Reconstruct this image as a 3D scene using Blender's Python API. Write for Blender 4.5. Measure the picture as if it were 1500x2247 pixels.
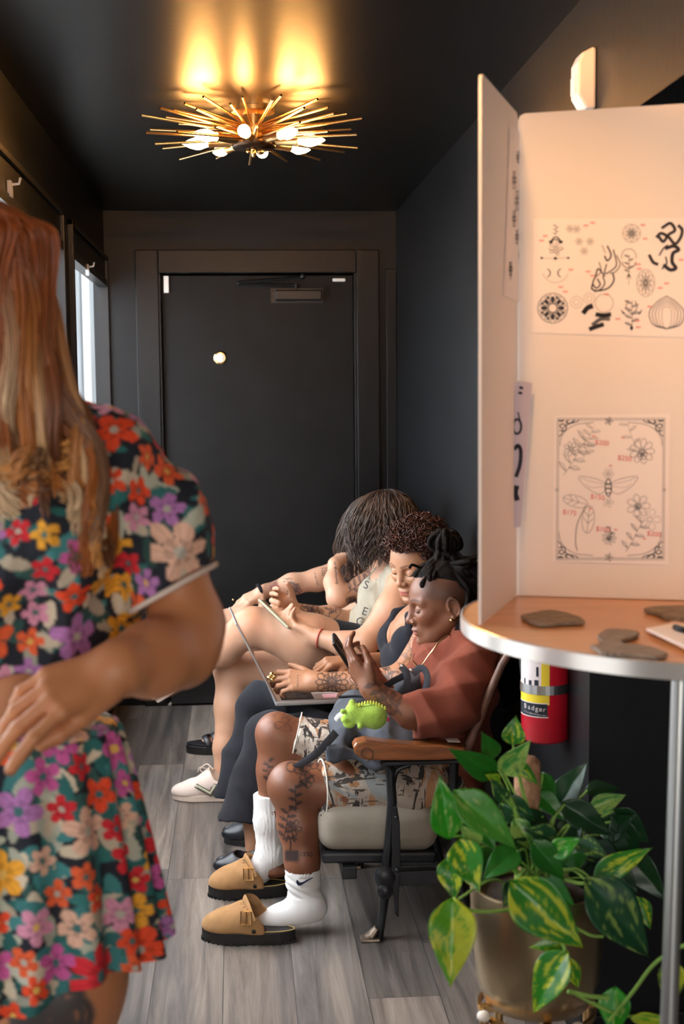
import bpy, math, random
import numpy as np
from mathutils import Vector, Matrix, noise
random.seed(7); RNG = np.random.default_rng(7)
for o in list(bpy.data.objects): bpy.data.objects.remove(o)
scene = bpy.context.scene
COL = scene.collection
# ------------------------------------------------------------------ camera
FPX = 2900.0; CX, CY = 750.0, 1123.5; H = 1.5; VPX, VPY = 518.0, 864.0
def _n(v): v = np.array(v, float); return v/np.linalg.norm(v)
_y = _n([(VPX-CX)/FPX, (CY-VPY)/FPX, -1.0])
_z = np.array([-0.009, 1.0, 0.0]); _z[2] = -(_z[0]*_y[0]+_z[1]*_y[1])/_y[2]; _z = _n(_z)
_x = np.cross(_y, _z)
RC = np.stack([_x, _y, _z])            # rows: world axes written in camera axes
cam_data = bpy.data.cameras.new('camera'); cam = bpy.data.objects.new('camera', cam_data); COL.objects.link(cam)
M4 = Matrix.Identity(4)
for i in range(3):
    for j in range(3): M4[i][j] = RC[i][j]
M4[2][3] = H
cam.matrix_world = M4
cam_data.sensor_fit = 'VERTICAL'; cam_data.sensor_height = 36.0; cam_data.sensor_width = 24.0
cam_data.lens = FPX/2247*36.0
cam_data.clip_start = 0.05; cam_data.clip_end = 100
cam_data.dof.use_dof = True; cam_data.dof.focus_distance = 4.0; cam_data.dof.aperture_fstop = 4.2
scene.camera = cam
def ray(px, py): return RC @ np.array([(px-CX)/FPX, (CY-py)/FPX, -1.0])
def SY(px, py, Y):
    d = ray(px, py); t = Y/d[1]; return np.array([0, 0, H]) + d*t
def SX(px, py, X):
    d = ray(px, py); t = X/d[0]; return np.array([0, 0, H]) + d*t
def SZ(px, py, Z=0.0):
    d = ray(px, py); t = (Z-H)/d[2]; return np.array([0, 0, H]) + d*t
def proj(p):
    q = RC.T @ (np.array(p, float)-np.array([0, 0, H])); return CX+FPX*q[0]/-q[2], CY-FPX*q[1]/-q[2]
# ------------------------------------------------------------------ world, light, exposure
scene.view_settings.view_transform = 'Standard'; scene.view_settings.look = 'None'
scene.view_settings.gamma = 1.0; scene.view_settings.use_curve_mapping = False
scene.view_settings.exposure = 0.0
W = bpy.data.worlds.new('world'); scene.world = W; W.use_nodes = True
bg = W.node_tree.nodes['Background']; bg.inputs[0].default_value = (0.86, 0.93, 1.0, 1); bg.inputs[1].default_value = 1.15
def area(name, loc, target, sx, sy, power, color, spread=180):
    L = bpy.data.lights.new(name, 'AREA'); L.shape = 'RECTANGLE'; L.size = sx; L.size_y = sy
    L.energy = power; L.color = color; L.spread = math.radians(spread)
    o = bpy.data.objects.new(name, L); COL.objects.link(o); o.location = loc
    o.rotation_euler = (Vector(target)-Vector(loc)).to_track_quat('-Z', 'Y').to_euler()
    return o
area('daylight_side_windows', (-1.25, 4.2, 1.75), (0.5, 4.0, 0.8), 3.6, 1.5, 170, (0.90, 0.95, 1.0))
area('daylight_shopfront', (-0.35, -2.2, 1.7), (0.25, 4.0, 0.9), 2.2, 2.0, 100, (1.0, 0.89, 0.78))
SUN = bpy.data.lights.new('sun', 'SUN'); SUN.energy = 5.0; SUN.angle = 0.02; SUN.color = (1.0, 0.96, 0.90)
sun_o = bpy.data.objects.new('sun', SUN); COL.objects.link(sun_o); sun_o.rotation_euler = Vector((-0.30, 0.75, -1.0)).to_track_quat('-Z', 'Y').to_euler()
# ------------------------------------------------------------------ materials
def mat(name, color=(0.5, 0.5, 0.5), rough=0.5, metal=0.0, spec=0.5, vcol=False, bump=None, var=None, emis=None, trans=0.0,
        alpha=1.0, sss=0.0, sheen=0.0, coat=0.0, ior=1.45):
    m = bpy.data.materials.new(name); m.use_nodes = True; nt = m.node_tree; N = nt.nodes; L = nt.links
    b = N['Principled BSDF']
    b.inputs['Base Color'].default_value = (*color, 1); b.inputs['Roughness'].default_value = rough
    b.inputs['Metallic'].default_value = metal; b.inputs['Specular IOR Level'].default_value = spec
    b.inputs['IOR'].default_value = ior
    if trans: b.inputs['Transmission Weight'].default_value = trans
    if alpha < 1: b.inputs['Alpha'].default_value = alpha
    if sss:
        b.inputs['Subsurface Weight'].default_value = sss; b.inputs['Subsurface Radius'].default_value = (1.0, 0.35, 0.2)
        b.inputs['Subsurface Scale'].default_value = 0.008
    if sheen: b.inputs['Sheen Weight'].default_value = sheen
    if coat: b.inputs['Coat Weight'].default_value = coat; b.inputs['Coat Roughness'].default_value = 0.15
    if emis: b.inputs['Emission Color'].default_value = (*emis[0], 1); b.inputs['Emission Strength'].default_value = emis[1]
    tc = N.new('ShaderNodeTexCoord')
    src = None
    if vcol:
        a = N.new('ShaderNodeAttribute'); a.attribute_name = 'Col'; src = a.outputs['Color']
    if var:      # (scale, amount, stretch)
        mp = N.new('ShaderNodeMapping'); mp.inputs['Scale'].default_value = var[2] if len(var) > 2 else (1, 1, 1)
        L.new(tc.outputs['Object'], mp.inputs[0])
        nz = N.new('ShaderNodeTexNoise'); nz.inputs['Scale'].default_value = var[0]; nz.inputs['Detail'].default_value = 5
        L.new(mp.outputs[0], nz.inputs['Vector'])
        mr = N.new('ShaderNodeMapRange'); mr.inputs[3].default_value = 1-var[1]; mr.inputs[4].default_value = 1+var[1]
        mr.inputs[1].default_value = 0.3; mr.inputs[2].default_value = 0.7
        L.new(nz.outputs[0], mr.inputs[0])
        mx = N.new('ShaderNodeMix'); mx.data_type = 'RGBA'; mx.blend_type = 'MULTIPLY'; mx.inputs[0].default_value = 1
        if src: L.new(src, mx.inputs[6])
        else: mx.inputs[6].default_value = (*color, 1)
        L.new(mr.outputs[0], mx.inputs[7]); src = mx.outputs[2]
    if src: L.new(src, b.inputs['Base Color'])
    if bump:     # (scale, strength, distance, stretch)
        mp = N.new('ShaderNodeMapping'); mp.inputs['Scale'].default_value = bump[3] if len(bump) > 3 else (1, 1, 1)
        L.new(tc.outputs['Object'], mp.inputs[0])
        nz = N.new('ShaderNodeTexNoise'); nz.inputs['Scale'].default_value = bump[0]; nz.inputs['Detail'].default_value = 4
        L.new(mp.outputs[0], nz.inputs['Vector'])
        bp = N.new('ShaderNodeBump'); bp.inputs['Strength'].default_value = bump[1]; bp.inputs['Distance'].default_value = bump[2]
        L.new(nz.outputs[0], bp.inputs['Height']); L.new(bp.outputs[0], b.inputs['Normal'])
    return m
MT = {}
MT['black_paint'] = mat('black_paint', (0.0048, 0.0056, 0.0068), 0.42, spec=0.24, var=(3, 0.25), bump=(60, 0.25, 0.002))
MT['ceiling_paint'] = mat('ceiling_paint', (0.0032, 0.0030, 0.0030), 0.36, spec=0.42, bump=(25, 0.15, 0.002))
MT['door_paint'] = mat('door_paint', (0.0052, 0.0052, 0.0056), 0.5, spec=0.22, var=(6, 0.3), bump=(90, 0.3, 0.001))
MT['trim_paint'] = mat('trim_paint', (0.0045, 0.0047, 0.0053), 0.36, spec=0.26, bump=(30, 0.5, 0.002, (1, 1, 0.15)))
MT['black_metal'] = mat('black_metal', (0.006, 0.006, 0.007), 0.38, metal=0.0, spec=0.4)
MT['white_plastic'] = mat('white_plastic', (0.78, 0.74, 0.70), 0.4)
MT['brass'] = mat('brass', (0.70, 0.46, 0.20), 0.28, metal=1.0)
MT['gold'] = mat('gold', (0.83, 0.60, 0.28), 0.22, metal=1.0)
MT['steel'] = mat('steel', (0.55, 0.55, 0.56), 0.3, metal=1.0)
MT['bulb'] = mat('bulb', (1, 0.8, 0.5), 0.3, emis=((1.0, 0.47, 0.13), 170.0))
MT['clear'] = mat('clear', (0.9, 0.9, 0.9), 0.15, alpha=0.45)
MT['iron'] = mat('iron', (0.018, 0.019, 0.022), 0.35, metal=0.3, spec=0.6, var=(14, 0.6), bump=(120, 0.3, 0.001))
# ------------------------------------------------------------------ object helpers
def link(name, me, m=None, parent=None, smooth=False):
    o = bpy.data.objects.new(name, me); COL.objects.link(o)
    if m is not None and me is not None:
        for mm in (m if isinstance(m, (list, tuple)) else [m]): me.materials.append(MT[mm] if isinstance(mm, str) else mm)
    if parent is not None:
        o.parent = parent; o.matrix_parent_inverse = Matrix.Translation(parent.location).inverted() @ Matrix.Identity(4)
    if smooth and me is not None:
        me.polygons.foreach_set('use_smooth', np.ones(len(me.polygons), bool))
    return o
def tag(o, label=None, cat=None, group=None, kind=None):
    if label: o['label'] = label
    if cat: o['category'] = cat
    if group: o['group'] = group
    if kind: o['kind'] = kind
    return o
def thing(name, label, cat, loc=(0, 0, 0), group=None):
    o = bpy.data.objects.new(name, None); COL.objects.link(o); o.location = [float(v) for v in loc]; o.empty_display_size = 0.05
    return tag(o, label, cat, group)
class MB:
    """collects vertices and faces (world space) for ONE mesh object"""
    def __init__(s): s.v = []; s.f = []; s.mi = []; s.m = 0; s.n = 0
    def add(s, V, F):
        V = np.asarray(V, float); s.v.append(V)
        for f in F: s.f.append(tuple(int(i)+s.n for i in f)); s.mi.append(s.m)
        s.n += len(V); return s
    def box(s, a, b, R=None, c=None):
        a = np.array(a, float); b = np.array(b, float)
        V = np.array([[x, y, z] for x in (a[0], b[0]) for y in (a[1], b[1]) for z in (a[2], b[2])])
        if R is not None: V = V @ np.array(R).T + (np.array(c) if c is not None else 0)
        return s.add(V, [(0, 1, 3, 2), (4, 6, 7, 5), (0, 4, 5, 1), (2, 3, 7, 6), (0, 2, 6, 4), (1, 5, 7, 3)])
    def obox(s, c, half, R):
        h = np.array(half, float); return s.box(-h, h, R, c)
    def tube(s, P, r, n=8, cap=True, flat=None, close=False):
        P = np.asarray(P, float); m = len(P); r = np.broadcast_to(np.asarray(r, float), (m,))
        T = np.gradient(P, axis=0) if not close else (np.roll(P, -1, 0)-np.roll(P, 1, 0))
        T /= (np.linalg.norm(T, axis=1, keepdims=True)+1e-12)
        up = np.array([0, 0, 1.0]) if abs(T[0][2]) < 0.9 else np.array([1.0, 0, 0])
        u = np.cross(up, T[0]); u /= np.linalg.norm(u); V = []
        ang = np.arange(n)*2*math.pi/n; ca, sa = np.cos(ang), np.sin(ang)
        fl = flat if flat is not None else (1, 1)
        for i in range(m):
            u = u - T[i]*np.dot(u, T[i]); u /= (np.linalg.norm(u)+1e-12); w = np.cross(T[i], u)
            V.append(P[i]+r[i]*(ca[:, None]*u*fl[0]+sa[:, None]*w*fl[1]))
        V = np.concatenate(V); F = []
        for i in range(m if close else m-1):
            k = (i+1) % m
            for j in range(n): F.append((i*n+j, i*n+(j+1) % n, k*n+(j+1) % n, k*n+j))
        if cap and not close: F.append(tuple(range(n))[::-1]); F.append(tuple((m-1)*n+j for j in range(n)))
        return s.add(V, F)
    def lathe(s, prof, c=(0, 0, 0), n=32, R=None, cap=True):
        """prof: list of (radius, height) about local z"""
        V = []; c = np.array(c, float)
        for r, z in prof:
            for j in range(n):
                t = 2*math.pi*j/n; V.append([r*math.cos(t), r*math.sin(t), z])
        V = np.array(V)
        if R is not None: V = V @ np.array(R).T
        V = V+c; F = []; m = len(prof)
        for i in range(m-1):
            for j in range(n): F.append((i*n+j, i*n+(j+1) % n, (i+1)*n+(j+1) % n, (i+1)*n+j))
        if cap: F.append(tuple(range(n))[::-1]); F.append(tuple((m-1)*n+j for j in range(n)))
        return s.add(V, F)
    def sphere(s, c, r, R=None, n=16, m=10):
        r = np.broadcast_to(np.asarray(r, float), (3,)); V = []; F = []
        for i in range(m+1):
            p = math.pi*i/m
            for j in range(n):
                t = 2*math.pi*j/n; V.append([math.sin(p)*math.cos(t)*r[0], math.sin(p)*math.sin(t)*r[1], math.cos(p)*r[2]])
        V = np.array(V)
        if R is not None: V = V @ np.array(R).T
        for i in range(m):
            for j in range(n): F.append((i*n+j, (i+1)*n+j, (i+1)*n+(j+1) % n, i*n+(j+1) % n))
        return s.add(V+np.array(c, float), F)
    def prism(s, poly, c, U, Vv, t):
        """poly 2D outline in (U,V), extruded by vector t"""
        c = np.array(c, float); U = np.array(U, float); Vv = np.array(Vv, float); t = np.array(t, float)
        A = np.array([c+U*p[0]+Vv*p[1] for p in poly]); n = len(A)
        F = [tuple(range(n))[::-1], tuple(range(n, 2*n))]+[(i, (i+1) % n, n+(i+1) % n, n+i) for i in range(n)]
        return s.add(np.concatenate([A, A+t]), F)
    def build(s, name, m, parent=None, smooth=False, bevel=0, weld=False):
        me = bpy.data.meshes.new(name); V = np.concatenate(s.v)
        off = np.array(parent.location) if parent is not None else 0
        me.from_pydata((V).tolist(), [], s.f); me.validate(); me.update()
        if len(set(s.mi)) > 1 and len(s.mi) == len(me.polygons): me.polygons.foreach_set('material_index', s.mi)
        o = link(name, me, m, parent, smooth)
        if smooth: me.set_sharp_from_angle(angle=math.radians(50))
        if bevel:
            b = o.modifiers.new('bevel', 'BEVEL'); b.width = bevel; b.segments = 2; b.limit_method = 'ANGLE'; b.angle_limit = math.radians(40)
        return o
def struct(name, mb, m, **k):
    o = mb.build(name, m, **k); o['kind'] = 'structure'; return o
def frame(fwd, up):
    f = _n(fwd); l = _n(np.cross(up, f)); u = np.cross(f, l); return np.stack([f, l, u], axis=1)   # columns: x=fwd, y=left, z=up
def rotz(a): c, s = math.cos(a), math.sin(a); return np.array([[c, -s, 0], [s, c, 0], [0, 0, 1.0]])
def rotx(a): c, s = math.cos(a), math.sin(a); return np.array([[1, 0, 0], [0, c, -s], [0, s, c]])
def roty(a): c, s = math.cos(a), math.sin(a); return np.array([[c, 0, s], [0, 1, 0], [-s, 0, c]])
def catmull(P, n=8):
    P = np.asarray(P, float)
    Q = np.concatenate([[2*P[0]-P[1]], P, [2*P[-1]-P[-2]]]); out = []
    for i in range(1, len(Q)-2):
        for t in np.arange(n)/n:
            a, b, c, d = Q[i-1], Q[i], Q[i+1], Q[i+2]
            out.append(0.5*((2*b)+(-a+c)*t+(2*a-5*b+4*c-d)*t*t+(-a+3*b-3*c+d)*t**3))
    out.append(P[-1]); return np.array(out)
# ------------------------------------------------------------------ the room
D = SZ(560, 1541, 0)[1]
ZC = SY(560, 463, D)[2]
XR = SY(868, 462, D)[0]; XL = SY(226, 465, D)[0]
YJ = SX(1292, 1600, XR)[1]          # the right wall ends here below its header
print('ROOM', D, ZC, XL, XR, YJ)
MF = bpy.data.materials.new('plank_floor'); MF.use_nodes = True
def build_floor_mat(m):
    nt = m.node_tree; N = nt.nodes; L = nt.links; b = N['Principled BSDF']
    g = N.new('ShaderNodeNewGeometry'); sx = N.new('ShaderNodeSeparateXYZ'); L.new(g.outputs['Position'], sx.inputs[0])
    def math_(op, a, c):
        n = N.new('ShaderNodeMath'); n.operation = op
        for i, v in enumerate((a, c)):
            if isinstance(v, (int, float)): n.inputs[i].default_value = v
            elif v is not None: L.new(v, n.inputs[i])
        return n.outputs[0]
    xs = math_('SUBTRACT', sx.outputs[0], 0.123-1.8); row = math_('FLOOR', math_('DIVIDE', xs, 0.18), 0)
    cb = N.new('ShaderNodeCombineXYZ')
    wn = N.new('ShaderNodeTexWhiteNoise'); wn.noise_dimensions = '1D'; L.new(row, wn.inputs['W'])
    ys = math_('ADD', sx.outputs[1], math_('MULTIPLY', wn.outputs[0], 1.2))
    L.new(ys, cb.inputs[0]); L.new(xs, cb.inputs[1])
    col = math_('FLOOR', math_('DIVIDE', ys, 1.2), 0)
    cid = N.new('ShaderNodeCombineXYZ'); L.new(row, cid.inputs[0]); L.new(col, cid.inputs[1])
    w2 = N.new('ShaderNodeTexWhiteNoise'); w2.noise_dimensions = '3D'; L.new(cid.outputs[0], w2.inputs['Vector'])
    # grain: noise stretched along the plank, shifted per plank
    sc = N.new('ShaderNodeVectorMath'); sc.operation = 'MULTIPLY'; sc.inputs[1].default_value = (1.5, 26, 1)
    L.new(cb.outputs[0], sc.inputs[0])
    ad = N.new('ShaderNodeVectorMath'); ad.operation = 'MULTIPLY_ADD'; ad.inputs[1].default_value = (40, 40, 40)
    L.new(w2.outputs['Color'], ad.inputs[0]); L.new(sc.outputs[0], ad.inputs[2])
    n1 = N.new('ShaderNodeTexNoise'); n1.inputs['Scale'].default_value = 1.0; n1.inputs['Detail'].default_value = 8; n1.inputs['Roughness'].default_value = 0.7
    n1.inputs['Distortion'].default_value = 0.9; L.new(ad.outputs[0], n1.inputs['Vector'])
    sc2 = N.new('ShaderNodeVectorMath'); sc2.operation = 'MULTIPLY'; sc2.inputs[1].default_value = (0.25, 0.16, 1); L.new(ad.outputs[0], sc2.inputs[0])
    n2 = N.new('ShaderNodeTexNoise'); n2.inputs['Scale'].default_value = 1.6; n2.inputs['Detail'].default_value = 3; n2.inputs['Distortion'].default_value = 1.2; L.new(sc2.outputs[0], n2.inputs['Vector'])
    r = N.new('ShaderNodeValToRGB'); e = r.color_ramp.elements
    e[0].position = 0.28; e[0].color = (0.075, 0.063, 0.057, 1); e[1].position = 0.72; e[1].color = (0.34, 0.295, 0.26, 1)
    x = e.new(0.46); x.color = (0.185, 0.158, 0.14, 1); L.new(n1.outputs[0], r.inputs[0])
    r2 = N.new('ShaderNodeValToRGB'); e = r2.color_ramp.elements
    e[0].position = 0.30; e[0].color = (0.42, 0.45, 0.50, 1); e[1].position = 0.62; e[1].color = (1.0, 0.97, 0.93, 1); L.new(n2.outputs[0], r2.inputs[0])
    mx = N.new('ShaderNodeMix'); mx.data_type = 'RGBA'; mx.blend_type = 'MULTIPLY'; mx.inputs[0].default_value = 1
    L.new(r.outputs[0], mx.inputs[6]); L.new(r2.outputs[0], mx.inputs[7])
    tone = N.new('ShaderNodeMapRange'); tone.inputs[3].default_value = 0.50; tone.inputs[4].default_value = 1.2; L.new(w2.outputs['Value'], tone.inputs[0])
    mx2 = N.new('ShaderNodeMix'); mx2.data_type = 'RGBA'; mx2.blend_type = 'MULTIPLY'; mx2.inputs[0].default_value = 1
    L.new(mx.outputs[2], mx2.inputs[6]); L.new(tone.outputs[0], mx2.inputs[7])
    # seams
    fx = math_('PINGPONG', xs, 0.09); fy = math_('PINGPONG', ys, 0.6)
    s1 = math_('LESS_THAN', fx, 0.0013); s2 = math_('LESS_THAN', fy, 0.0013); sm = math_('MAXIMUM', s1, s2)
    mx3 = N.new('ShaderNodeMix'); mx3.data_type = 'RGBA'; L.new(sm, mx3.inputs[0]); L.new(mx2.outputs[2], mx3.inputs[6]); mx3.inputs[7].default_value = (0.05, 0.045, 0.042, 1)
    L.new(mx3.outputs[2], b.inputs['Base Color']); b.inputs['Roughness'].default_value = 0.42
    bp = N.new('ShaderNodeBump'); bp.inputs['Strength'].default_value = 0.25; bp.inputs['Distance'].default_value = 0.002
    L.new(n1.outputs[0], bp.inputs['Height']); L.new(bp.outputs[0], b.inputs['Normal'])
build_floor_mat(MF)
YB = -3.2; XE = 3.2
struct('floor', MB().box((XL-0.05, YB, -0.1), (XE, D+0.3, 0.0)), MF)
struct('ceiling', MB().box((XL-0.06, YB, ZC), (XE, D+0.3, ZC+0.1)), 'ceiling_paint')
# back wall around the door
dxl = SY(354, 900, D)[0]; dxr = SY(783, 900, D)[0]; dzt = SY(560, 600, D)[2]
b = MB(); b.box((XL-0.05, D, 0), (dxl, D+0.15, ZC)); b.box((dxr, D, 0), (XR+0.2, D+0.15, ZC)); b.box((dxl, D, dzt), (dxr, D+0.15, ZC))
struct('wall_back', b, 'black_paint')
b = MB(); b.box((XR, YJ, 0), (XR+0.12, D, ZC)); b.box((XR, YB, 2.037), (XR+0.12, YJ, ZC)); struct('wall_right', b, 'black_paint')
struct('wall_side_return', MB().box((XR+0.12, YJ, 0), (XE, YJ+0.12, 2.2)).box((XR+0.12, YJ, 2.037), (XE, YJ+0.12, ZC)), 'black_paint')
struct('baseboard_side_return', MB().box((XR+0.004, YJ-0.014, 0), (XE, YJ, 0.09)), 'trim_paint', bevel=0.003)
struct('baseboard_right', MB().box((XR-0.014, YJ, 0), (XR, D, 0.09)), 'trim_paint', bevel=0.003)
struct('wall_rear', MB().box((XL-0.3, YB-0.1, 2.6), (XE, YB, ZC+0.1)), 'black_paint')
struct('wall_far_side', MB().box((XE, YB, 0), (XE+0.1, YJ+0.2, ZC)), 'black_paint')
# left wall with its two tall windows
ZH = 2.145; ZS = 0.42; YW = [(5.0, 6.36), (3.0, 4.78), (1.0, 2.8)]
b = MB(); b.box((XL-0.05, YB, 0), (XL, D, ZS)); b.box((XL-0.05, YB, ZH), (XL, D, ZC))
for y0, y1 in [(6.36, D), (4.78, 5.0), (2.8, 3.0), (YB, 1.0)]: b.box((XL-0.05, y0, ZS), (XL, y1, ZH))
struct('wall_left', b, 'black_paint')
MT['pane'] = mat('pane', (1, 1, 1), 0.02, trans=1.0, ior=1.0, spec=0.3)
for i, (y0, y1) in enumerate(YW):
    b = MB()
    for a, c in [((y0, ZS), (y0+0.035, ZH)), ((y1-0.035, ZS), (y1, ZH)), ((y0, ZS), (y1, ZS+0.04)), ((y0, ZH-0.02), (y1, ZH))]:
        b.box((XL-0.052, a[0], a[1]), (XL+0.018, c[0], c[1]))
    w = struct('window_%d' % (i+1), b, 'black_metal', bevel=0.002)
    MB().box((XL-0.030, y0+0.03, ZS+0.03), (XL-0.027, y1-0.03, ZH-0.02)).build('pane', 'pane', w)
    MB().box((XL-0.02, y0+0.035, 2.035), (XL+0.006, y1-0.035, ZH-0.02)).build('roller_shade', 'black_paint', w)
    MB().box((XL-0.03, y0+0.035, 2.005), (XL+0.014, y1-0.035, 2.035)).build('bottom_rail', 'black_metal', w)
MT['outside_wall'] = mat('outside_wall', (0.34, 0.38, 0.42), 0.7, var=(8, 0.25, (3, 1, 0.2)))
MT['outside_trim'] = mat('outside_trim', (0.8, 0.78, 0.75), 0.5)
struct('wall_outside', MB().box((-1.14, 9.0, 0), (-0.2, 9.2, 3.5)), 'outside_wall')
struct('trim_1', MB().box((-1.005, 8.94, 0), (-0.962, 9.0, 3.5)), 'outside_trim')
struct('pavement_outside', MB().box((-9, -4, -0.1), (XL-0.3, 14, -0.02)), 'outside_trim')
# trim and casing round the door
def rect_px(x0, y0, x1, y1, Y): a = SY(x0, y0, Y); c = SY(x1, y1, Y); return a, c
cw = 0.108
b = MB()
b.box((dxl-cw, D-0.028, 0), (dxl, D, dzt+cw)); b.box((dxr, D-0.028, 0), (dxr+cw, D, dzt+cw)); b.box((dxl, D-0.028, dzt), (dxr, D, dzt+cw))
struct('trim_2', b, 'trim_paint', bevel=0.004)
struct('trim_3', MB().box((dxr-0.012, D-0.020, 0), (dxr+0.006, D+0.06, dzt)).box((dxl-0.006, D-0.02, 0), (dxl+0.01, D+0.06, dzt)), 'trim_paint', bevel=0.003)
struct('trim_4', MB().box((XR-0.05, D-0.012, 0), (XR, D, SY(868, 590, D)[2])), 'trim_paint', bevel=0.003)
dr = MB().box((dxl+0.012, D+0.015, 0.012), (dxr-0.014, D+0.055, dzt-0.008)); dr = struct('door_1', dr, 'door_paint', bevel=0.002)
yd = D+0.015
struct('leak_blocker', MB().box((dxl-0.2, D+0.16, -0.1), (dxr+0.3, D+0.25, ZC+0.1)), 'black_paint')  # unseen box behind the door, added to stop light leaking round it
c = SY(483, 785, yd); b = MB(); Rf = np.array([[1, 0, 0], [0, 0, 1], [0, -1, 0]]).T   # local z -> -Y
Rf = np.array([[1, 0, 0], [0, 0, -1], [0, 1, 0]], float)
b.lathe([(0.0, 0), (0.031, 0), (0.031, 0.006), (0.026, 0.010), (0.0225, 0.010), (0.022, 0.006)], c, 32, Rf, cap=False); b.build('viewer_ring', 'gold', dr, smooth=True)
MB().lathe([(0.0001, 0.005), (0.023, 0.005), (0.022, 0.008), (0.012, 0.012), (0.0001, 0.013)], c, 24, Rf, cap=False).build('viewer_lens', mat('viewer_lens', (0.9, 0.86, 0.8), 0.25), dr, smooth=True)
# white alarm contacts
a, c = rect_px(359, 606, 371, 643, yd); tag(MB().box((a[0], yd-0.022, c[2]), (c[0], yd, a[2])).build('door_sensor', 'white_plastic', bevel=0.003), 'white upright alarm sensor at the top left corner of the black door', 'sensor')
a, c = rect_px(729, 611, 757, 618, yd); tag(MB().box((a[0], yd-0.014, c[2]), (c[0], yd, a[2])).build('door_magnet', 'white_plastic', bevel=0.004), 'small flat white alarm magnet at the top right of the black door', 'sensor')
# door closer
cl = thing('door_closer', 'black metal door closer with folded arm high on the black door', 'door closer', SY(650, 648, yd))
a, c = rect_px(602, 638, 705, 660, yd)
MB().box((a[0], yd-0.055, c[2]), (c[0], yd-0.004, a[2])).build('closer_body', 'black_metal', cl, bevel=0.006)
a, c = rect_px(594, 633, 708, 664, yd)
b = MB().box((a[0], yd-0.008, c[2]), (c[0], yd, a[2]))
for px in (598, 704):
    for py in (642, 654): b.lathe([(0.005, 0), (0.005, 0.010), (0.003, 0.012)], SY(px, py, yd), 10, Rf)
b.build('mounting_plate', 'black_metal', cl)
MB().lathe([(0.009, 0), (0.009, 0.03)], SY(650, 660, yd-0.03), 12).build('pivot_pin', 'black_metal', cl, smooth=True); MB().lathe([(0.009, 0), (0.009, 0.022)], SY(650, 633, yd-0.03), 12).build('pivot_pin', 'black_metal', cl, smooth=True)
b = MB(); b.tube([SY(650, 630, yd-0.03), SY(640, 625, yd-0.03), SY(524, 623, yd-0.04)], 0.006, 8); b.build('closer_arm', 'black_metal', cl)
b = MB(); b.tube([SY(524, 619, yd-0.045), SY(600, 613, yd-0.05), SY(664, 607, yd-0.04)], 0.006, 8); b.sphere(SY(524, 621, yd-0.04), 0.011); b.sphere(SY(664, 606, yd-0.04), 0.014)
b.build('closer_arm', 'black_metal', cl)
# threshold strip
a = SZ(385, 1546); c = SZ(560, 1546)
struct('trim_5', MB().box((SZ(370, 1545)[0], D-0.03, 0), (dxr, D+0.05, 0.012)), mat('worn_threshold', (0.42, 0.40, 0.37), 0.6, var=(40, 0.5)), bevel=0.003)
b = MB(); z0 = 0.07
for i in range(14): b.box((dxl+0.03+i*0.018, D-0.04, z0), (dxl+0.038+i*0.018, D+0.02, z0+0.085))
b.box((dxl+0.02, D-0.03, 0.0), (dxl+0.29, D+0.02, 0.165)); tag(b.build('floor_vent', 'black_metal'), 'low black slotted vent on the floor against the black door', 'vent')
# small clear hooks over the windows
for px, py, lab in ((27, 415, 'clear plastic hook on the head rail of the near side window'), (195, 592, 'clear plastic hook on the head rail of the far side window')):
    p = SX(px, py, XL+0.02); t = thing('curtain_hook', lab, 'hook', p, 'clear hooks along the window rail')
    MB().box(p+[-0.012, -0.014, -0.022], p+[0.0, 0.014, 0.022]).build('plate', 'clear', t, bevel=0.002)
    MB().tube([p+[0, 0, 0.012], p+[0.018, 0, 0.014], p+[0.022, 0, 0.03]], 0.004, 6).build('hook_arm', 'clear', t)
# ------------------------------------------------------------------ ceiling lamp: brass starburst
LY = 4.1; lc = SY(556, 322, LY); lc = np.array(lc); print('LAMP', lc)
lamp = thing('starburst_ceiling_light', 'brass starburst ceiling light with eight glowing candle bulbs', 'ceiling light', (lc[0], lc[1], ZC))
cz = lc[2]
MB().lathe([(0.065, 0), (0.065, -0.012), (0.04, -0.02)], (lc[0], lc[1], ZC), 32).build('canopy', 'brass', lamp, smooth=True)
MB().lathe([(0.033, ZC-0.02), (0.033, cz+0.014)], (lc[0], lc[1], 0), 24).build('stem', 'brass', lamp, smooth=True)
MB().lathe([(0.0, 0.014), (0.068, 0.012), (0.068, 0.0), (0.062, -0.006), (0.01, -0.008)], (lc[0], lc[1], cz), 36).build('bottom_plate', mat('dark_bronze', (0.06, 0.035, 0.02), 0.3, metal=0.9), lamp, smooth=True)
b = MB().lathe([(0.008, 0), (0.009, -0.012), (0.006, -0.022), (0.002, -0.026)], (lc[0], lc[1], cz-0.006), 16)
for a in range(3): b.sphere((lc[0]+0.02*math.cos(a*2.1+0.4), lc[1]+0.02*math.sin(a*2.1+0.4), cz-0.012), 0.006, n=8, m=6)
b.build('finial', 'brass', lamp, smooth=True)
rr = random.Random(4)
for i in range(48):
    t = 2*math.pi*(i+0.2*rr.random())/48; tier = i % 3
    el = (-0.05, 0.11, 0.27)[tier]+rr.uniform(-0.03, 0.03); Lr = (0.345, 0.33, 0.30)[tier]*rr.uniform(0.85, 1.03)
    d = np.array([math.cos(t)*math.cos(el), math.sin(t)*math.cos(el), math.sin(el)]); z0 = cz+0.022+tier*0.014
    p0 = np.array([lc[0], lc[1], z0])+d*0.03; p1 = np.array([lc[0], lc[1], z0])+d*Lr
    if p1[2] > ZC-0.02: p1[2] = ZC-0.02
    MB().tube([p0, p1], 0.0042, 8).build('rod', 'brass', lamp, smooth=True)
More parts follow.
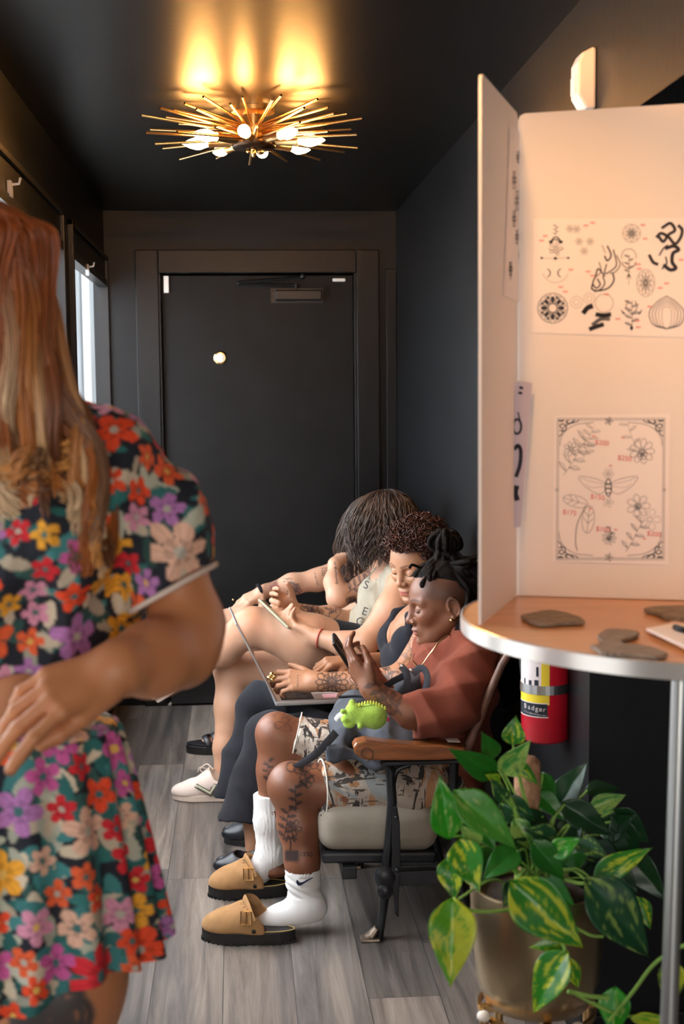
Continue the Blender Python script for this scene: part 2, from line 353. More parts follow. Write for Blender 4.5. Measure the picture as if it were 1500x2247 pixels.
for i in range(8):
    t = math.radians(-10+45*i); d = np.array([math.cos(t), math.sin(t), 0.0]); R = frame(d, (0, 0, 1)); R = np.stack([R[:, 1], R[:, 2], R[:, 0]], axis=1)
    p = np.array([lc[0], lc[1], cz+0.014])
    MB().lathe([(0.013, 0), (0.0135, 0.075), (0.015, 0.077), (0.015, 0.082)], p+d*0.055, 18, R).build('bulb_socket', 'brass', lamp, smooth=True)
    MB().lathe([(0.0105, 0), (0.0125, 0.008), (0.0185, 0.028), (0.0185, 0.040), (0.013, 0.060), (0.006, 0.074), (0.0008, 0.082)], p+d*0.137, 14, R).build('bulb', 'bulb', lamp, smooth=True)
# added unseen trough; its opaque tray keeps the warm light on the upper walls
tx = 0.06; tz = 2.235
tr = thing('added_trough_light', 'unseen pendant trough added to throw warm light over the upper walls', 'added light', (tx, 1.35, ZC))
MB().box((tx-0.10, 0.2, tz-0.012), (tx+0.10, 2.38, tz-0.004)).box((tx-0.10, 0.2, tz-0.012), (tx-0.092, 2.38, tz+0.004)).box((tx+0.092, 0.2, tz-0.012), (tx+0.10, 2.38, tz+0.004)).build('tray', 'brass', tr)
gm = mat('added_glow', (1, .8, .5), 0.5, emis=((1.0, 0.43, 0.12), 1300.0))
for k in range(7): MB().sphere((tx, 0.45+k*0.30, tz+0.030), 0.02, n=12, m=8).build('added_globe', gm, tr, smooth=True)
for yy in (0.5, 2.2): MB().tube([(tx, yy, tz), (tx, yy, ZC)], 0.004, 6).build('suspension_rod', 'brass', tr)
dl = thing('added_downlight', 'unseen round ceiling spot added to warm the foreground', 'added_downlight', (0.12, 1.55, ZC))  # unseen fixture added for warm light on foreground, table and board
MB().lathe([(0.055, 0), (0.055, -0.006), (0.042, -0.008), (0.040, 0.0)], (0.12, 1.55, ZC), 32, cap=False).build('bezel', 'brass', dl, smooth=True)
SL = bpy.data.lights.new('added_warm_spot', 'SPOT'); SL.energy = 52; SL.color = (1.0, 0.50, 0.17); SL.spot_size = math.radians(150); SL.spot_blend = 0.5; SL.shadow_soft_size = 0.04
so_l = bpy.data.objects.new('added_warm_spot', SL); COL.objects.link(so_l); so_l.location = (0.12, 1.55, ZC-0.02); so_l.rotation_euler = (0.10, 0, 0)
# motion sensor
p = SX(1280, 178, XR); q = MB(); R = np.array([[-1, 0, 0], [0, -1, 0], [0, 0, 1.0]])
ms = thing('motion_sensor', 'white curved motion sensor high on the right wall', 'sensor', p)
a = SX(1300, 110, XR); c_ = SX(1297, 246, XR); hz = (a[2]-c_[2])/2; zc = (a[2]+c_[2])/2; yc = (a[1])
prof = [(0, -hz), (0.022, -hz*1.0), (0.040, -hz*0.55), (0.040, hz*0.5), (0.030, hz*0.82), (0.008, hz), (0, hz)]
MB().prism(prof, (XR, yc-0.03, zc), (-1, 0, 0), (0, 0, 1), (0, 0.062, 0)).build('housing', 'white_plastic', ms, bevel=0.006)
MB().prism([(0.038, -hz*0.5), (0.043, -hz*0.45), (0.043, hz*0.1), (0.038, hz*0.15)], (XR, yc-0.02, zc), (-1, 0, 0), (0, 0, 1), (0, 0.04, 0)).build('lens', mat('sensor_lens', (0.88, 0.84, 0.8), 0.3), ms)
# keypad behind the board
a = SX(1066, 925, XR-0.02); c_ = SX(1066, 1030, XR-0.02)
kp = thing('wall_keypad', 'slim white keypad on the right wall behind the folding board', 'keypad', (XR, a[1], a[2]))
MB().box((XR-0.022, a[1]-0.16, c_[2]), (XR, a[1], a[2])).build('case', 'white_plastic', kp, bevel=0.005)
MB().box((XR-0.024, a[1]-0.14, c_[2]+0.03), (XR-0.021, a[1]-0.02, a[2]-0.03)).build('screen', mat('dark_screen', (0.02, 0.02, 0.025), 0.1), kp)
# ------------------------------------------------------------------ smooth-union modelling (signed distance -> surface nets)
class SDF:
    def __init__(s): s.p = []
    def _a(s, kind, op, k, dat, lo, hi):
        s.p.append((kind, op, k, dat, np.array(lo)-k, np.array(hi)+k)); return s
    def cap(s, a, b, ra, rb=None, k=0.02, op='u'):
        rb = ra if rb is None else rb; a = np.array(a, float); b = np.array(b, float); r = max(ra, rb)
        return s._a('cap', op, k, (a, b, ra, rb), np.minimum(a, b)-r, np.maximum(a, b)+r)
    def chain(s, pts, rads, k=0.02, op='u'):
        for i in range(len(pts)-1): s.cap(pts[i], pts[i+1], rads[i], rads[i+1], k, op)
        return s
    def ell(s, c, r, R=None, k=0.02, op='u'):
        c = np.array(c, float); r = np.array(r, float) if np.ndim(r) else np.array([r]*3, float); m = r.max()
        return s._a('ell', op, k, (c, r, np.eye(3) if R is None else np.array(R, float)), c-m, c+m)
    def box(s, c, half, R=None, rd=0.005, k=0.01, op='u'):
        c = np.array(c, float); half = np.array(half, float); m = np.linalg.norm(half)
        return s._a('box', op, k, (c, half-rd, np.eye(3) if R is None else np.array(R, float), rd), c-m, c+m)
    def half(s, c, n, k=0.004):      # keeps the side n points away from: cuts off everything beyond c in direction n
        return s._a('half', 'c', k, (np.array(c, float), _n(n)), [-1e3]*3, [1e3]*3)
    def tor(s, c, R, a, b, r, k=0.004, op='u'):      # elliptic ring in local xy, half axes a,b, thickness r
        m = max(a, b)+r; c = np.array(c, float)
        return s._a('tor', op, k, (c, np.array(R, float), a, b, r), c-m, c+m)
    def add(s, o): s.p += o.p; return s
    def hem(s, a, b, r, wall=0.007, big=None, inner=True, k=0.003):
        """cut a tube of cloth off flat at b (running from a to b) and hollow its opening"""
        a = np.array(a); b = np.array(b); d = _n(b-a); big = big or r*1.7; up = (0, 0, 1) if abs(d[2]) < 0.9 else (1, 0, 0)
        s.box(b+d*0.10, (0.10, big, big), frame(d, up), rd=0.001, k=k, op='s')
        if inner: s.cap(b+d*(r*0.72), b+d*0.2, r-wall, r-wall, k=k, op='s')
        return s
def _dist(kind, dat, P):
    if kind == 'cap':
        a, b, ra, rb = dat; ab = b-a; L2 = ab@ab+1e-12; t = np.clip(((P-a)@ab)/L2, 0, 1)
        d = P-a-t[:, None]*ab; return np.sqrt((d*d).sum(1))-(ra+(rb-ra)*t)
    if kind == 'ell':
        c, r, R = dat; q = (P-c)@R; a = q/r; b = a/r; k0 = np.sqrt((a*a).sum(1)); k1 = np.sqrt((b*b).sum(1))+1e-9; return k0*(k0-1)/k1
    if kind == 'box':
        c, h, R, rd = dat; q = np.abs((P-c)@R)-h; return np.sqrt((np.maximum(q, 0)**2).sum(1))+np.minimum(q.max(1), 0)-rd
    if kind == 'half':
        c, n = dat; return (P-c)@n
    if kind == 'tor':
        c, R, a, b, r = dat; q = (P-c)@R; e = np.sqrt((q[:, 0]/a)**2+(q[:, 1]/b)**2)+1e-9
        f = (e-1)*np.sqrt(q[:, 0]**2+q[:, 1]**2)/e; return np.sqrt(f*f+q[:, 2]**2)-r
def _eval(prims, P):
    d = np.full(len(P), 0.5)
    for kind, op, k, dat, lo, hi in prims:
        e = _dist(kind, dat, P)
        if op == 'u':
            h = np.clip(0.5+0.5*(e-d)/k, 0, 1); d = e+(d-e)*(1-h) if False else (e*(1-h)+d*h) - k*h*(1-h)
        elif op == 's':
            e = -e; h = np.clip(0.5-0.5*(e-d)/k, 0, 1); d = (e*(1-h)+d*h)+k*h*(1-h)
        else:
            h = np.clip(0.5-0.5*(e-d)/k, 0, 1); d = (e*(1-h)+d*h)+k*h*(1-h)
    return d
# smooth minimum above mixes towards the smaller distance: h=1 keeps d
def _nets(prims, h, lo, hi, disp, excl, only):
    B = 20; o = np.floor(lo/h).astype(int)-2; e = np.ceil(hi/h).astype(int)+2; n = np.maximum(1, -(-(e-o)//B))
    loc = np.stack(np.meshgrid(*[np.arange(-1, B+1)]*3, indexing='ij'), -1).reshape(-1, 3)
    K, Vt, Q = [], [], []; S = B+2
    cube = [(0, 0, 0), (1, 0, 0), (0, 1, 0), (1, 1, 0), (0, 0, 1), (1, 0, 1), (0, 1, 1), (1, 1, 1)]
    edges = [(a, b) for a in range(8) for b in range(a+1, 8) if bin(a ^ b).count('1') == 1]
    for bi in np.ndindex(*n):
        org = o+np.array(bi)*B; blo = (org-1)*h; bhi = (org+B+1)*h
        pr = [p for p in prims if (p[4] <= bhi+h).all() and (p[5] >= blo-h).all()]
        if not any(p[1] == 'u' for p in pr): continue
        P = (org+loc)*h; c = (blo+bhi)/2; rad = np.linalg.norm(bhi-blo)/2
        if abs(_eval(pr, c[None])[0]) > rad*1.6+0.02: continue
        v = _eval(pr, P)
        if disp is not None:
            near = np.abs(v) < 0.03
            if near.any(): v[near] -= disp(P[near])
        v = v.reshape(S, S, S); s = v < 0
        if s.all() or not s.any(): continue
        C = S-1; cs = [s[a:a+C, b:b+C, g:g+C] for a, b, g in [(q & 1, q >> 1 & 1, q >> 2 & 1) for q in range(8)]]
        sm = sum(x.astype(int) for x in cs); idx = np.argwhere((sm > 0) & (sm < 8))
        acc = np.zeros((len(idx), 3)); cnt = np.zeros(len(idx))
        vals = [v[idx[:, 0]+(q & 1), idx[:, 1]+(q >> 1 & 1), idx[:, 2]+(q >> 2 & 1)] for q in range(8)]
        offs = np.array([(q & 1, q >> 1 & 1, q >> 2 & 1) for q in range(8)], float)
        for a, b in edges:
            va, vb = vals[a], vals[b]; m = (va < 0) != (vb < 0); t = np.where(m, va/np.where(m, va-vb, 1), 0)
            acc += m[:, None]*(offs[a]+t[:, None]*(offs[b]-offs[a])); cnt += m
        pos = (idx+acc/cnt[:, None]+org-1)*h
        gid = idx+org-1-o+4; key = (gid[:, 0].astype(np.int64)*4096+gid[:, 1])*4096+gid[:, 2]
        K.append(key); Vt.append(pos)
        for ax in range(3):
            sl = [slice(1, B+1)]*3; sh = list(sl); sh[ax] = slice(2, B+2)
            A = s[tuple(sl)]; Bq = s[tuple(sh)]; ei = np.argwhere(A != Bq)
            if not len(ei): continue
            inside = A[ei[:, 0], ei[:, 1], ei[:, 2]]; p = ei+org
            w = p*h; keep = np.ones(len(p), bool)
            if only is not None: keep &= (w >= only[0]).all(1) & (w < only[1]).all(1)
            for ex in (excl or []): keep &= ~((w >= ex[0]+1.6*h).all(1) & (w < ex[1]-1.6*h).all(1))
            p = p[keep]-o+4; inside = inside[keep]; b1 = np.zeros(3, int); b1[(ax+1) % 3] = 1; b2 = np.zeros(3, int); b2[(ax+2) % 3] = 1
            kk = lambda g: (g[:, 0].astype(np.int64)*4096+g[:, 1])*4096+g[:, 2]
            q = np.stack([kk(p-b1-b2), kk(p-b2), kk(p), kk(p-b1)], 1); q[~inside] = q[~inside][:, ::-1]; Q.append(q)
    if not Q: return np.zeros((0, 3)), np.zeros((0, 4), int)
    K = np.concatenate(K); Vt = np.concatenate(Vt); Q = np.concatenate(Q); uk, ui = np.unique(K, return_index=True); used = np.unique(Q)
    m = np.searchsorted(uk, used); V = Vt[ui[m]]; return V, np.searchsorted(used, Q)
def sdf_mesh(name, sdf, h, m, parent=None, fine=(), disp=None, color=None, only=None):
    """fine: list of (lo, hi, h2) boxes meshed at a finer step; color: function(V, N) -> Nx3"""
    prims = sdf.p; us = [p for p in prims if p[1] == 'u']
    lo = np.min([p[4] for p in us], 0); hi = np.max([p[5] for p in us], 0)
    if only is not None: lo = np.maximum(lo, only[0]); hi = np.minimum(hi, only[1])
    V, F = _nets(prims, h, lo, hi, disp, [(np.array(a), np.array(b)) for a, b, _ in fine], only)
    for a, b, h2 in fine:
        V2, F2 = _nets(prims, h2, np.array(a), np.array(b), disp, None, (np.array(a), np.array(b)))
        F = np.concatenate([F, F2+len(V)]) if len(F2) else F; V = np.concatenate([V, V2])
    return np_mesh(name, V, F, m, parent, color)
def np_mesh(name, V, F, m, parent=None, color=None, smooth=True):
    me = bpy.data.meshes.new(name); nf = len(F); k = F.shape[1]
    me.vertices.add(len(V)); me.vertices.foreach_set('co', V.astype(np.float32).ravel())
    me.loops.add(nf*k); me.loops.foreach_set('vertex_index', F.astype(np.int32).ravel())
    me.polygons.add(nf); me.polygons.foreach_set('loop_start', np.arange(0, nf*k, k, dtype=np.int32)); me.polygons.foreach_set('loop_total', np.full(nf, k, np.int32))
    me.update(calc_edges=True)
    if color is not None:
        if callable(color):
            N = np.zeros(len(V)*3, np.float32); me.vertices.foreach_get('normal', N) if hasattr(me.vertices[0], 'normal') else None
            c = color(V, N.reshape(-1, 3).astype(float))
        else: c = np.asarray(color)
        at = me.color_attributes.new('Col', 'FLOAT_COLOR', 'POINT'); at.data.foreach_set('color', np.concatenate([c, np.ones((len(V), 1))], 1).astype(np.float32).ravel())
    return link(name, me, m, parent, smooth)
def snoise(P, f, seed=0):
    """cheap smooth noise from summed sines, about -1..1"""
    r = np.random.default_rng(seed); out = np.zeros(len(P))
    for i in range(5):
        w = r.normal(size=3); w = w/np.linalg.norm(w)*f*r.uniform(0.6, 1.5); out += np.sin(P@w+r.uniform(0, 6.3))
    return out/3.2
def strands(name, lines, rads, m, parent=None, n=5, cols=None):
    V, F, Cc = [], [], []; base = 0
    for i, Pl in enumerate(lines):
        mb = MB(); r = rads[i] if not np.isscalar(rads) else rads; mb.tube(Pl, r, n, cap=False); v = np.concatenate(mb.v)
        V.append(v); F.append(np.array(mb.f)+base); base += len(v)
        if cols is not None: Cc.append(np.repeat(np.array([cols[i]]), len(v), 0) if np.ndim(cols[i]) == 1 else np.repeat(cols[i], n, 0))
    return np_mesh(name, np.concatenate(V), np.concatenate(F), m, parent, np.concatenate(Cc) if cols is not None else None)
# ------------------------------------------------------------------ anatomy
def hand(s, wrist, fwd, back, size=1.0, thumb=1, curl=(0.3, 0.4, 0.45, 0.5), spread=0.06, tcurl=(0.5, 0.3), topen=0.75, k=0.006, curls=None, wr=0.026):
    """adds a hand: wrist point, direction to the knuckles, direction of the back of the hand; thumb=+1 puts the thumb on cross(back,fwd)"""
    f = _n(fwd); b = np.array(back, float); b = _n(b-f*(b@f)); t = np.cross(b, f)*thumb; z = size; w = np.array(wrist, float)
    L = lambda x, y, q: w+z*(f*x+t*y+b*q)
    s.cap(L(-0.01, 0, 0), L(0.02, 0.0, 0), wr*z, 0.022*z, k=0.02)
    kn = [(0.090, 0.029), (0.093, 0.009), (0.088, -0.010), (0.079, -0.028)]
    for (x, y) in kn: s.cap(L(0.012, y*0.55, 0), L(x-0.004, y, 0), 0.0165*z, 0.0112*z, k=0.011)
    s.ell(L(0.036, 0.020, -0.010), (0.026*z, 0.016*z, 0.014*z), np.stack([f, t, b], 1), k=0.012)
    s.ell(L(0.040, -0.020, -0.009), (0.028*z, 0.012*z, 0.013*z), np.stack([f, t, b], 1), k=0.012)
    lens = [(0.042, 0.026, 0.020), (0.047, 0.029, 0.021), (0.043, 0.027, 0.020), (0.034, 0.020, 0.018)]
    rr_ = [0.0094, 0.0096, 0.0090, 0.0078]; tips = []
    for j in range(4):
        c = curls[j] if curls is not None else (curl[j], curl[j]*1.25, curl[j]*0.8)
        x, y = kn[j]; p = L(x, y, 0); ang = 0.0; sp = spread*(1.5-j)
        fd = _n(f*math.cos(sp)+t*math.sin(sp)); r = rr_[j]*z
        for q in range(3):
            ang += c[q]; d = fd*math.cos(ang)-b*math.sin(ang); p2 = p+d*lens[j][q]*z; r2 = r*0.92
            s.cap(p, p2, r, r2, k=0.004 if q else 0.006); p = p2; r = r2
        tips.append(p)
    p = L(0.020, 0.024, -0.006); d = _n(f*math.cos(topen)+t*math.sin(topen)-b*0.35)
    p2 = p+d*0.044*z; s.cap(p, p2, 0.0155*z, 0.0115*z, k=0.012)
    ax = _n(f*0.9-t*0.25-b*0.3); d2 = _n(d*(1-tcurl[0])+ax*tcurl[0]); p3 = p2+d2*0.032*z; s.cap(p2, p3, 0.0112*z, 0.0105*z, k=0.005)
    d3 = _n(d2*(1-tcurl[1])+_n(f*0.7-t*0.6-b*0.3)*tcurl[1]); p4 = p3+d3*0.025*z; s.cap(p3, p4, 0.0102*z, 0.0085*z, k=0.004)
    return tips, p4
def head(s, c, R, z=1.0, eyes='down', female=True, jaw=0.0):
    """head about point c (centre of the skull); R columns: forward, left, up"""
    R = np.array(R); L = lambda x, y, q: np.array(c)+z*(R@np.array([x, y, q], float)); e = lambda x, y, q, r, k=0.015, op='u', RR=None: s.ell(L(x, y, q), np.array(r)*z, R if RR is None else R@RR, k=k, op=op)
    e(-0.012, 0, 0.030, (0.096, 0.076, 0.086))
    e(0.018, 0, 0.018, (0.070, 0.064, 0.070), k=0.03)
    e(0.030, 0, -0.040, (0.056, 0.052, 0.070), k=0.03)
    e(0.045, 0, -0.086+jaw, (0.034, 0.032, 0.026), k=0.03)          # chin
    e(0.078, 0, -0.096+jaw, (0.014, 0.018, 0.014), k=0.018)
    for y in (-1, 1):
        s.cap(L(-0.002, y*0.052, -0.045), L(0.052, y*0.026, -0.090), 0.020*z, 0.016*z, k=0.03)   # jaw line
        e(0.058, y*0.038, -0.022, (0.024, 0.020, 0.020), k=0.022)     # cheek
        s.cap(L(0.079, y*0.012, 0.018), L(0.066, y*0.046, 0.018), 0.011*z, 0.010*z, k=0.014)   # brow
        e(0.089, y*0.032, 0.0, (0.013, 0.019, 0.0125), k=0.014, op='s')
        e(0.072, y*0.031, -0.001, (0.0145, 0.0165, 0.0125), k=0.003)     # closed lid / eyeball
        e(0.0755, y*0.031, -0.0065, (0.0125, 0.0155, 0.0035), k=0.002)
    s.cap(L(0.083, 0, 0.012), L(0.100, 0, -0.030), 0.0085*z, 0.0105*z, k=0.012)      # nose
    e(0.101, 0, -0.033, (0.0125, 0.0115, 0.0105), k=0.006)
    for y in (-1, 1):
        e(0.091, y*0.0135, -0.036, (0.0125, 0.0075, 0.0085), k=0.005)
        e(0.095, y*0.0075, -0.0455, (0.006, 0.0035, 0.004), k=0.003, op='s')
    e(0.074, 0, -0.062, (0.020, 0.026, 0.020), k=0.018)               # mouth mound
    e(0.0905, 0, -0.0605, (0.0095, 0.020, 0.0062), k=0.004); e(0.0885, 0, -0.0725, (0.0095, 0.0175, 0.0075), k=0.004)
    s.cap(L(0.101, -0.020, -0.0665), L(0.101, 0.020, -0.0665), 0.0018*z, k=0.003, op='s')
    e(0.094, 0, -0.084, (0.008, 0.016, 0.006), k=0.008, op='s')
    for y in (-1, 1):                                                   # ears
        Re = R@rotz(y*(math.pi/2-0.30))@rotx(math.pi/2)
        RE = R@np.array([[1, 0, 0], [0, 0, 1], [0, -1, 0]], float)@roty(y*0.25)
        cc = L(-0.012, y*0.075, -0.006)
        s.ell(cc, np.array((0.016, 0.024, 0.007))*z, RE@rotz(0.15*1), k=0.006)
        s.tor(cc+R@np.array([-0.001, y*0.004, 0.002])*z, RE@rotz(0.15), 0.0155*z, 0.025*z, 0.0042*z, k=0.003)
        s.ell(cc+R@np.array([0.001, y*0.008, 0.001])*z, np.array((0.009, 0.014, 0.005))*z, RE, k=0.004, op='s')
        s.ell(cc+R@np.array([0.004, y*0.003, -0.027])*z, np.array((0.008, 0.007, 0.005))*z, k=0.004)
        s.ell(cc+R@np.array([0.012, y*0.002, -0.004])*z, np.array((0.004, 0.005, 0.006))*z, k=0.003)
    return L
# ------------------------------------------------------------------ painting on vertices: skin tones, lips, tattoos
def skin(base, var=0.06, seed=1):
    base = np.array(base)
    def f(V, N):
        n = snoise(V, 40, seed)[:, None]*var+snoise(V, 160, seed+5)[:, None]*var*0.5
        return np.clip(base*(1+n*np.array([0.6, 1.0, 1.2])), 0, 1)
    return f
def paint_ell(C, V, c, r, R, col, soft=0.3, amt=1.0):
    q = np.sqrt((((V-c)@R/r)**2).sum(1)); w = np.clip((1-q)/soft, 0, 1)[:, None]*amt; C[:] = C*(1-w)+np.array(col)*w
def seg_d(P, a, b):
    ab = b-a; t = np.clip(((P-a)@ab)/(ab@ab+1e-12), 0, 1); d = P-a-t[:, None]*ab; return np.sqrt((d*d).sum(1))
def tattoo(C, V, N, p, n, up, size, strokes, col=(0.02, 0.02, 0.025), w=0.0016, amt=0.9, ndot=0.15):
    """strokes: polylines in unit coordinates, drawn where the skin faces n around p"""
    amt = min(1.0, amt*1.25); w = w*1.2; n = _n(n); u = _n(np.cross(up, n)); v = np.cross(n, u); m = (np.abs((V-p)@u) < size*1.4) & (np.abs((V-p)@v) < size*1.4) & (N@n > ndot) & (np.abs((V-p)@n) < 0.09)
    ix = np.where(m)[0]
    if not len(ix): return
    Q = np.stack([(V[ix]-p)@u, (V[ix]-p)@v], 1); best = np.full(len(ix), 9.0)
    for st in strokes:
        ww = 1.0
        if isinstance(st, tuple): st, ww = st
        st = np.array(st, float)*size
        for a, b in zip(st[:-1], st[1:]): best = np.minimum(best, seg_d(Q, a, b)/ww)
    a = np.clip(1.4-best/w, 0, 1)[:, None]*amt; C[ix] = C[ix]*(1-a)+np.array(col)*a
def circ(cx, cy, r, n=14, ry=None, a0=0, a1=6.2832): return [(cx+r*math.cos(a0+(a1-a0)*i/n), cy+(ry or r)*math.sin(a0+(a1-a0)*i/n)) for i in range(n+1)]
def petals(n=8, r0=0.15, r1=1.0, wd=0.28, cx=0, cy=0, rot=0.0, sc=1.0):
    out = [circ(cx, cy, r0*sc, 10)]
    for i in range(n):
        t = rot+2*math.pi*i/n; c, s_ = math.cos(t), math.sin(t); pl = []
        for q in range(13):
            a = q/12; x = r0+(r1-r0)*math.sin(math.pi*a/2*1.0) if a < 0.5 else r0+(r1-r0)*math.sin(math.pi*(1-a)/2); x = r0+(r1-r0)*(1-abs(2*a-1)**1.5); y = wd*math.sin(2*math.pi*a)*0.5 if False else wd*(1 if a < 0.5 else -1)*math.sin(math.pi*min(a, 1-a)*2)*0.5
            pl.append((cx+sc*(x*c-y*s_), cy+sc*(x*s_+y*c)))
        out.append(pl)
    return out
def scribble_text(n=8, seed=0, h=0.1):
    r = random.Random(seed); out = []; x = -1.0; st = 2.0/n
    for i in range(n):
        pts = [(x+st*0.8*r.random(), (r.random()*2-1)*h) for _ in range(4)]; pts.sort(); out.append(pts); x += st
    return out
def leafy(n=5, seed=0):
    out = [[(0, -1), (0.05, -0.3), (0, 0.4), (0.05, 1)]]
    for i in range(n):
        y = -0.8+1.6*i/(n-1); sgn = 1 if i % 2 else -1
        out.append([(0, y), (sgn*0.25, y+0.22), (sgn*0.5, y+0.2), (sgn*0.28, y+0.04), (0, y)]); out.append([(0, y), (sgn*0.4, y+0.16)])
    return out
PALM = [([(0, -0.55), (0.02, 0.15), (0, 0.45)], 1.2)]+[([(0, 0.45), (0.25*c, 0.62), (0.55*c, 0.45+d)], 1.5) for c, d in ((-1, 0), (1, 0), (-0.7, -0.2), (0.7, -0.2), (-0.4, 0.35), (0.5, 0.3))]
def solid_box(x0, y0, x1, y1, n=6): return [([(x0+(x1-x0)*i/n, y0), (x0+(x1-x0)*i/n, y1)], 2.2) for i in range(n+1)]
def mat_skin(name, rough=0.45): return mat(name, (0.8, 0.6, 0.5), rough, vcol=True, sss=0.12, bump=(700, 0.12, 0.0004), spec=0.45)
MT['skin'] = mat_skin('skin')
MT['skin_dark'] = mat_skin('skin_deep', 0.40)
def cloth(name, color, **k):
    MT[name] = mat(name, color, k.pop('rough', 0.85), spec=0.15, bump=k.pop('bump', (900, 0.25, 0.0006)), var=k.pop('var', (25, 0.08)), sheen=k.pop('sheen', 0.04), **k); return MT[name]
def folds(f, amp, seed, axis=None):
    r = np.random.default_rng(seed)
    W_ = [(_n(r.normal(size=3)*(np.array(axis) if axis is not None else 1))*f*r.uniform(0.6, 1.6), r.uniform(0, 6.3)) for _ in range(4)]
    def d(P):
        Q = P+0.012*np.sin(P[:, [1, 2, 0]]*f*0.5)
        return amp*sum((1-np.abs(np.sin(Q@w+p))*2) for w, p in W_)/4
    return d
# ------------------------------------------------------------------ seated people, from the near one to the far one
def VV(a, b): return SY(*b)-SY(*a)
def tocam(p): return _n(np.array([0, 0, H])-p)
def fbox(p, r): p = np.array(p); return (p-r, p+r)
def facepaint(C, V, L, R, z, lip, brow, browamt=0.85, lash=(0.02, 0.012, 0.01)):
    R = np.array(R)
    paint_ell(C, V, L(0.092, 0, -0.0665), np.array((0.014, 0.0205, 0.0125))*z, R, lip, 0.35, 0.95)
    for y in (-1, 1):
        for q in np.linspace(0, 1, 9):
            paint_ell(C, V, L(0.082-0.012*q, y*(0.013+0.036*q), 0.0215+0.006*math.sin(q*2.6)), np.array((0.03, 0.0072, 0.0052*(1-0.45*q)))*z, R, brow, 0.5, browamt*0.6)
        for q in np.linspace(-1, 1, 9):
            paint_ell(C, V, L(0.0845-0.006*q*q, y*(0.031+0.0135*q), -0.0078+0.002*q*q), np.array((0.022, 0.0042, 0.0026))*z, R, lash, 0.5, 0.95)
# ============================== person 1: terracotta T-shirt
c1 = SY(972, 1322, 3.78); R1 = frame((-0.985, -0.05, -0.15), (-0.13, 0, 0.99)); Z1 = 1.04
p1 = thing('person', 'person in terracotta T-shirt and camouflage shorts looking down at a black phone', 'person', SZ(700, 2000)*[1, 1, 0]+[0.25, 0.0, 0], 'people waiting on the row of seats')
s = SDF(); L1 = head(s, c1, R1, Z1)
s.chain([c1+R1@[-0.035, 0, -0.05], SY(1012, 1400, 3.78), SY(1020, 1440, 3.78)], [0.056, 0.052, 0.065], k=0.03)
s.ell(SY(985, 1520, 3.78), (0.105, 0.15, 0.17)); s.ell(SY(980, 1640, 3.78), (0.12, 0.14, 0.13), k=0.05); s.ell(SY(965, 1710, 3.79), (0.13, 0.15, 0.10), k=0.05)
s.cap(SY(1040, 1450, 3.63), SY(1040, 1450, 3.93), 0.05, k=0.05)
# arms
s.chain([SY(1042, 1460, 3.62), SY(975, 1578, 3.545), SY(900, 1566, 3.525), SY(812, 1512, 3.56)], [0.048, 0.040, 0.039, 0.026], k=0.02)
hand(s, SY(814, 1513, 3.56), VV((814, 1513, 3.56), (768, 1449, 3.60)), (-0.72, -0.55, -0.45), 0.98, thumb=-1, curls=[(0.15, 0.6, 0.4), (0.2, 0.7, 0.4), (0.35, 0.8, 0.5), (0.5, 0.9, 0.5)], spread=0.05, topen=0.45, tcurl=(0.7, 0.5))
s.chain([SY(1030, 1450, 3.95), SY(925, 1590, 4.00), SY(836, 1512, 3.86)], [0.048, 0.040, 0.027], k=0.02)
hand(s, SY(838, 1514, 3.86), VV((838, 1514, 3.86), (808, 1462, 3.80)), (0.75, 0.2, -0.5), 0.98, thumb=-1, curls=[(0.1, 0.2, 0.1), (0.9, 1.1, 0.7), (1.1, 1.2, 0.8), (1.1, 1.2, 0.8)], topen=0.4)
# legs
s.chain([SY(930, 1712, 3.66), SY(760, 1724, 3.63), SY(642, 1722, 3.62)], [0.080, 0.068, 0.060], k=0.04)
s.ell(SY(634, 1722, 3.62), (0.056, 0.052, 0.058), k=0.03)
s.chain([SY(640, 1730, 3.62), SY(656, 1810, 3.61), SY(663, 1890, 3.59), SY(668, 1962, 3.585)], [0.054, 0.056, 0.045, 0.034], k=0.03)
s.chain([SY(650, 1700, 3.90), SY(604, 1606, 3.92)], [0.05, 0.05], k=0.02)
s.chain([SY(900, 1670, 3.88), SY(740, 1640, 3.91), SY(612, 1610, 3.92)], [0.075, 0.064, 0.056], k=0.04)
s.chain([SY(606, 1614, 3.92), SY(606, 1690, 3.91), SY(596, 1790, 3.90), SY(594, 1880, 3.89)], [0.055, 0.055, 0.042, 0.034], k=0.03)
s.ell(SY(660, 2000, 3.58), (0.05, 0.035, 0.03)); s.ell(SY(600, 1905, 3.88), (0.05, 0.035, 0.03))
sk1 = skin((0.185, 0.072, 0.038), 0.07, 3)
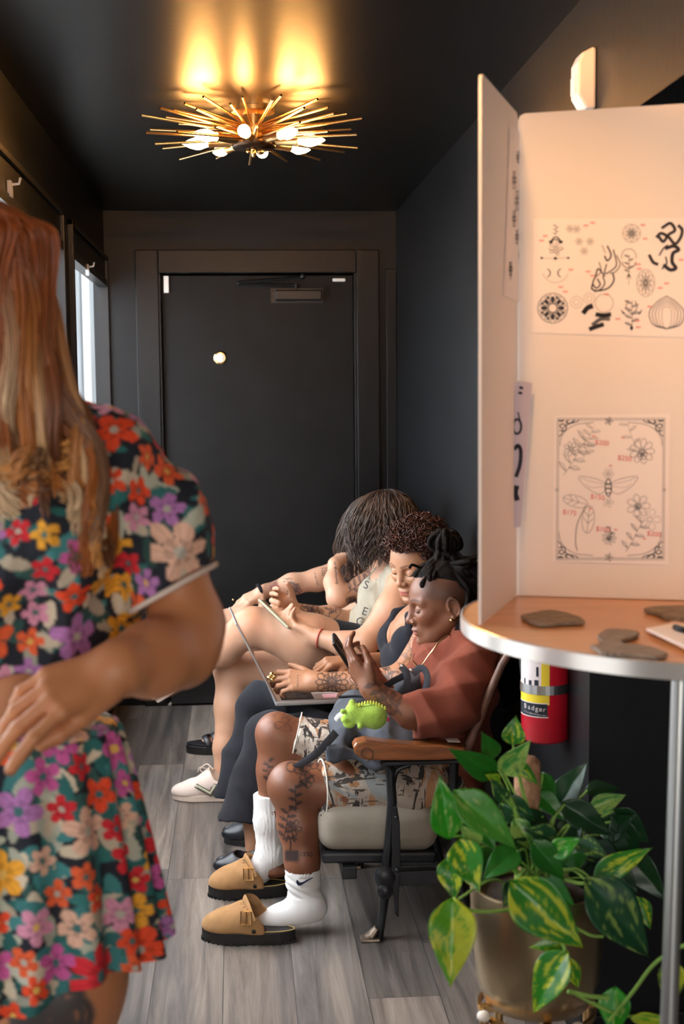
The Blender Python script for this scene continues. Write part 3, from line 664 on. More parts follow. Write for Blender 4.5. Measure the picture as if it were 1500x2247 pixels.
def col1(V, N):
    C = sk1(V, N)
    # shaved sides of the head: short stubble
    q = (V-c1)@R1/Z1
    st = (q[:, 2] > 0.02+0.35*(q[:, 0]-0.04)) & (q[:, 0] < 0.062) & (q[:, 2] > -0.05) & (np.abs(q[:, 1]) < 0.12) & (q[:, 0] > -0.14)
    st |= (q[:, 0] < -0.03) & (q[:, 2] > -0.07) & (q[:, 2] < 0.2) & (np.abs(q[:, 1]) < 0.11) & (q[:, 0] > -0.14)
    w = (np.clip(np.minimum((q[:, 2]-0.012-0.30*(q[:, 0]-0.04))/0.022, (0.070-q[:, 0])/0.018), 0, 1)*(q[:, 2] > -0.06)*(np.abs(q[:, 1]) < 0.12)*0.55*(1+0.2*snoise(V, 60, 9)))
    w = np.maximum(w, 0.5*np.clip((-0.02-q[:, 0])/0.02, 0, 1)*(q[:, 2] > -0.07)*(q[:, 2] < 0.2)*(q[:, 0] > -0.14))[:, None]; C[:] = C*(1-w)+np.array((0.025, 0.017, 0.014))*w
    facepaint(C, V, L1, R1, Z1, (0.33, 0.13, 0.115), (0.02, 0.012, 0.01))
    for y in (-1, 1): paint_ell(C, V, L1(0.07, y*0.045, -0.03), np.array((0.05, 0.03, 0.03)), R1, (0.25, 0.085, 0.042), 0.9, 0.4)
    ink = (0.035, 0.02, 0.018); k1 = SY(668, 1706, 3.6); n = tocam(k1)
    tattoo(C, V, N, SY(672, 1695, 3.56), n, (0, 0, 1), 0.042, [circ(x, .4+.15*math.sin(x*3), .32) for x in (-1, -.5, 0, .5, 1)]+petals(5, 0.1, 0.5, 0.4, 0, -0.5)+leafy(5), ink, 0.0016)
    tattoo(C, V, N, SY(648, 1752, 3.56), n, (0, 0, 1), 0.035, leafy(6, 1), ink, 0.0022)
    tattoo(C, V, N, SY(628, 1806, 3.56), n, (0.2, 0, 1), 0.045, leafy(8, 2)+petals(5, .1, .5, .3, 0.5, -0.2), ink, 0.0016)
    tattoo(C, V, N, SY(637, 1852, 3.56), n, (0, 0, 1), 0.03, PALM, ink, 0.0018)
    tattoo(C, V, N, SY(640, 1878, 3.56), n, (0, 0, 1), 0.022, solid_box(-0.7, -0.5, 0.7, 0.5, 10), ink, 0.0018)
    tattoo(C, V, N, SY(672, 1874, 3.56), n, (0, 0, 1), 0.014, [circ(-0.8, 0, .35), circ(0, 0, .35), circ(0.8, 0, .35)], ink, 0.0012)
    tattoo(C, V, N, SY(588, 1690, 3.87), n, (0, 0, 1), 0.032, leafy(6, 4), ink, 0.0016)
    tattoo(C, V, N, SY(625, 1580, 3.87), n, (0, 0, 1), 0.045, petals(5, 0.2, 0.8, 0.5), ink, 0.0012, 0.5)
    tattoo(C, V, N, SY(850, 1530, 3.50), n, (-0.6, 0, 0.8), 0.06, leafy(9, 5)+scribble_text(8, 3, 0.5), ink, 0.0022, 0.6)
    return C
fin = [fbox(c1+R1@[0.02, 0, -0.01], 0.145)+(0.0022,), fbox(SY(775, 1460, 3.62), [0.09, 0.16, 0.10])+(0.0026,)]
fin[1] = (np.array([SY(738, 1470, 3.6)[0]-0.03, 3.45, SY(700, 1530, 3.6)[2]]), np.array([SY(845, 1470, 3.75)[0], 3.95, SY(700, 1405, 3.6)[2]]), 0.0025)
fin.append((SY(560, 1900, 3.5)*[1, 0, 1]+[0, 3.5, 0], SY(735, 1640, 3.72)*[1, 0, 1]+[0, 3.72, 0], 0.0035))
fin = [tuple(f) for f in fin]
sdf_mesh('body', s, 0.006, 'skin_dark', p1, fin, None, col1)
# T-shirt
cloth('terracotta', (0.200, 0.055, 0.033), var=(18, 0.12), rough=0.9)
t = SDF()
t.ell(SY(985, 1505, 3.78), (0.140, 0.178, 0.175)); t.ell(SY(972, 1620, 3.78), (0.142, 0.170, 0.150), k=0.06); t.ell(SY(960, 1700, 3.78), (0.150, 0.178, 0.085), k=0.05)
t.cap(SY(1030, 1462, 3.62), SY(1030, 1462, 3.94), 0.068, k=0.05)
t.cap(SY(1046, 1450, 3.65), SY(1012, 1412, 3.74), 0.055, 0.055, k=0.05); t.cap(SY(1046, 1450, 3.91), SY(1012, 1412, 3.82), 0.055, 0.055, k=0.05)
t.cap(SY(1032, 1474, 3.61), SY(985, 1556, 3.54), 0.074, 0.080, k=0.03); t.cap(SY(985, 1556, 3.54), SY(880, 1580, 3.52), 0.078, 0.064, k=0.03); t.cap(SY(1040, 1470, 3.95), SY(905, 1560, 3.98), 0.076, 0.086, k=0.03)
t.hem(SY(985, 1548, 3.54), SY(898, 1580, 3.525), 0.066, big=0.10); t.hem(SY(1040, 1470, 3.95), SY(900, 1563, 3.98), 0.086)
t.half([XR-0.014, 3.78, 0.7], (1, 0, 0)); ncol = SY(985, 1392, 3.78); t.cap(SY(1010, 1420, 3.78), SY(965, 1350, 3.78), 0.066, 0.075, k=0.006, op='s')
sdf_mesh('t_shirt', t, 0.0055, 'terracotta', p1, disp=folds(24, 0.020, 5, (1, 0.5, 0.9)))
kc = SDF(); kR = frame(_n(SY(965, 1350, 3.78)-SY(1010, 1420, 3.78)), (0, 1, 0)); kR = np.stack([kR[:, 1], kR[:, 2], kR[:, 0]], 1)
kc.tor(SY(990, 1396, 3.78), kR, 0.074, 0.071, 0.006); sdf_mesh('collar', kc, 0.003, 'terracotta', p1)
# camouflage shorts
MC = bpy.data.materials.new('camouflage'); MC.use_nodes = True
def camo(m):
    nt = m.node_tree; N = nt.nodes; L = nt.links; b = N['Principled BSDF']; b.inputs['Roughness'].default_value = 0.9
    tc = N.new('ShaderNodeTexCoord')
    def lay(scale, dist, lo, hi, stretch):
        mp = N.new('ShaderNodeMapping'); mp.inputs['Scale'].default_value = stretch; L.new(tc.outputs['Object'], mp.inputs[0])
        n = N.new('ShaderNodeTexNoise'); n.inputs['Scale'].default_value = scale; n.inputs['Detail'].default_value = 4; n.inputs['Distortion'].default_value = dist; L.new(mp.outputs[0], n.inputs['Vector'])
        r = N.new('ShaderNodeMapRange'); r.inputs[1].default_value = lo; r.inputs[2].default_value = hi; L.new(n.outputs[0], r.inputs[0]); return r.outputs[0]
    prev = None; base = (0.56, 0.50, 0.43, 1)
    for sc, di, lo, hi, st, c in [(10, 1, 0.46, 0.52, (1, 1, .6), (0.40, 0.33, 0.27, 1)), (11, 2, 0.53, 0.57, (1.4, 1, .5), (0.38, 0.19, 0.09, 1)), (8, 1.2, 0.56, 0.60, (1, 1, .8), (0.26, 0.28, 0.28, 1)), (11, 3, 0.55, 0.58, (1.6, 1, .5), (0.035, 0.03, 0.028, 1)), (15, 2.5, 0.57, 0.60, (.5, 1, 1.8), (0.07, 0.055, 0.045, 1))]:
        x = N.new('ShaderNodeMix'); x.data_type = 'RGBA'; L.new(lay(sc, di, lo, hi, st), x.inputs[0])
        if prev: L.new(prev, x.inputs[6])
        else: x.inputs[6].default_value = base
        x.inputs[7].default_value = c; prev = x.outputs[2]
    L.new(prev, b.inputs['Base Color'])
camo(MC)
t = SDF(); t.ell(SY(940, 1712, 3.78), (0.15, 0.185, 0.092))
t.cap(SY(930, 1718, 3.655), SY(690, 1729, 3.62), 0.102, 0.080, k=0.04); t.cap(SY(900, 1672, 3.89), SY(635, 1614, 3.92), 0.095, 0.073, k=0.03)
t.hem(SY(930, 1718, 3.655), SY(699, 1729, 3.62), 0.083, wall=0.006, big=0.12, inner=False); t.hem(SY(900, 1672, 3.89), SY(643, 1615, 3.92), 0.075, wall=0.006, big=0.11, inner=False)
sdf_mesh('shorts', t, 0.0055, MC, p1, disp=folds(24, 0.014, 8))
b = MB()
for bq, a, ra in ((SY(706, 1729, 3.62), SY(900, 1718, 3.655), 0.080), (SY(650, 1616, 3.92), SY(890, 1672, 3.89), 0.073)):
    Rr = frame(_n(bq-a), (0, 0, 1)); cir = [bq+Rr[:, 1]*ra*math.cos(q)+Rr[:, 2]*ra*math.sin(q) for q in np.arange(0, 6.283, 0.2)]
    MB().tube(cir, 0.0022, 6, close=True).build('hem', mat('hem_thread', (0.75, 0.7, 0.62), 0.8), p1, smooth=True)
# socks
cloth('sock_white', (0.64, 0.62, 0.60), bump=(260, 0.4, 0.0012, (1, 1, 0.05)), var=None)
t = SDF(); t.chain([SY(662, 1893, 3.59), SY(665, 1930, 3.588), SY(668, 1975, 3.58)], [0.048, 0.047, 0.040], k=0.02)
t.ell(SY(690, 1992, 3.575), (0.035, 0.036, 0.034), k=0.03); t.chain([SY(672, 1988, 3.58), SY(612, 2018, 3.575), SY(545, 2042, 3.57)], [0.041, 0.036, 0.030], k=0.03)
t.ell(SY(650, 2012, 3.575), (0.05, 0.033, 0.028), k=0.03)
t.hem(SY(665, 1960, 3.59), SY(661, 1889, 3.59), 0.048, 0.004)
t.half([0, 0, 0.034], (0, 0, -1)); so = sdf_mesh('sock', t, 0.004, 'sock_white', p1, disp=lambda P: 0.0013*np.sin(np.arctan2(P[:, 1]-3.585, P[:, 0]-0.18)*44)*(P[:, 2] > 0.16)-0.004*(1-np.abs(np.sin(P[:, 2]*150+P[:, 0]*60)))*(np.abs(P[:, 2]-0.135) < 0.03))
t = SDF(); t.chain([SY(589, 1745, 3.90), SY(590, 1800, 3.895), SY(592, 1870, 3.89)], [0.046, 0.044, 0.040], k=0.02)
t.chain([SY(596, 1880, 3.885), SY(560, 1918, 3.88), SY(520, 1945, 3.875)], [0.040, 0.034, 0.03], k=0.03)
t.hem(SY(590, 1800, 3.9), SY(588, 1741, 3.90), 0.046, 0.004)
t.half([0, 0, 0.034], (0, 0, -1)); sdf_mesh('sock', t, 0.004, 'sock_white', p1, disp=lambda P: 0.0013*np.sin(np.arctan2(P[:, 1]-3.89, P[:, 0]-0.09)*44))
# small sports mark on the near sock
sw = [(-1.0, -0.10), (-0.82, -0.42), (-0.45, -0.42), (1.0, 0.42), (-0.35, -0.08), (-0.62, -0.10), (-0.78, 0.12), (-0.93, 0.22)]
def onsurf(px, py, Y): return SY(px, py, Y)
cm = SY(668, 1935, 3.536); u = np.array([1, 0.02, 0]); 
MB().prism([(x*0.023, y*0.023) for x, y in sw], cm, u, (0, 0, 1), (0, 0.012, 0)).build('sock_mark', mat('navy_thread', (0.01, 0.015, 0.05), 0.7), so)
# clogs
cloth('suede', (0.34, 0.185, 0.080), bump=(500, 0.3, 0.0006), var=(30, 0.16)); MT['rubber'] = mat('rubber', (0.012, 0.011, 0.011), 0.5, bump=(200, 0.2, 0.001)); MT['yellow_stitch'] = mat('yellow_stitch', (0.42, 0.30, 0.10), 0.7)
def sole_outline(n=40):
    out = []
    for i in range(n):
        t_ = 2*math.pi*i/n; x = math.cos(t_); y = math.sin(t_)
        w = 0.046+0.008*math.tanh(x*2)-0.006*math.exp(-((x+0.15)/0.35)**2); out.append((0.138*x, w*y*(1-0.12*abs(x)**4)))
    return out
def clog(toe, heel, label=None):
    toe = np.array(toe); heel = np.array(heel); f = _n((toe-heel)*[1, 1, 0]); l = np.cross([0, 0, 1], f); c = (toe+heel)/2; c[2] = 0; Ls = np.linalg.norm((toe-heel)[:2])/0.276
    W_ = lambda x, y, z: c+f*x*Ls+l*y*1.0+np.array([0, 0, z])
    b = MB(); ol = sole_outline(); b.prism([(x*Ls, y) for x, y in ol], c+[0, 0, 0.0], f, l, (0, 0, 0.036)); shoe = b.build('shoe_sole', 'rubber', p1, bevel=0.004)
    b = MB()
    for i in range(0, 40): 
        x, y = ol[i]; b.box(W_(x*0.995, y*0.985, 0)+[-0.003, -0.003, 0.0], W_(x*0.995, y*0.985, 0)+[0.003, 0.003, 0.009])
    b.build('sole_lug', 'rubber', shoe)['kind'] = 'stuff'
    MB().tube([W_(x*0.985, y*0.96, 0.037) for x, y in ol], 0.0016, 5, close=True).build('stitching', 'yellow_stitch', shoe)
    s2 = SDF(); RR = np.stack([f, l, [0, 0, 1.0]], 1)
    s2.ell(W_(0.075, 0, 0.042), (0.062*Ls, 0.050, 0.036), RR); s2.chain([W_(0.05, 0, 0.05), W_(-0.01, 0, 0.066)], [0.042, 0.046], k=0.03)
    s2.chain([W_(0.0, 0, 0.06), W_(-0.035, 0, 0.065)], [0.045, 0.047], k=0.03); s2.ell(W_(-0.03, 0, 0.03), (0.06, 0.049, 0.03), RR, k=0.02)
    s2.half(W_(0, 0, 0.034), (0, 0, -1)); s2.cap(W_(0.02, 0, 0.066), W_(-0.12, 0, 0.105), 0.036, 0.06, k=0.006, op='s'); s2.cap(W_(-0.075, 0, 0.0), W_(-0.075, 0, 0.12), 0.045, k=0.006, op='s')
    s2.half(W_(-0.06, 0, 0), -f)
    up = sdf_mesh('shoe_upper', s2, 0.0035, 'suede', p1)
    # instep strap with buckle and rivet
    st = []
    for q in np.linspace(-1.25, 1.25, 15): st.append(W_(0.012-0.030*abs(q), 0.052*math.sin(q), 0.052+0.066*math.cos(q)))
    MB().tube(st, 0.012, 8, flat=(0.25, 1.0)).build('strap', 'suede', up, smooth=True)
    side = -1 if l[1] > 0 else 1
    pb = W_(-0.004, side*0.046, 0.083); Rb = frame(f, (0, 0, 1)); bb = MB()
    q = [pb+f*a*0.014+np.array([0, 0, 1])*z*0.016+l*side*(0.006-0.006*z) for a, z in ((-1, -1), (1, -1), (1, 1), (-1, 1))]; bb.tube(q, 0.0022, 6, close=True); bb.tube([q[0]*0.5+q[1]*0.5, q[2]*0.5+q[3]*0.5], 0.0018, 6)
    bb.build('buckle', 'brass', up)
    MB().sphere(W_(-0.026, side*0.0535, 0.046), (0.006, 0.003, 0.006)).build('rivet', 'rubber', up, smooth=True)
clog(SZ(443, 2058), SZ(648, 2066)); clog(SZ(457, 1965), SZ(632, 1962))
# jewellery
MB().sphere(SY(990, 1361, 3.695), 0.0062).sphere(SY(998, 1357, 3.70), 0.003).build('earring', 'gold', p1, smooth=True)
MB().sphere(L1(0.098, 0.0215, -0.036), 0.0024).build('nose_stud', 'gold', p1, smooth=True)
ch = catmull([SY(1012, 1388, 3.72), SY(975, 1398, 3.68), SY(945, 1432, 3.66), SY(922, 1462, 3.68), SY(906, 1450, 3.75), SY(915, 1420, 3.82)], 10)
MB().tube(ch, 0.0022, 6).build('necklace', 'gold', p1, smooth=True)
# hair: locs gathered in a top knot, the rest falling behind
MT['hair_black'] = mat('hair_black', (0.007, 0.0055, 0.005), 0.75, bump=(350, 0.8, 0.002), spec=0.12, var=(60, 0.6))
hs = []; hr = []; bun = SY(978, 1212, 3.79); rr = random.Random(2)
for i in range(46):      # from hairline and crown up into the knot
    a = rr.uniform(-1.0, 1.0); x = rr.uniform(-0.085, 0.066); y = a*0.062*math.sqrt(max(0.05, 1-(x/0.1)**2)); zz = 0.03+0.088*math.sqrt(max(0.02, 1-(y/0.078)**2-((x+0.012)/0.1)**2)); p = L1(x, y, zz); 
    m = (p+bun)/2+_n(p-c1)*(0.010 if x < 0.02 else 0.003); q = bun+np.array([rr.uniform(-1, 1), rr.uniform(-1, 1), rr.uniform(-0.4, 1)])*0.022
    hs.append(catmull([p-_n(p-c1)*0.004, p+_n(p-c1)*0.006+_n(bun-p)*0.006, m, q], 5)); hr.append(rr.uniform(0.0065, 0.0085))
for i in range(40):      # loops of the knot
    t_ = rr.uniform(0, 6.28); d = np.array([math.cos(t_), math.sin(t_)*0.8, 0]); q = bun+[0, 0, 0.012]; hgt = rr.uniform(0.02, 0.055); w = rr.uniform(0.02, 0.048)
    hs.append(catmull([q, q+d*w*0.5+[0, 0, hgt], q+d*w+[0, 0, hgt*0.75], q+d*w*1.05+[0, 0, hgt*0.1], q+d*0.02+[0, 0, -0.01]], 4)); hr.append(rr.uniform(0.006, 0.0078))
hs.append(catmull([bun, SY(995, 1208, 3.78), SY(1012, 1222, 3.76), SY(1027, 1232, 3.75)], 5)); hr.append(np.linspace(0.0065, 0.003, 16))
hs.append(catmull([L1(0.05, 0.02, 0.11), L1(0.075, 0.03, 0.125), L1(0.085, 0.035, 0.118)], 5)); hr.append(0.004)
for i in range(46):      # locs hanging at the back of the head down to the shoulders
    x = rr.uniform(-0.115, -0.045); y = rr.uniform(-0.072, 0.072); zz = rr.uniform(0.0, 0.10); p = L1(x, y, zz); e = SY(1022+rr.uniform(-28, 20), rr.uniform(1380, 1440), 3.78+y*1.2+rr.uniform(-0.01, 0.01))
    m = SY(1030+rr.uniform(-14, 12), 1325+rr.uniform(-15, 15), 3.78+y*1.25)
    hs.append(catmull([L1(x*0.4, y*0.6, 0.112-0.02*rr.random()), p+_n(p-c1)*0.008, m, e], 6)); hr.append(rr.uniform(0.006, 0.0082))
strands('hair', hs, hr, 'hair_black', p1, 7)
t = SDF(); t.ell(L1(-0.018, 0, 0.052), np.array((0.094, 0.071, 0.078))*Z1, R1); t.ell(bun+[0, 0, 0.012], (0.034, 0.034, 0.032), k=0.02); t.ell(L1(-0.075, 0, 0.03), np.array((0.055, 0.068, 0.075))*Z1, R1, k=0.03); t.half(L1(0.05, 0, 0.062), R1@_n([0.25, 0, -1.0]))
t.ell(L1(-0.09, 0, 0.02), np.array((0.05, 0.066, 0.075))*Z1, R1, k=0.03)
sdf_mesh('hair_base', t, 0.004, 'hair_black', p1, disp=folds(120, 0.004, 6))
# ============================== person 2: black top, dark jeans, laptop
c2 = SY(917, 1234, 4.31); R2 = frame((-0.74, -0.62, -0.30), (-0.16, -0.16, 0.97)); Z2 = 1.03
p2 = thing('person', 'person with short curly auburn hair in black top and dark jeans using a laptop', 'person', SZ(640, 1880)*[1, 1, 0]+[0.2, 0.1, 0], 'people waiting on the row of seats')
s = SDF(); L2 = head(s, c2, R2, Z2)
s.chain([c2+R2@[-0.03, 0, -0.05], SY(946, 1318, 4.36), SY(952, 1350, 4.36)], [0.050, 0.048, 0.06], k=0.03)
s.ell(SY(920, 1415, 4.34), (0.105, 0.145, 0.14), k=0.04); s.cap(SY(950, 1372, 4.20), SY(940, 1365, 4.48), 0.052, k=0.05)
s.ell(SY(898, 1412, 4.25), (0.056, 0.058, 0.060), k=0.02); s.ell(SY(868, 1402, 4.41), (0.056, 0.058, 0.060), k=0.02)
s.ell(SY(905, 1500, 4.34), (0.11, 0.13, 0.12), k=0.05); s.ell(SY(890, 1560, 4.34), (0.13, 0.16, 0.10), k=0.05)
s.chain([SY(952, 1382, 4.18), SY(882, 1488, 4.10), SY(800, 1497, 4.13), SY(692, 1496, 4.16)], [0.050, 0.042, 0.039, 0.028], k=0.025)
hand(s, SY(696, 1496, 4.16), VV((696, 1496, 4.16), (628, 1492, 4.17)), (-0.05, -0.75, 0.65), 1.0, thumb=-1, curls=[(0.35, 0.6, 0.4), (0.45, 0.7, 0.5), (0.5, 0.8, 0.5), (0.55, 0.8, 0.5)], topen=0.75, tcurl=(0.2, 0.1), spread=0.09)
s.chain([SY(935, 1378, 4.50), SY(862, 1455, 4.55), SY(766, 1452, 4.42)], [0.048, 0.040, 0.028], k=0.025)
hand(s, SY(768, 1452, 4.42), VV((768, 1452, 4.42), (712, 1455, 4.38)), (-0.2, -0.3, 0.93), 1.0, thumb=1, curls=[(0.6, 0.8, 0.4)]*4, topen=0.6, spread=0.1)
s.ell(SY(550, 1852, 4.36), (0.06, 0.033, 0.028)); s.ell(SY(545, 1912, 4.12), (0.07, 0.033, 0.028))
s.chain([SY(545, 1760, 4.38), SY(560, 1845, 4.37)], [0.04, 0.034]); s.chain([SY(560, 1790, 4.15), SY(565, 1895, 4.13)], [0.04, 0.036])
s.chain([SY(840, 1615, 4.25), SY(600, 1606, 4.20), SY(563, 1800, 4.15)], [0.06, 0.04, 0.04]); s.chain([SY(840, 1545, 4.45), SY(580, 1552, 4.47), SY(545, 1770, 4.38)], [0.06, 0.04, 0.04])
sk2 = skin((0.39, 0.19, 0.105), 0.06, 11)
def col2(V, N):
    C = sk2(V, N); facepaint(C, V, L2, R2, Z2, (0.42, 0.12, 0.11), (0.05, 0.02, 0.012))
    ink = (0.07, 0.04, 0.03); n = tocam(c2)
    tattoo(C, V, N, SY(728, 1497, 4.12), n, (0, 0, 1), 0.052, petals(14, 0.25, 1.0, 0.35)+petals(10, .2, .6, .3)+[circ(0, 0, .2, 8), circ(0, 0, .12, 8), circ(0, 0, .05, 8)], ink, 0.0015, 0.8)
    tattoo(C, V, N, SY(800, 1500, 4.10), n, (0, 0, 1), 0.05, petals(9, 0.25, 1.0, 0.4)+petals(7, .2, .6, .3), ink, 0.0015, 0.8)
    tattoo(C, V, N, SY(851, 1496, 4.08), n, (0, 0, 1), 0.045, petals(8, 0.25, 1.0, 0.4)+leafy(7), ink, 0.0015, 0.8)
    tattoo(C, V, N, SY(900, 1436, 4.1), n, (0.3, 0, 1), 0.06, petals(8, 0.2, 0.8, 0.4)+leafy(7), ink, 0.0013, 0.5)
    tattoo(C, V, N, SY(652, 1497, 4.13), n, (1, 0, 0), 0.02, scribble_text(6, 3, 0.12), ink, 0.001, 0.7)
    return C
hb = lambda pts, m: (np.min([SY(*p) for p in pts], 0)-m, np.max([SY(*p) for p in pts], 0)+m)
sdf_mesh('body', s, 0.006, 'skin', p2, [fbox(c2+R2@[0.02, 0, -0.01], 0.14)+(0.0024,), hb([(590, 1470, 4.10), (900, 1530, 4.2)], 0.03)+(0.0026,), hb([(690, 1435, 4.35), (760, 1480, 4.42)], 0.02)+(0.003,)], None, col2)
cloth('black_rib', (0.013, 0.015, 0.022), sheen=0.1)
t = SDF(); t.ell(SY(915, 1430, 4.34), (0.110, 0.150, 0.105)); t.ell(SY(898, 1414, 4.25), (0.063, 0.064, 0.066), k=0.015); t.ell(SY(867, 1404, 4.41), (0.063, 0.064, 0.066), k=0.015); t.ell(SY(890, 1450, 4.33), (0.085, 0.12, 0.06), k=0.03)
t.half(SY(900, 1474, 4.3), (0.25, 0, -1)); 
t.ell(SY(878, 1352, 4.335), (0.095, 0.050, 0.125), roty(-0.45), k=0.006, op='s')
t.chain([SY(900, 1385, 4.215), SY(898, 1352, 4.235), SY(945, 1338, 4.26)], [0.020, 0.014, 0.014], k=0.012); t.chain([SY(850, 1385, 4.42), SY(868, 1345, 4.42), SY(925, 1325, 4.44)], [0.020, 0.014, 0.014], k=0.012)
t.half(SY(900, 1474, 4.3), (0.25, 0, -1))
sdf_mesh('crop_top', t, 0.004, 'black_rib', p2)
cloth('dark_denim', (0.0125, 0.0125, 0.0160), bump=(500, 0.5, 0.0008), sheen=0.06)
t = SDF(); t.ell(SY(880, 1555, 4.34), (0.15, 0.185, 0.095))
t.chain([SY(850, 1615, 4.24), SY(700, 1614, 4.22), SY(588, 1606, 4.20)], [0.095, 0.085, 0.078], k=0.03); t.chain([SY(850, 1545, 4.45), SY(700, 1545, 4.46), SY(560, 1548, 4.47)], [0.095, 0.085, 0.075], k=0.02)
t.chain([SY(590, 1608, 4.20), SY(565, 1690, 4.17), SY(540, 1800, 4.13)], [0.076, 0.074, 0.095], k=0.02); t.chain([SY(562, 1552, 4.47), SY(540, 1650, 4.43), SY(520, 1745, 4.38)], [0.074, 0.070, 0.085], k=0.02)
t.half(SY(540, 1822, 4.13), (0.15, 0, -1)) if False else None
t.box(SY(540, 1812, 4.13)-[0, 0, 0.1], (0.2, 0.2, 0.1), k=0.003, op='s') if False else None
t.half([0, 0, 0.143], (0, 0, -1)); t.cap(SY(537, 1870, 4.13), SY(541, 1830, 4.14), 0.082, 0.06, k=0.004, op='s'); t.cap(SY(516, 1820, 4.38), SY(520, 1780, 4.39), 0.074, 0.05, k=0.004, op='s')
sdf_mesh('jeans', t, 0.006, 'dark_denim', p2, disp=folds(20, 0.018, 12, (1, 1, 0.35)))
# split-toe black shoes
MT['black_leather'] = mat('black_leather', (0.011, 0.011, 0.015), 0.35)
def flat_shoe(toe, heel, par):
    toe = np.array(toe); heel = np.array(heel); f = _n((toe-heel)*[1, 1, 0]); l = np.cross([0, 0, 1], f); c = (toe+heel)/2; c[2] = 0; Ls = np.linalg.norm((toe-heel)[:2])/0.25
    W_ = lambda x, y, z: c+f*x*Ls+l*y+np.array([0, 0, z]); RR = np.stack([f, l, [0, 0, 1.0]], 1)
    sole = MB().prism([(x*Ls*0.9, y*0.9) for x, y in sole_outline()], c, f, l, (0, 0, 0.022)).build('shoe_sole', 'rubber', par, bevel=0.004)
    s2 = SDF(); s2.ell(W_(0.07, 0.016, 0.034), (0.055, 0.028, 0.026), RR); s2.ell(W_(0.075, -0.018, 0.034), (0.052, 0.022, 0.026), RR, k=0.008)
    s2.chain([W_(0.04, 0, 0.045), W_(-0.03, 0, 0.05), W_(-0.09, 0, 0.045)], [0.037, 0.038, 0.034], k=0.03); s2.half(W_(0, 0, 0.02), (0, 0, -1)); s2.cap(W_(0.02, 0, 0.085), W_(-0.1, 0, 0.085), 0.034, k=0.004, op='s')
    sdf_mesh('shoe_upper', s2, 0.004, 'black_leather', par)
flat_shoe(SZ(490, 1848), SZ(640, 1850), p2); flat_shoe(SZ(474, 1918), SZ(628, 1928), p2)
b = MB()
for dx, dz in ((-0.009, 0), (0.007, 0.004), (-0.001, 0.011), (0.0, -0.006)): b.sphere(SY(597, 1487, 4.125)+[dx, 0, dz], 0.0085, n=12, m=8)
b.build('ring', 'gold', p2, smooth=True)
# short tight curls
hs = []; hr = []; hc = []
N_ = 1500
for i in range(N_):
    zc = 1-1.35*(i+0.5)/N_; ph = i*2.39996; rad = math.sqrt(max(0, 1-zc*zc)); d = np.array([rad*math.cos(ph), rad*math.sin(ph), zc])
    q = np.array([-0.016, 0, 0.034])+d*np.array([0.100, 0.082, 0.090])
    if q[0] > 0.045 and q[2] < 0.070: continue
    if q[0] > 0.0 and q[2] < 0.035: continue
    if q[2] < -0.03 and q[0] > -0.03: continue
    thick = 0.012+0.020*max(0, d[2])+0.012*max(0, d[0])
    nrm = _n(d/np.array([0.1, 0.082, 0.09])); e1 = _n(np.cross(nrm, [0.3, 0.2, 1])); e2 = np.cross(nrm, e1); r0 = RNG.uniform(0.004, 0.0075); tu = RNG.uniform(1.4, 2.4); p0 = RNG.uniform(0, 6.28); tilt = RNG.normal(size=3)*0.4
    pts = [L2(*(q+nrm*(thick*u)+e1*r0*math.cos(p0+u*tu*6.28)+e2*r0*math.sin(p0+u*tu*6.28)+tilt*0.012*u)) for u in np.linspace(0, 1, 13)]
    hs.append(np.array(pts)); hr.append(RNG.uniform(0.0016, 0.0024)); k_ = RNG.uniform(0.5, 1.3); hc.append(np.array([0.050, 0.015, 0.008])*k_)
MT['hair_auburn'] = mat('hair_auburn', (0.1, 0.03, 0.02), 0.35, vcol=True, spec=0.5)
strands('hair', hs, hr, 'hair_auburn', p2, 5, hc)
t = SDF(); t.ell(L2(-0.018, 0, 0.045), np.array((0.101, 0.082, 0.088))*Z2, R2); t.ell(L2(0.06, 0, -0.012), np.array((0.07, 0.11, 0.083))*Z2, R2, k=0.008, op='s'); t.half(L2(0, 0, -0.02), -R2[:, 2])
sdf_mesh('hair_base', t, 0.004, mat('hair_root', (0.03, 0.011, 0.007), 0.8, bump=(200, 1, 0.003)), p2)
# ============================== person 3: beige sleeveless shirt, crossed bare legs, phone
c3 = SY(848, 1148, 4.92); R3 = frame((-0.55, 0.78, -0.30), (-0.2, 0.1, 0.97))
p3 = thing('person', 'person with wavy brown hair in beige sleeveless shirt, bare legs crossed', 'person', SZ(500, 1760)*[1, 1, 0]+[0.3, 0.1, 0], 'people waiting on the row of seats')
s = SDF(); L3 = head(s, c3, R3, 1.0)
s.chain([c3+R3@[-0.03, 0, -0.05], SY(862, 1235, 4.90), SY(868, 1255, 4.90)], [0.050, 0.048, 0.06], k=0.03)
s.ell(SY(850, 1330, 4.92), (0.10, 0.14, 0.15), k=0.04); s.cap(SY(876, 1282, 4.75), SY(862, 1272, 5.08), 0.048, k=0.05); s.ell(SY(820, 1410, 4.92), (0.11, 0.14, 0.12), k=0.05); s.ell(SY(800, 1440, 4.92), (0.12, 0.16, 0.10), k=0.05)
s.chain([SY(880, 1292, 4.71), SY(862, 1340, 4.66), SY(800, 1412, 4.60), SY(760, 1415, 4.62), SY(688, 1397, 4.68)], [0.056, 0.062, 0.044, 0.044, 0.028], k=0.03)
hand(s, SY(692, 1398, 4.68), VV((692, 1398, 4.68), (632, 1366, 4.74)), (0.25, -0.5, -0.8), 0.98, thumb=1, curls=[(0.4, 0.8, 0.4), (0.4, 0.7, 0.4), (0.45, 0.7, 0.4), (0.5, 0.7, 0.4)], topen=0.3, tcurl=(0.5, 0.3))
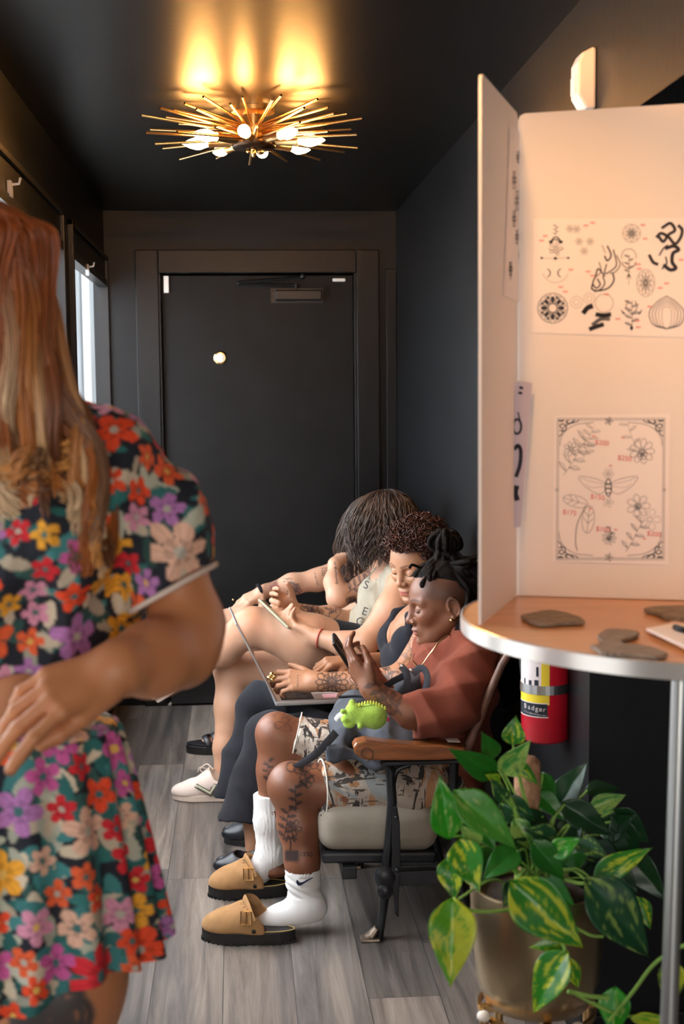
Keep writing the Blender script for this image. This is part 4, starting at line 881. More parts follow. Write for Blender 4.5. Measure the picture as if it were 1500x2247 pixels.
s.chain([SY(858, 1290, 5.10), SY(778, 1368, 5.08), SY(720, 1357, 5.02), SY(642, 1340, 4.92)], [0.048, 0.045, 0.044, 0.030], k=0.03)
hand(s, SY(644, 1340, 4.92), VV((644, 1340, 4.92), (596, 1312, 4.88)), (0.1, 0.85, -0.3), 0.98, thumb=1, curls=[(0.5, 0.7, 0.4), (0.6, 0.7, 0.5), (0.7, 0.8, 0.5), (0.8, 0.9, 0.5)], topen=0.7, tcurl=(0.2, 0.2))
# legs: near thigh crossed over the other knee
s.chain([SY(800, 1440, 4.83), SY(680, 1410, 4.80), SY(560, 1374, 4.80)], [0.102, 0.098, 0.070], k=0.05)
s.ell(SY(548, 1372, 4.80), (0.062, 0.058, 0.060), k=0.03)
s.chain([SY(545, 1380, 4.80), SY(490, 1420, 4.86), SY(432, 1452, 4.88), SY(408, 1470, 4.88)], [0.062, 0.066, 0.048, 0.036], k=0.03)
s.ell(SY(402, 1482, 4.88), (0.07, 0.036, 0.032), roty(-0.5))
s.chain([SY(800, 1470, 5.0), SY(640, 1470, 4.98), SY(512, 1470, 4.95)], [0.10, 0.085, 0.062], k=0.04)
s.chain([SY(507, 1474, 4.95), SY(507, 1550, 4.93), SY(494, 1640, 4.90), SY(486, 1722, 4.88)], [0.060, 0.060, 0.042, 0.030], k=0.03)
s.ell(SY(455, 1748, 4.87), (0.07, 0.035, 0.03))
sk3 = skin((0.50, 0.275, 0.175), 0.045, 21)
def col3(V, N):
    C = sk3(V, N); ink = (0.10, 0.07, 0.07); n = tocam(c3)
    paint_ell(C, V, SY(548, 1360, 4.75), np.array((0.09, 0.06, 0.08)), np.eye(3), (0.52, 0.24, 0.13), 0.9, 0.5)
    tattoo(C, V, N, SY(676, 1347, 4.92), n, (0, 0, 1), 0.042, petals(9, 0.2, 1, 0.5)+petals(6, .2, .6, .4)+leafy(6), ink, 0.0018, 0.8)
    tattoo(C, V, N, SY(722, 1355, 4.98), n, (0, 0, 1), 0.038, leafy(5, 3)+[[(-1, -.3), (-.3, .2), (.3, -.4), (1, .3)]], ink, 0.0015, 0.7)
    tattoo(C, V, N, SY(738, 1340, 5.0), n, (0, 0, 1), 0.022, scribble_text(5, 8, 0.5), ink, 0.0015, 0.7)
    return C
sdf_mesh('body', s, 0.0065, 'skin', p3, [hb([(585, 1300, 4.65), (700, 1400, 4.95)], 0.02)+(0.003,), hb([(690, 1325, 4.93), (760, 1375, 5.05)], 0.02)+(0.003,)], None, col3)
cloth('beige_jersey', (0.33, 0.30, 0.235), var=(14, 0.1))
t = SDF(); t.ell(SY(842, 1335, 4.92), (0.115, 0.150, 0.150)); t.ell(SY(815, 1400, 4.92), (0.125, 0.150, 0.10), k=0.05); t.cap(SY(872, 1283, 4.78), SY(860, 1276, 5.06), 0.056, k=0.05)
t.cap(SY(868, 1276, 4.80), SY(858, 1256, 4.86), 0.045, k=0.04); t.cap(SY(862, 1272, 5.04), SY(854, 1256, 4.96), 0.045, k=0.04)
t.cap(SY(790, 1398, 4.85), SY(765, 1402, 4.85), 0.045, 0.03, k=0.05)
t.cap(SY(858, 1275, 4.90), SY(836, 1200, 4.90), 0.06, 0.08, k=0.006, op='s'); t.cap(SY(884, 1296, 4.70), SY(866, 1345, 4.60), 0.060, 0.072, k=0.006, op='s')
tee = sdf_mesh('shirt', t, 0.0055, 'beige_jersey', p3, disp=folds(30, 0.016, 15, (1, 0.5, 1)))
def text_mesh(name, txt, size, loc, R, m, parent, depth=0.001):
    cu = bpy.data.curves.new(name, 'FONT'); cu.body = txt; cu.size = size; cu.extrude = depth; cu.align_x = 'CENTER'; cu.align_y = 'CENTER'
    o = bpy.data.objects.new('tmp', cu); COL.objects.link(o); me = bpy.data.meshes.new_from_object(o); bpy.data.objects.remove(o)
    T_ = Matrix.Identity(4)
    for i in range(3):
        for j in range(3): T_[i][j] = R[i][j]
        T_[i][3] = loc[i]
    me.transform(T_); me.materials.clear(); me.name = name
    return link(name, me, m, parent)
MT['ink_print'] = mat('ink_print', (0.05, 0.055, 0.07), 0.8); MT['yellow_print'] = mat('yellow_print', (0.70, 0.36, 0.06), 0.8)
nb = tocam(SY(810, 1330, 4.8)); ux = _n(np.cross([0, 0, 1], nb)); Rt = np.stack([ux, np.cross(nb, ux), nb], 1)@rotz(-0.35)
for ch_, px, py in (('S', 803, 1284), ('E', 800, 1342), ('C', 789, 1364)): text_mesh('shirt_letter', ch_, 0.042, SY(px, py, 4.79 if ch_ != 'S' else 4.82), Rt, 'ink_print', tee, 0.006)
# wavy shoulder-length hair
def wavy(c, R, z, n, seed, rx, ry, rz, length, r, wave, cols, cut=None, lat=0.0, amp=0.010):
    rr = np.random.default_rng(seed); out = []; rad = []; cc = []
    for i in range(n):
        zc = rr.uniform(-0.25, 1); ph = rr.uniform(0, 6.283); q = math.sqrt(1-zc*zc); d = np.array([q*math.cos(ph), q*math.sin(ph), zc])
        if d[0] > 0.45 and d[2] < 0.55: continue
        p = np.array(c)+z*(R@(np.array([-0.012, 0, 0.03])+d*[rx, ry, rz])); h = _n((p-np.array(c))*[1, 1, 0]+1e-6); top = max(0, d[2])
        Lh = length*rr.uniform(0.8, 1.08); pts = [p-_n(p-c)*0.006]; cur = p.copy(); v = h*top*1.0+np.array([0, 0, 0.15*top]); m = 26; a0 = rr.uniform(0, 0.5)+round(ph*9)*1.7+round(zc*4)*1.1; side = np.cross(h, [0, 0, 1])
        tot = Lh+0.10*top; body = rr.uniform(0.0, 0.018)
        for k in range(m):
            u = k/m; v = v*0.80+np.array([0, 0, -1])*0.24+h*0.030*(1 if u < 0.4 else -1.2); v = _n(v)
            cur = cur+v*tot/m
            rel = (cur-np.array(c))@R/z; e = np.sqrt(((rel-[-0.012, 0, 0.03])/[rx, ry, rz])**2@np.ones(3))
            if e < 1.0 and rel[2] > -0.08: cur = np.array(c)+z*(R@(np.array([-0.012, 0, 0.03])+(rel-[-0.012, 0, 0.03])/e))
            w = amp*min(1, u*1.6)
            pts.append(cur+h*(body*min(1, u*3)+w*math.sin(wave*u+a0))+side*w*math.cos(wave*u+a0*1.3)+np.array([lat, 0, 0])*u*u)
        out.append(np.array(pts)); rad.append(np.linspace(r, r*0.45, m+1)); cc.append(np.array(cols[rr.integers(len(cols))])*rr.uniform(0.7, 1.3))
    return out, rad, cc
MT['hair_vc'] = mat('hair_brown', (0.1, 0.06, 0.04), 0.38, vcol=True, spec=0.5)
a_, b_, c_ = wavy(c3, R3, 1.0, 1500, 3, 0.110, 0.092, 0.096, 0.165, 0.0021, 17, [(0.040, 0.024, 0.017), (0.070, 0.045, 0.033), (0.022, 0.014, 0.011)], amp=0.011)
strands('hair', a_, b_, 'hair_vc', p3, 5, c_)
t = SDF(); t.ell(L3(-0.012, 0, 0.03), (0.103, 0.085, 0.091), R3); t.ell(L3(-0.03, 0, -0.05), (0.085, 0.08, 0.09), R3, k=0.04); t.ell(L3(0.085, 0, -0.03), (0.05, 0.06, 0.09), R3, k=0.01, op='s')
sdf_mesh('hair_base', t, 0.006, mat('hair_root_brown', (0.022, 0.014, 0.010), 0.7, bump=(200, 1, 0.003)), p3)
cloth('black_cotton', (0.010, 0.010, 0.013))
t = SDF(); t.ell(SY(805, 1445, 4.92), (0.135, 0.175, 0.10)); t.cap(SY(800, 1442, 4.83), SY(650, 1408, 4.81), 0.118, 0.108, k=0.04); t.cap(SY(800, 1470, 5.0), SY(700, 1470, 4.99), 0.11, 0.10, k=0.04)
t.half(SY(674, 1440, 4.80), (-0.925, 0, 0.38))
sdf_mesh('shorts', t, 0.006, 'black_cotton', p3)
# red thread bracelet
def ring_about(p, d, r, th, name, m, parent, n=24, sc=1.0):
    Rr = frame(d, (0, 0, 1)); cir = [p+Rr[:, 1]*r*math.cos(q)*sc+Rr[:, 2]*r*math.sin(q) for q in np.arange(n)*2*math.pi/n]; return MB().tube(cir, th, 6, close=True).build(name, m, parent, smooth=True)
ring_about(SY(703, 1401, 4.665), VV((740, 1410, 4.64), (688, 1397, 4.68)), 0.034, 0.0022, 'bracelet', mat('red_thread', (0.55, 0.05, 0.04), 0.7), p3)
# low white trainers
MT['cream_leather'] = mat('cream_leather', (0.72, 0.60, 0.52), 0.5, bump=(300, 0.2, 0.001)); MT['cream_rubber'] = mat('cream_rubber', (0.62, 0.50, 0.41), 0.6); MT['sage_leather'] = mat('sage_leather', (0.42, 0.42, 0.30), 0.5)
def trainer(c, f, up, par, Ls=1.0):
    R = frame(f, up); W_ = lambda x, y, z: np.array(c)+R@np.array([x*Ls, y, z])
    MB().prism([(x*Ls*0.97, y*0.93) for x, y in sole_outline()], W_(0, 0, 0), R[:, 0], R[:, 1], R[:, 2]*0.026).build('shoe_sole', 'cream_rubber', par, bevel=0.004)
    s2 = SDF(); s2.ell(W_(0.072, 0, 0.03), (0.062, 0.042, 0.033), R); s2.chain([W_(0.04, 0, 0.042), W_(-0.02, 0, 0.062), W_(-0.075, 0, 0.060)], [0.038, 0.036, 0.036], k=0.03); s2.cap(W_(-0.085, 0, 0.03), W_(-0.085, 0, 0.085), 0.034, k=0.02); s2.cap(W_(-0.01, 0, 0.07), W_(-0.035, 0, 0.098), 0.030, k=0.02)
    s2.half(W_(0, 0, 0.02), -R[:, 2]); s2.cap(W_(-0.055, 0, 0.075), W_(-0.055, 0, 0.16), 0.033, k=0.005, op='s')
    up_ = sdf_mesh('shoe_upper', s2, 0.004, 'cream_leather', par)
    for sd in (-1, 1):
        q = [W_(-0.050, sd*0.036, 0.066), W_(-0.030, sd*0.0405, 0.036), W_(0.022, sd*0.0385, 0.060)]
        MB().tube(q, 0.0075, 6).build('side_stripe', 'sage_leather', up_)
        MB().tube([p_+R[:, 1]*sd*0.0018 for p_ in (W_(-0.060, sd*0.037, 0.068), W_(-0.032, sd*0.0445, 0.026), W_(0.034, sd*0.0415, 0.060), W_(0.026, sd*0.037, 0.070), W_(-0.026, sd*0.0435, 0.046), W_(-0.042, sd*0.037, 0.072), W_(-0.060, sd*0.037, 0.068))], 0.0016, 5).build('stripe_edge', 'black_leather', up_)
    for i in range(6):
        x = 0.040-0.014*i; z = 0.074+0.0060*i
        MB().tube([W_(x, -0.024, z-0.012), W_(x+0.004, 0, z+0.004), W_(x, 0.024, z-0.012)], 0.0024, 6).build('lace', 'cream_leather', up_, smooth=True)
    MB().tube(catmull([W_(-0.03, -0.01, 0.112), W_(0.0, -0.035, 0.124), W_(0.03, -0.045, 0.100), W_(0.012, -0.048, 0.082)], 6), 0.002, 6).tube(catmull([W_(-0.03, 0.01, 0.112), W_(0.01, 0.03, 0.13), W_(0.025, 0.02, 0.11)], 6), 0.002, 6).build('lace', 'cream_leather', up_, smooth=True)
    return up_
q = SZ(382, 1753); q2 = SZ(520, 1756); trainer(((q+q2)/2)*[1, 1, 0]+[0.0, 0, 0.001], q-q2, (0, 0, 1), p3, 0.93)
trainer(SY(402, 1500, 4.88), VV((430, 1440, 4.88), (380, 1478, 4.88)), (0.5, 0, 0.7), p3, 0.9)
# ============================== person 4: farthest, arm stretched to the knee
c4 = SY(836, 1140, 5.46); R4 = frame((-0.75, 0.5, -0.4), (-0.2, 0, 0.97))
p4 = thing('person', 'person half hidden on the farthest seat, tattooed arm stretched to knee, black sandals', 'person', SZ(560, 1640)*[1, 1, 0]+[0.2, 0.1, 0], 'people waiting on the row of seats')
s = SDF(); L4 = head(s, c4, R4, 0.97)
s.chain([c4+R4@[-0.03, 0, -0.05], SY(838, 1215, 5.46), SY(840, 1240, 5.46)], [0.048, 0.046, 0.055], k=0.03)
s.ell(SY(825, 1300, 5.46), (0.10, 0.14, 0.15), k=0.04); s.cap(SY(838, 1256, 5.32), SY(800, 1236, 5.62), 0.048, k=0.05); s.ell(SY(800, 1370, 5.46), (0.12, 0.15, 0.10), k=0.05)
s.chain([SY(838, 1258, 5.29), SY(795, 1290, 5.24), SY(740, 1312, 5.16), SY(731, 1278, 5.2), SY(733, 1240, 5.26)], [0.048, 0.045, 0.038, 0.034, 0.022], k=0.03)
hand(s, SY(736, 1234, 5.26), VV((736, 1234, 5.26), (756, 1216, 5.34)), (-0.5, -0.6, 0.6), 0.95, thumb=1, curls=[(0.4, 0.6, 0.4)]*4, topen=0.5)
s.chain([SY(806, 1228, 5.62), SY(772, 1240, 5.62), SY(698, 1272, 5.58), SY(640, 1282, 5.56), SY(576, 1300, 5.54)], [0.050, 0.052, 0.045, 0.042, 0.028], k=0.03)
hand(s, SY(578, 1299, 5.54), VV((578, 1299, 5.54), (530, 1322, 5.50)), (-0.25, -0.45, 0.85), 1.0, thumb=1, curls=[(0.3, 0.35, 0.2), (0.32, 0.35, 0.2), (0.35, 0.4, 0.2), (0.4, 0.4, 0.2)], topen=0.95, spread=0.12, tcurl=(0.1, 0.1))
s.chain([SY(790, 1400, 5.45), SY(640, 1385, 5.46), SY(498, 1372, 5.48)], [0.10, 0.085, 0.068], k=0.04); s.chain([SY(495, 1380, 5.48), SY(498, 1460, 5.5), SY(500, 1560, 5.52), SY(495, 1622, 5.52)], [0.062, 0.058, 0.042, 0.032], k=0.03)
s.chain([SY(790, 1400, 5.6), SY(560, 1390, 5.7), SY(560, 1500, 5.7), SY(555, 1590, 5.68)], [0.09, 0.062, 0.05, 0.03], k=0.03)
fy = 5.50
for k_, (px, r_) in enumerate(((436, 0.013), (440, 0.010), (444, 0.009), (448, 0.009), (452, 0.008))): s.cap(SY(px+18, 1636, fy-0.035+k_*0.017), SY(px, 1638, fy-0.035+k_*0.017), r_, k=0.006)
s.chain([SY(490, 1625, fy), SY(455, 1634, fy)], [0.032, 0.030], k=0.02); s.ell(SY(470, 1638, fy), (0.055, 0.040, 0.018)); s.ell(SY(505, 1636, fy), (0.04, 0.03, 0.03))
sk4 = skin((0.53, 0.31, 0.21), 0.04, 31)
def col4(V, N):
    C = sk4(V, N); ink = (0.11, 0.08, 0.08); n = tocam(c4)
    tattoo(C, V, N, SY(645, 1297, 5.5), n, (0, 0, 1), 0.036, leafy(9, 2)+petals(8, .1, .8, .4), ink, 0.002, 0.8)
    tattoo(C, V, N, SY(602, 1289, 5.5), n, (0, 0, 1), 0.020, petals(4, .1, .9, .5), (0.30, 0.08, 0.12), 0.003, 0.6); tattoo(C, V, N, SY(630, 1277, 5.5), n, (0, 0.0, 1), 0.02, scribble_text(6, 4, .15)+[[(x, y+0.6) for x, y in st] for st in scribble_text(6, 5, .15)], ink, 0.0013, 0.7)
    tattoo(C, V, N, SY(693, 1272, 5.5), n, (1, 0, 0.3), 0.028, scribble_text(9, 6, .12), ink, 0.0013, 0.8); tattoo(C, V, N, SY(714, 1256, 5.5), n, (0, 0, 1), 0.02, [[(-.8, .8), (-.7, -.6), (0, -1), (.8, -.5), (.7, .8), (-.8, .8)], circ(0, 0, .4)], ink, 0.0013, 0.8)
    tattoo(C, V, N, SY(737, 1258, 5.2), n, (1, 0, 0.1), 0.045, scribble_text(11, 7, .08), ink, 0.0018, 0.9); tattoo(C, V, N, SY(750, 1250, 5.5), n, (0, 0, 1), 0.02, petals(7, .2, 1, .5), ink, 0.002, 0.8)
    tattoo(C, V, N, SY(790, 1278, 5.2), n, (0.9, 0, 0.7), 0.060, leafy(9, 8)+petals(7, .05, .4, .2, 0.1, 0.6)+petals(7, .05, .35, .2, 0.3, 0.2), ink, 0.0016, 0.7)
    tattoo(C, V, N, SY(771, 1318, 5.2), n, (0.5, 0, 1), 0.020, petals(4, .1, 1, .7)+[circ(.4, .4, .3), circ(-.4, .4, .3)], ink, 0.003, 0.8)
    return C
sdf_mesh('body', s, 0.0065, 'skin', p4, [hb([(490, 1290, 5.45), (600, 1345, 5.6)], 0.02)+(0.0035,), hb([(590, 1215, 5.15), (830, 1325, 5.62)], 0.02)+(0.0035,), hb([(430, 1610, 5.45), (470, 1640, 5.55)], 0.015)+(0.003,)], None, col4)
t = SDF(); t.ell(SY(828, 1310, 5.46), (0.115, 0.155, 0.155)); t.ell(SY(800, 1385, 5.48), (0.14, 0.17, 0.10), k=0.05); t.cap(SY(760, 1395, 5.46), SY(700, 1392, 5.46), 0.10, 0.095, k=0.03)
sdf_mesh('dress', t, 0.007, 'black_cotton', p4, disp=folds(22, 0.006, 33))
a_, b_, c_ = wavy(c4, R4, 0.97, 420, 13, 0.100, 0.084, 0.090, 0.30, 0.0028, 17, [(0.040, 0.024, 0.016), (0.060, 0.038, 0.026)], lat=-0.03, amp=0.008)
strands('hair', a_, b_, 'hair_vc', p4, 5, c_)
b = MB()
for q_ in np.arange(0, 6.28, 0.35):
    Rr = frame(VV((600, 1292, 5.55), (576, 1300, 5.54)), (0, 0, 1)); b.sphere(SY(571, 1300, 5.54)+Rr[:, 1]*0.03*math.cos(q_)+Rr[:, 2]*0.031*math.sin(q_), 0.0085, n=8, m=6)
b.build('hair_tie', 'black_cotton', p4, smooth=True)
MB().sphere(SY(511, 1316, 5.475), 0.004).build('ring', 'gold', p4)
# chunky strapped sandal
f = _n(SZ(418, 1652)-SZ(520, 1652)); l = np.cross([0, 0, 1], f); cS = SZ(477, 1651, 0)*[1, 1, 0]
sl = MB().prism([(x*0.95, y) for x, y in sole_outline()], cS, f, l, (0, 0, 0.036)).build('shoe_sole', 'rubber', p4, bevel=0.004)
MB().prism([(x*0.93, y*0.96) for x, y in sole_outline()], cS+[0, 0, 0.0365], f, l, (0, 0, 0.008)).build('insole', 'black_leather', sl, bevel=0.002)
for x, hh, w in ((0.055, 0.030, 0.013), (0.018, 0.042, 0.014), (-0.022, 0.062, 0.014)):
    MB().tube([cS+f*(x-0.02*abs(math.sin(q)))+l*0.047*math.sin(q)+[0, 0, 0.042+hh*math.cos(q)] for q in np.linspace(-1.5, 1.5, 13)], w, 8, flat=(0.22, 1)).build('strap', 'black_leather', sl, smooth=True)
f2 = _n(SZ(470, 1612)-SZ(570, 1612)); cS2 = SZ(540, 1606, 0)*[1, 1, 0]
MB().prism([(x*0.95, y) for x, y in sole_outline()], cS2, f2, l, (0, 0, 0.036)).build('shoe_sole', 'rubber', p4, bevel=0.004)
# things they hold
def handset(name, label, c, U, Vv, case, group=None, cam_bump=True):
    """c centre, U long axis, Vv short axis"""
    U = _n(U); Vv = _n(np.array(Vv)-U*(np.array(Vv)@U)); Wn = np.cross(U, Vv); o = thing(name, label, 'phone', c, group); R = np.stack([U, Vv, Wn], 1)
    MB().obox(c, (0.076, 0.037, 0.0048), R).build('case', case, o, bevel=0.0045)
    MB().obox(np.array(c)+Wn*0.0049, (0.072, 0.0335, 0.0004), R).build('screen', mat('phone_glass', (0.012, 0.013, 0.016), 0.08, spec=0.8), o)
    MB().obox(np.array(c)-Wn*0.0056+U*0.052+Vv*0.014, (0.018, 0.017, 0.0012), R).build('camera_plate', 'black_metal', o, bevel=0.001)
    return o
handset('smartphone', 'black smartphone held up in both hands by the person in terracotta shirt', SY(761, 1446, 3.66), VV((787, 1483, 3.66), (739, 1410, 3.64)), (0.12, 1, 0.12), 'black_metal')
handset('smartphone', 'pale green smartphone in the hands of the person with crossed bare legs', SY(604, 1348, 4.74), VV((628, 1371, 4.72), (580, 1325, 4.76)), (0.10, 1.0, -0.10), mat('pale_green_case', (0.50, 0.52, 0.38), 0.35))
# laptop on the dark jeans
MT['aluminium'] = mat('aluminium', (0.66, 0.66, 0.67), 0.32, metal=0.85)
zl = SY(610, 1549, 4.17)[2]; pl = SY(604, 1549, 4.17); lw = 0.335; xh = pl[0]; y0 = 4.17
lt = thing('laptop', 'open silver laptop on the lap of the person in dark jeans', 'laptop', (xh, y0, zl))
base = MB().box((xh, y0, zl-0.002), (xh+0.238, y0+lw, zl+0.014)).build('laptop_base', 'aluminium', lt, bevel=0.004)
MB().box((xh+0.022, y0+0.02, zl+0.0142), (xh+0.128, y0+lw-0.02, zl+0.0148)).build('keyboard_well', mat('key_bed', (0.02, 0.02, 0.022), 0.5), base)
b = MB()
for r_ in range(6):
    for k_ in range(14):
        b.box((xh+0.025+r_*0.0172, y0+0.0225+k_*0.0208, zl+0.0148), (xh+0.0395+r_*0.0172, y0+0.0405+k_*0.0208, zl+0.0166))
b.build('keys', mat('key_black', (0.012, 0.012, 0.014), 0.45), base)['kind'] = 'stuff'
MB().box((xh+0.135, y0+0.09, zl+0.0142), (xh+0.228, y0+lw-0.09, zl+0.0147)).build('trackpad', mat('trackpad_grey', (0.55, 0.55, 0.56), 0.3), base)
MB().box((xh+0.16, y0+0.02, zl+0.0142), (xh+0.225, y0+0.075, zl+0.0150)).build('sticker', mat('pink_paper', (0.75, 0.45, 0.55), 0.7), base)
top = SY(514, 1367, 4.17); sd = _n((top-np.array([xh, y0, zl+0.01]))*[1, 0, 1]); Rl = frame(sd, (0, 1, 0)); hh = np.linalg.norm((top-np.array([xh, y0, zl+0.01]))*[1, 0, 1])/2*0.99; nl = np.cross(sd, [0, 1, 0]); 
cL = np.array([xh+0.004, y0+lw/2, zl+0.012])+sd*hh
Rl = np.stack([sd, [0, 1, 0], nl], 1)
MB().obox(cL, (hh, lw/2, 0.003), Rl).build('laptop_lid', 'aluminium', lt, bevel=0.002)
sg = 1 if nl[0] > 0 else -1
MB().obox(cL+nl*sg*0.0033, (hh-0.008, lw/2-0.008, 0.0004), Rl).build('screen', mat('laptop_glass', (0.02, 0.02, 0.022), 0.12, spec=0.7), lt)

lt.rotation_euler = (0, 0, 0.07)
# ============================== person in the floral two-piece, close to the camera
p5 = thing('person', 'person with long ginger hair in floral crop top and skirt standing at front left', 'person', (-0.30, 1.85, 0))
c5 = SY(-62, 640, 1.86); R5 = frame((-0.93, -0.28, -0.25), (-0.1, 0, 1))
s = SDF(); L5 = head(s, c5, R5, 1.0)
s.chain([c5+R5@[-0.03, 0, -0.06], SY(-10, 900, 1.87), SY(10, 960, 1.87)], [0.054, 0.052, 0.062], k=0.03)
s.ell(SY(50, 1150, 1.88), (0.15, 0.12, 0.19), k=0.04); s.cap(SY(235, 1000, 1.86), SY(-130, 1000, 1.96), 0.046, k=0.05)
s.ell(SY(20, 1400, 1.90), (0.115, 0.085, 0.13), k=0.06); s.ell(SY(0, 1560, 1.90), (0.120, 0.095, 0.11), k=0.05); s.ell(SY(20, 1740, 1.90), (0.145, 0.105, 0.12), k=0.05)
s.chain([SY(270, 1010, 1.86), SY(365, 1200, 1.87), SY(412, 1370, 1.86), SY(395, 1425, 1.83), SY(335, 1446, 1.77), SY(253, 1469, 1.70)], [0.044, 0.048, 0.047, 0.048, 0.047, 0.035], k=0.03)
s.chain([SY(-130, 1000, 1.96), SY(-200, 1240, 2.02), SY(-215, 1450, 1.98), SY(-160, 1640, 1.86)], [0.046, 0.046, 0.040, 0.028], k=0.03)
hand(s, SY(-160, 1640, 1.86), VV((-160, 1640, 1.86), (-130, 1740, 1.82)), (-0.9, -0.3, 0.1), 1.0, thumb=-1)
hw = SY(248, 1470, 1.70); fw = VV((248, 1470, 1.70), (140, 1512, 1.66))
hand(s, hw, fw, (-0.30, -0.80, 0.52), 1.05, thumb=1, curls=[(0.35, 0.35, 0.2), (0.5, 0.45, 0.3), (0.6, 0.55, 0.35), (0.7, 0.6, 0.35)], spread=0.17, topen=0.25, tcurl=(0.3, 0.2), wr=0.031)
s.chain([SY(120, 1900, 1.88), SY(130, 2150, 1.86), SY(120, 2450, 1.86), SY(110, 2800, 1.9)], [0.105, 0.092, 0.065, 0.05], k=0.03)
s.chain([SY(-90, 1900, 1.92), SY(-60, 2150, 1.92), SY(-60, 2500, 1.95), SY(-60, 2800, 1.95)], [0.10, 0.09, 0.065, 0.05], k=0.02)
zt = SY(110, 2800, 1.9)[2]
for px, yy in ((110, 1.9), (-60, 1.95)):
    pk = SY(px, 2800, yy); s.chain([pk, [pk[0], pk[1], 0.28], [pk[0], pk[1]+0.01, 0.09]], [0.052, 0.052, 0.036], k=0.03); s.cap([pk[0], pk[1]-0.0, 0.05], [pk[0]-0.05, pk[1]-0.14, 0.03], 0.036, 0.028, k=0.03)
sk5 = skin((0.50, 0.20, 0.088), 0.05, 41)
def col5(V, N):
    C = sk5(V, N); facepaint(C, V, L5, R5, 1.0, (0.45, 0.13, 0.11), (0.16, 0.06, 0.025)); n = tocam(SY(110, 2200, 1.8))
    tattoo(C, V, N, SY(110, 2235, 1.78), n, (0, 0, 1), 0.055, petals(7, .1, 1, .8)+petals(9, .3, .8, .5)+[circ(0, 0, .5)], (0.06, 0.05, 0.05), 0.006, 0.8)
    return C
sdf_mesh('body', s, 0.006, 'skin', p5, [hb([(30, 1390, 1.62), (300, 1640, 1.78)], 0.02)+(0.003,)], None, col5)
MB().tube([SY(128, 1578, 1.685)+[0, 0, 0], SY(142, 1592, 1.685)], 0.009, 8).build('ring', 'steel', p5, smooth=True)
# printed flowers, painted on the cloth itself
PAL = [((0.80, 0.075, 0.025), 6), ((0.78, 0.12, 0.04), 6), ((0.62, 0.025, 0.035), 4), ((0.80, 0.36, 0.035), 4), ((0.42, 0.17, 0.40), 4), ((0.66, 0.27, 0.38), 3), ((0.55, 0.10, 0.30), 3), ((0.72, 0.42, 0.30), 2)]
def flowers(V, N, seed, dens=1.0):
    r = np.random.default_rng(seed); C = np.tile(np.array((0.018, 0.020, 0.028)), (len(V), 1)); pal = [c for c, w in PAL for _ in range(w)]
    pts = V[r.permutation(len(V))]; leafc = [(0.03, 0.14, 0.13), (0.05, 0.20, 0.20), (0.42, 0.42, 0.33), (0.55, 0.45, 0.33), (0.035, 0.09, 0.08)]
    def stamp(p, n, rad, fn):
        ix = np.where((np.abs(V-p) < rad).all(1))[0]
        if not len(ix): return
        u = _n(np.cross(n, r.normal(size=3))); v = np.cross(n, u); q = V[ix]-p; fn(ix, q@u/rad, q@v/rad)
    area_n = int(len(V)*5.5e-3*dens)
    for k in range(area_n*2):
        i = r.integers(len(V)); c = np.array(leafc[r.integers(len(leafc))])
        def f(ix, x, y): m = (x*x+(y*2.3)**2) < 1; C[ix[m]] = c*r.uniform(0.7, 1.2)
        stamp(V[i], N[i], r.uniform(0.014, 0.026), f)
    cen = []; tries = 0
    while len(cen) < area_n and tries < area_n*30:
        tries += 1; i = r.integers(len(V)); p = V[i]; rad = r.choice([0.020, 0.026, 0.034, 0.042], p=[.28, .30, .27, .15])
        if any(np.linalg.norm(p-q)*1.14 < (rad+q2) for q, q2 in cen): continue
        cen.append((p, rad)); c = np.array(pal[r.integers(len(pal))]); c2 = np.array([(0.05, 0.14, 0.14), (0.70, 0.42, 0.10), (0.45, 0.40, 0.33)][r.integers(3)]); rot = r.uniform(0, 6); npet = 5 if rad < 0.04 else 6
        def f(ix, x, y):
            a = np.arctan2(y, x)+rot; d = np.sqrt(x*x+y*y); pr = np.abs(np.cos(a*npet/2)); m = d < 0.38+0.60*pr**0.7
            sh = 1.0-0.30*(d < 0.45)*(pr > 0.55)+0.10*np.sin(a*npet*3); C[ix[m]] = c*sh[m, None]; m2 = d < 0.20; C[ix[m2]] = c2
        stamp(p, N[i], rad, f)
    return C
MT['print_cloth'] = mat('print_cloth', (0.5, 0.2, 0.2), 0.75, vcol=True, bump=(600, 0.25, 0.0006), spec=0.25)
t = SDF(); t.ell(SY(55, 1150, 1.88), (0.165, 0.128, 0.19)); t.ell(SY(150, 1190, 1.80), (0.072, 0.070, 0.080), k=0.05); t.ell(SY(-10, 1210, 1.80), (0.075, 0.075, 0.085), k=0.05)
t.ell(SY(55, 1400, 1.88), (0.135, 0.110, 0.10), k=0.06); t.cap(SY(240, 985, 1.87), SY(-130, 985, 1.96), 0.060, k=0.05)
t.cap(SY(250, 1010, 1.87), SY(345, 1145, 1.87), 0.066, 0.076, k=0.04); t.cap(SY(345, 1145, 1.87), SY(400, 1330, 1.86), 0.076, 0.070, k=0.03)
t.hem(SY(310, 1165, 1.87), SY(380, 1290, 1.86), 0.074, 0.012, big=0.085); t.cap(SY(-130, 1000, 1.96), SY(-180, 1140, 2.0), 0.062, 0.072, k=0.04)
t.half(SY(60, 1490, 1.80), (0, 0, -1))
t.cap(SY(0, 1080, 1.72), SY(-20, 900, 1.80), 0.035, 0.11, k=0.01, op='s')
fo = folds(20, 0.018, 44, (1, 0.6, 0.5))
sdf_mesh('crop_top', t, 0.0035, 'print_cloth', p5, disp=fo, color=lambda V, N: flowers(V, N, 5, 0.9))
kR = frame(_n(SY(380, 1290, 1.86)-SY(310, 1165, 1.87)), (0, 1, 0)); kR = np.stack([kR[:, 1], kR[:, 2], kR[:, 0]], 1)
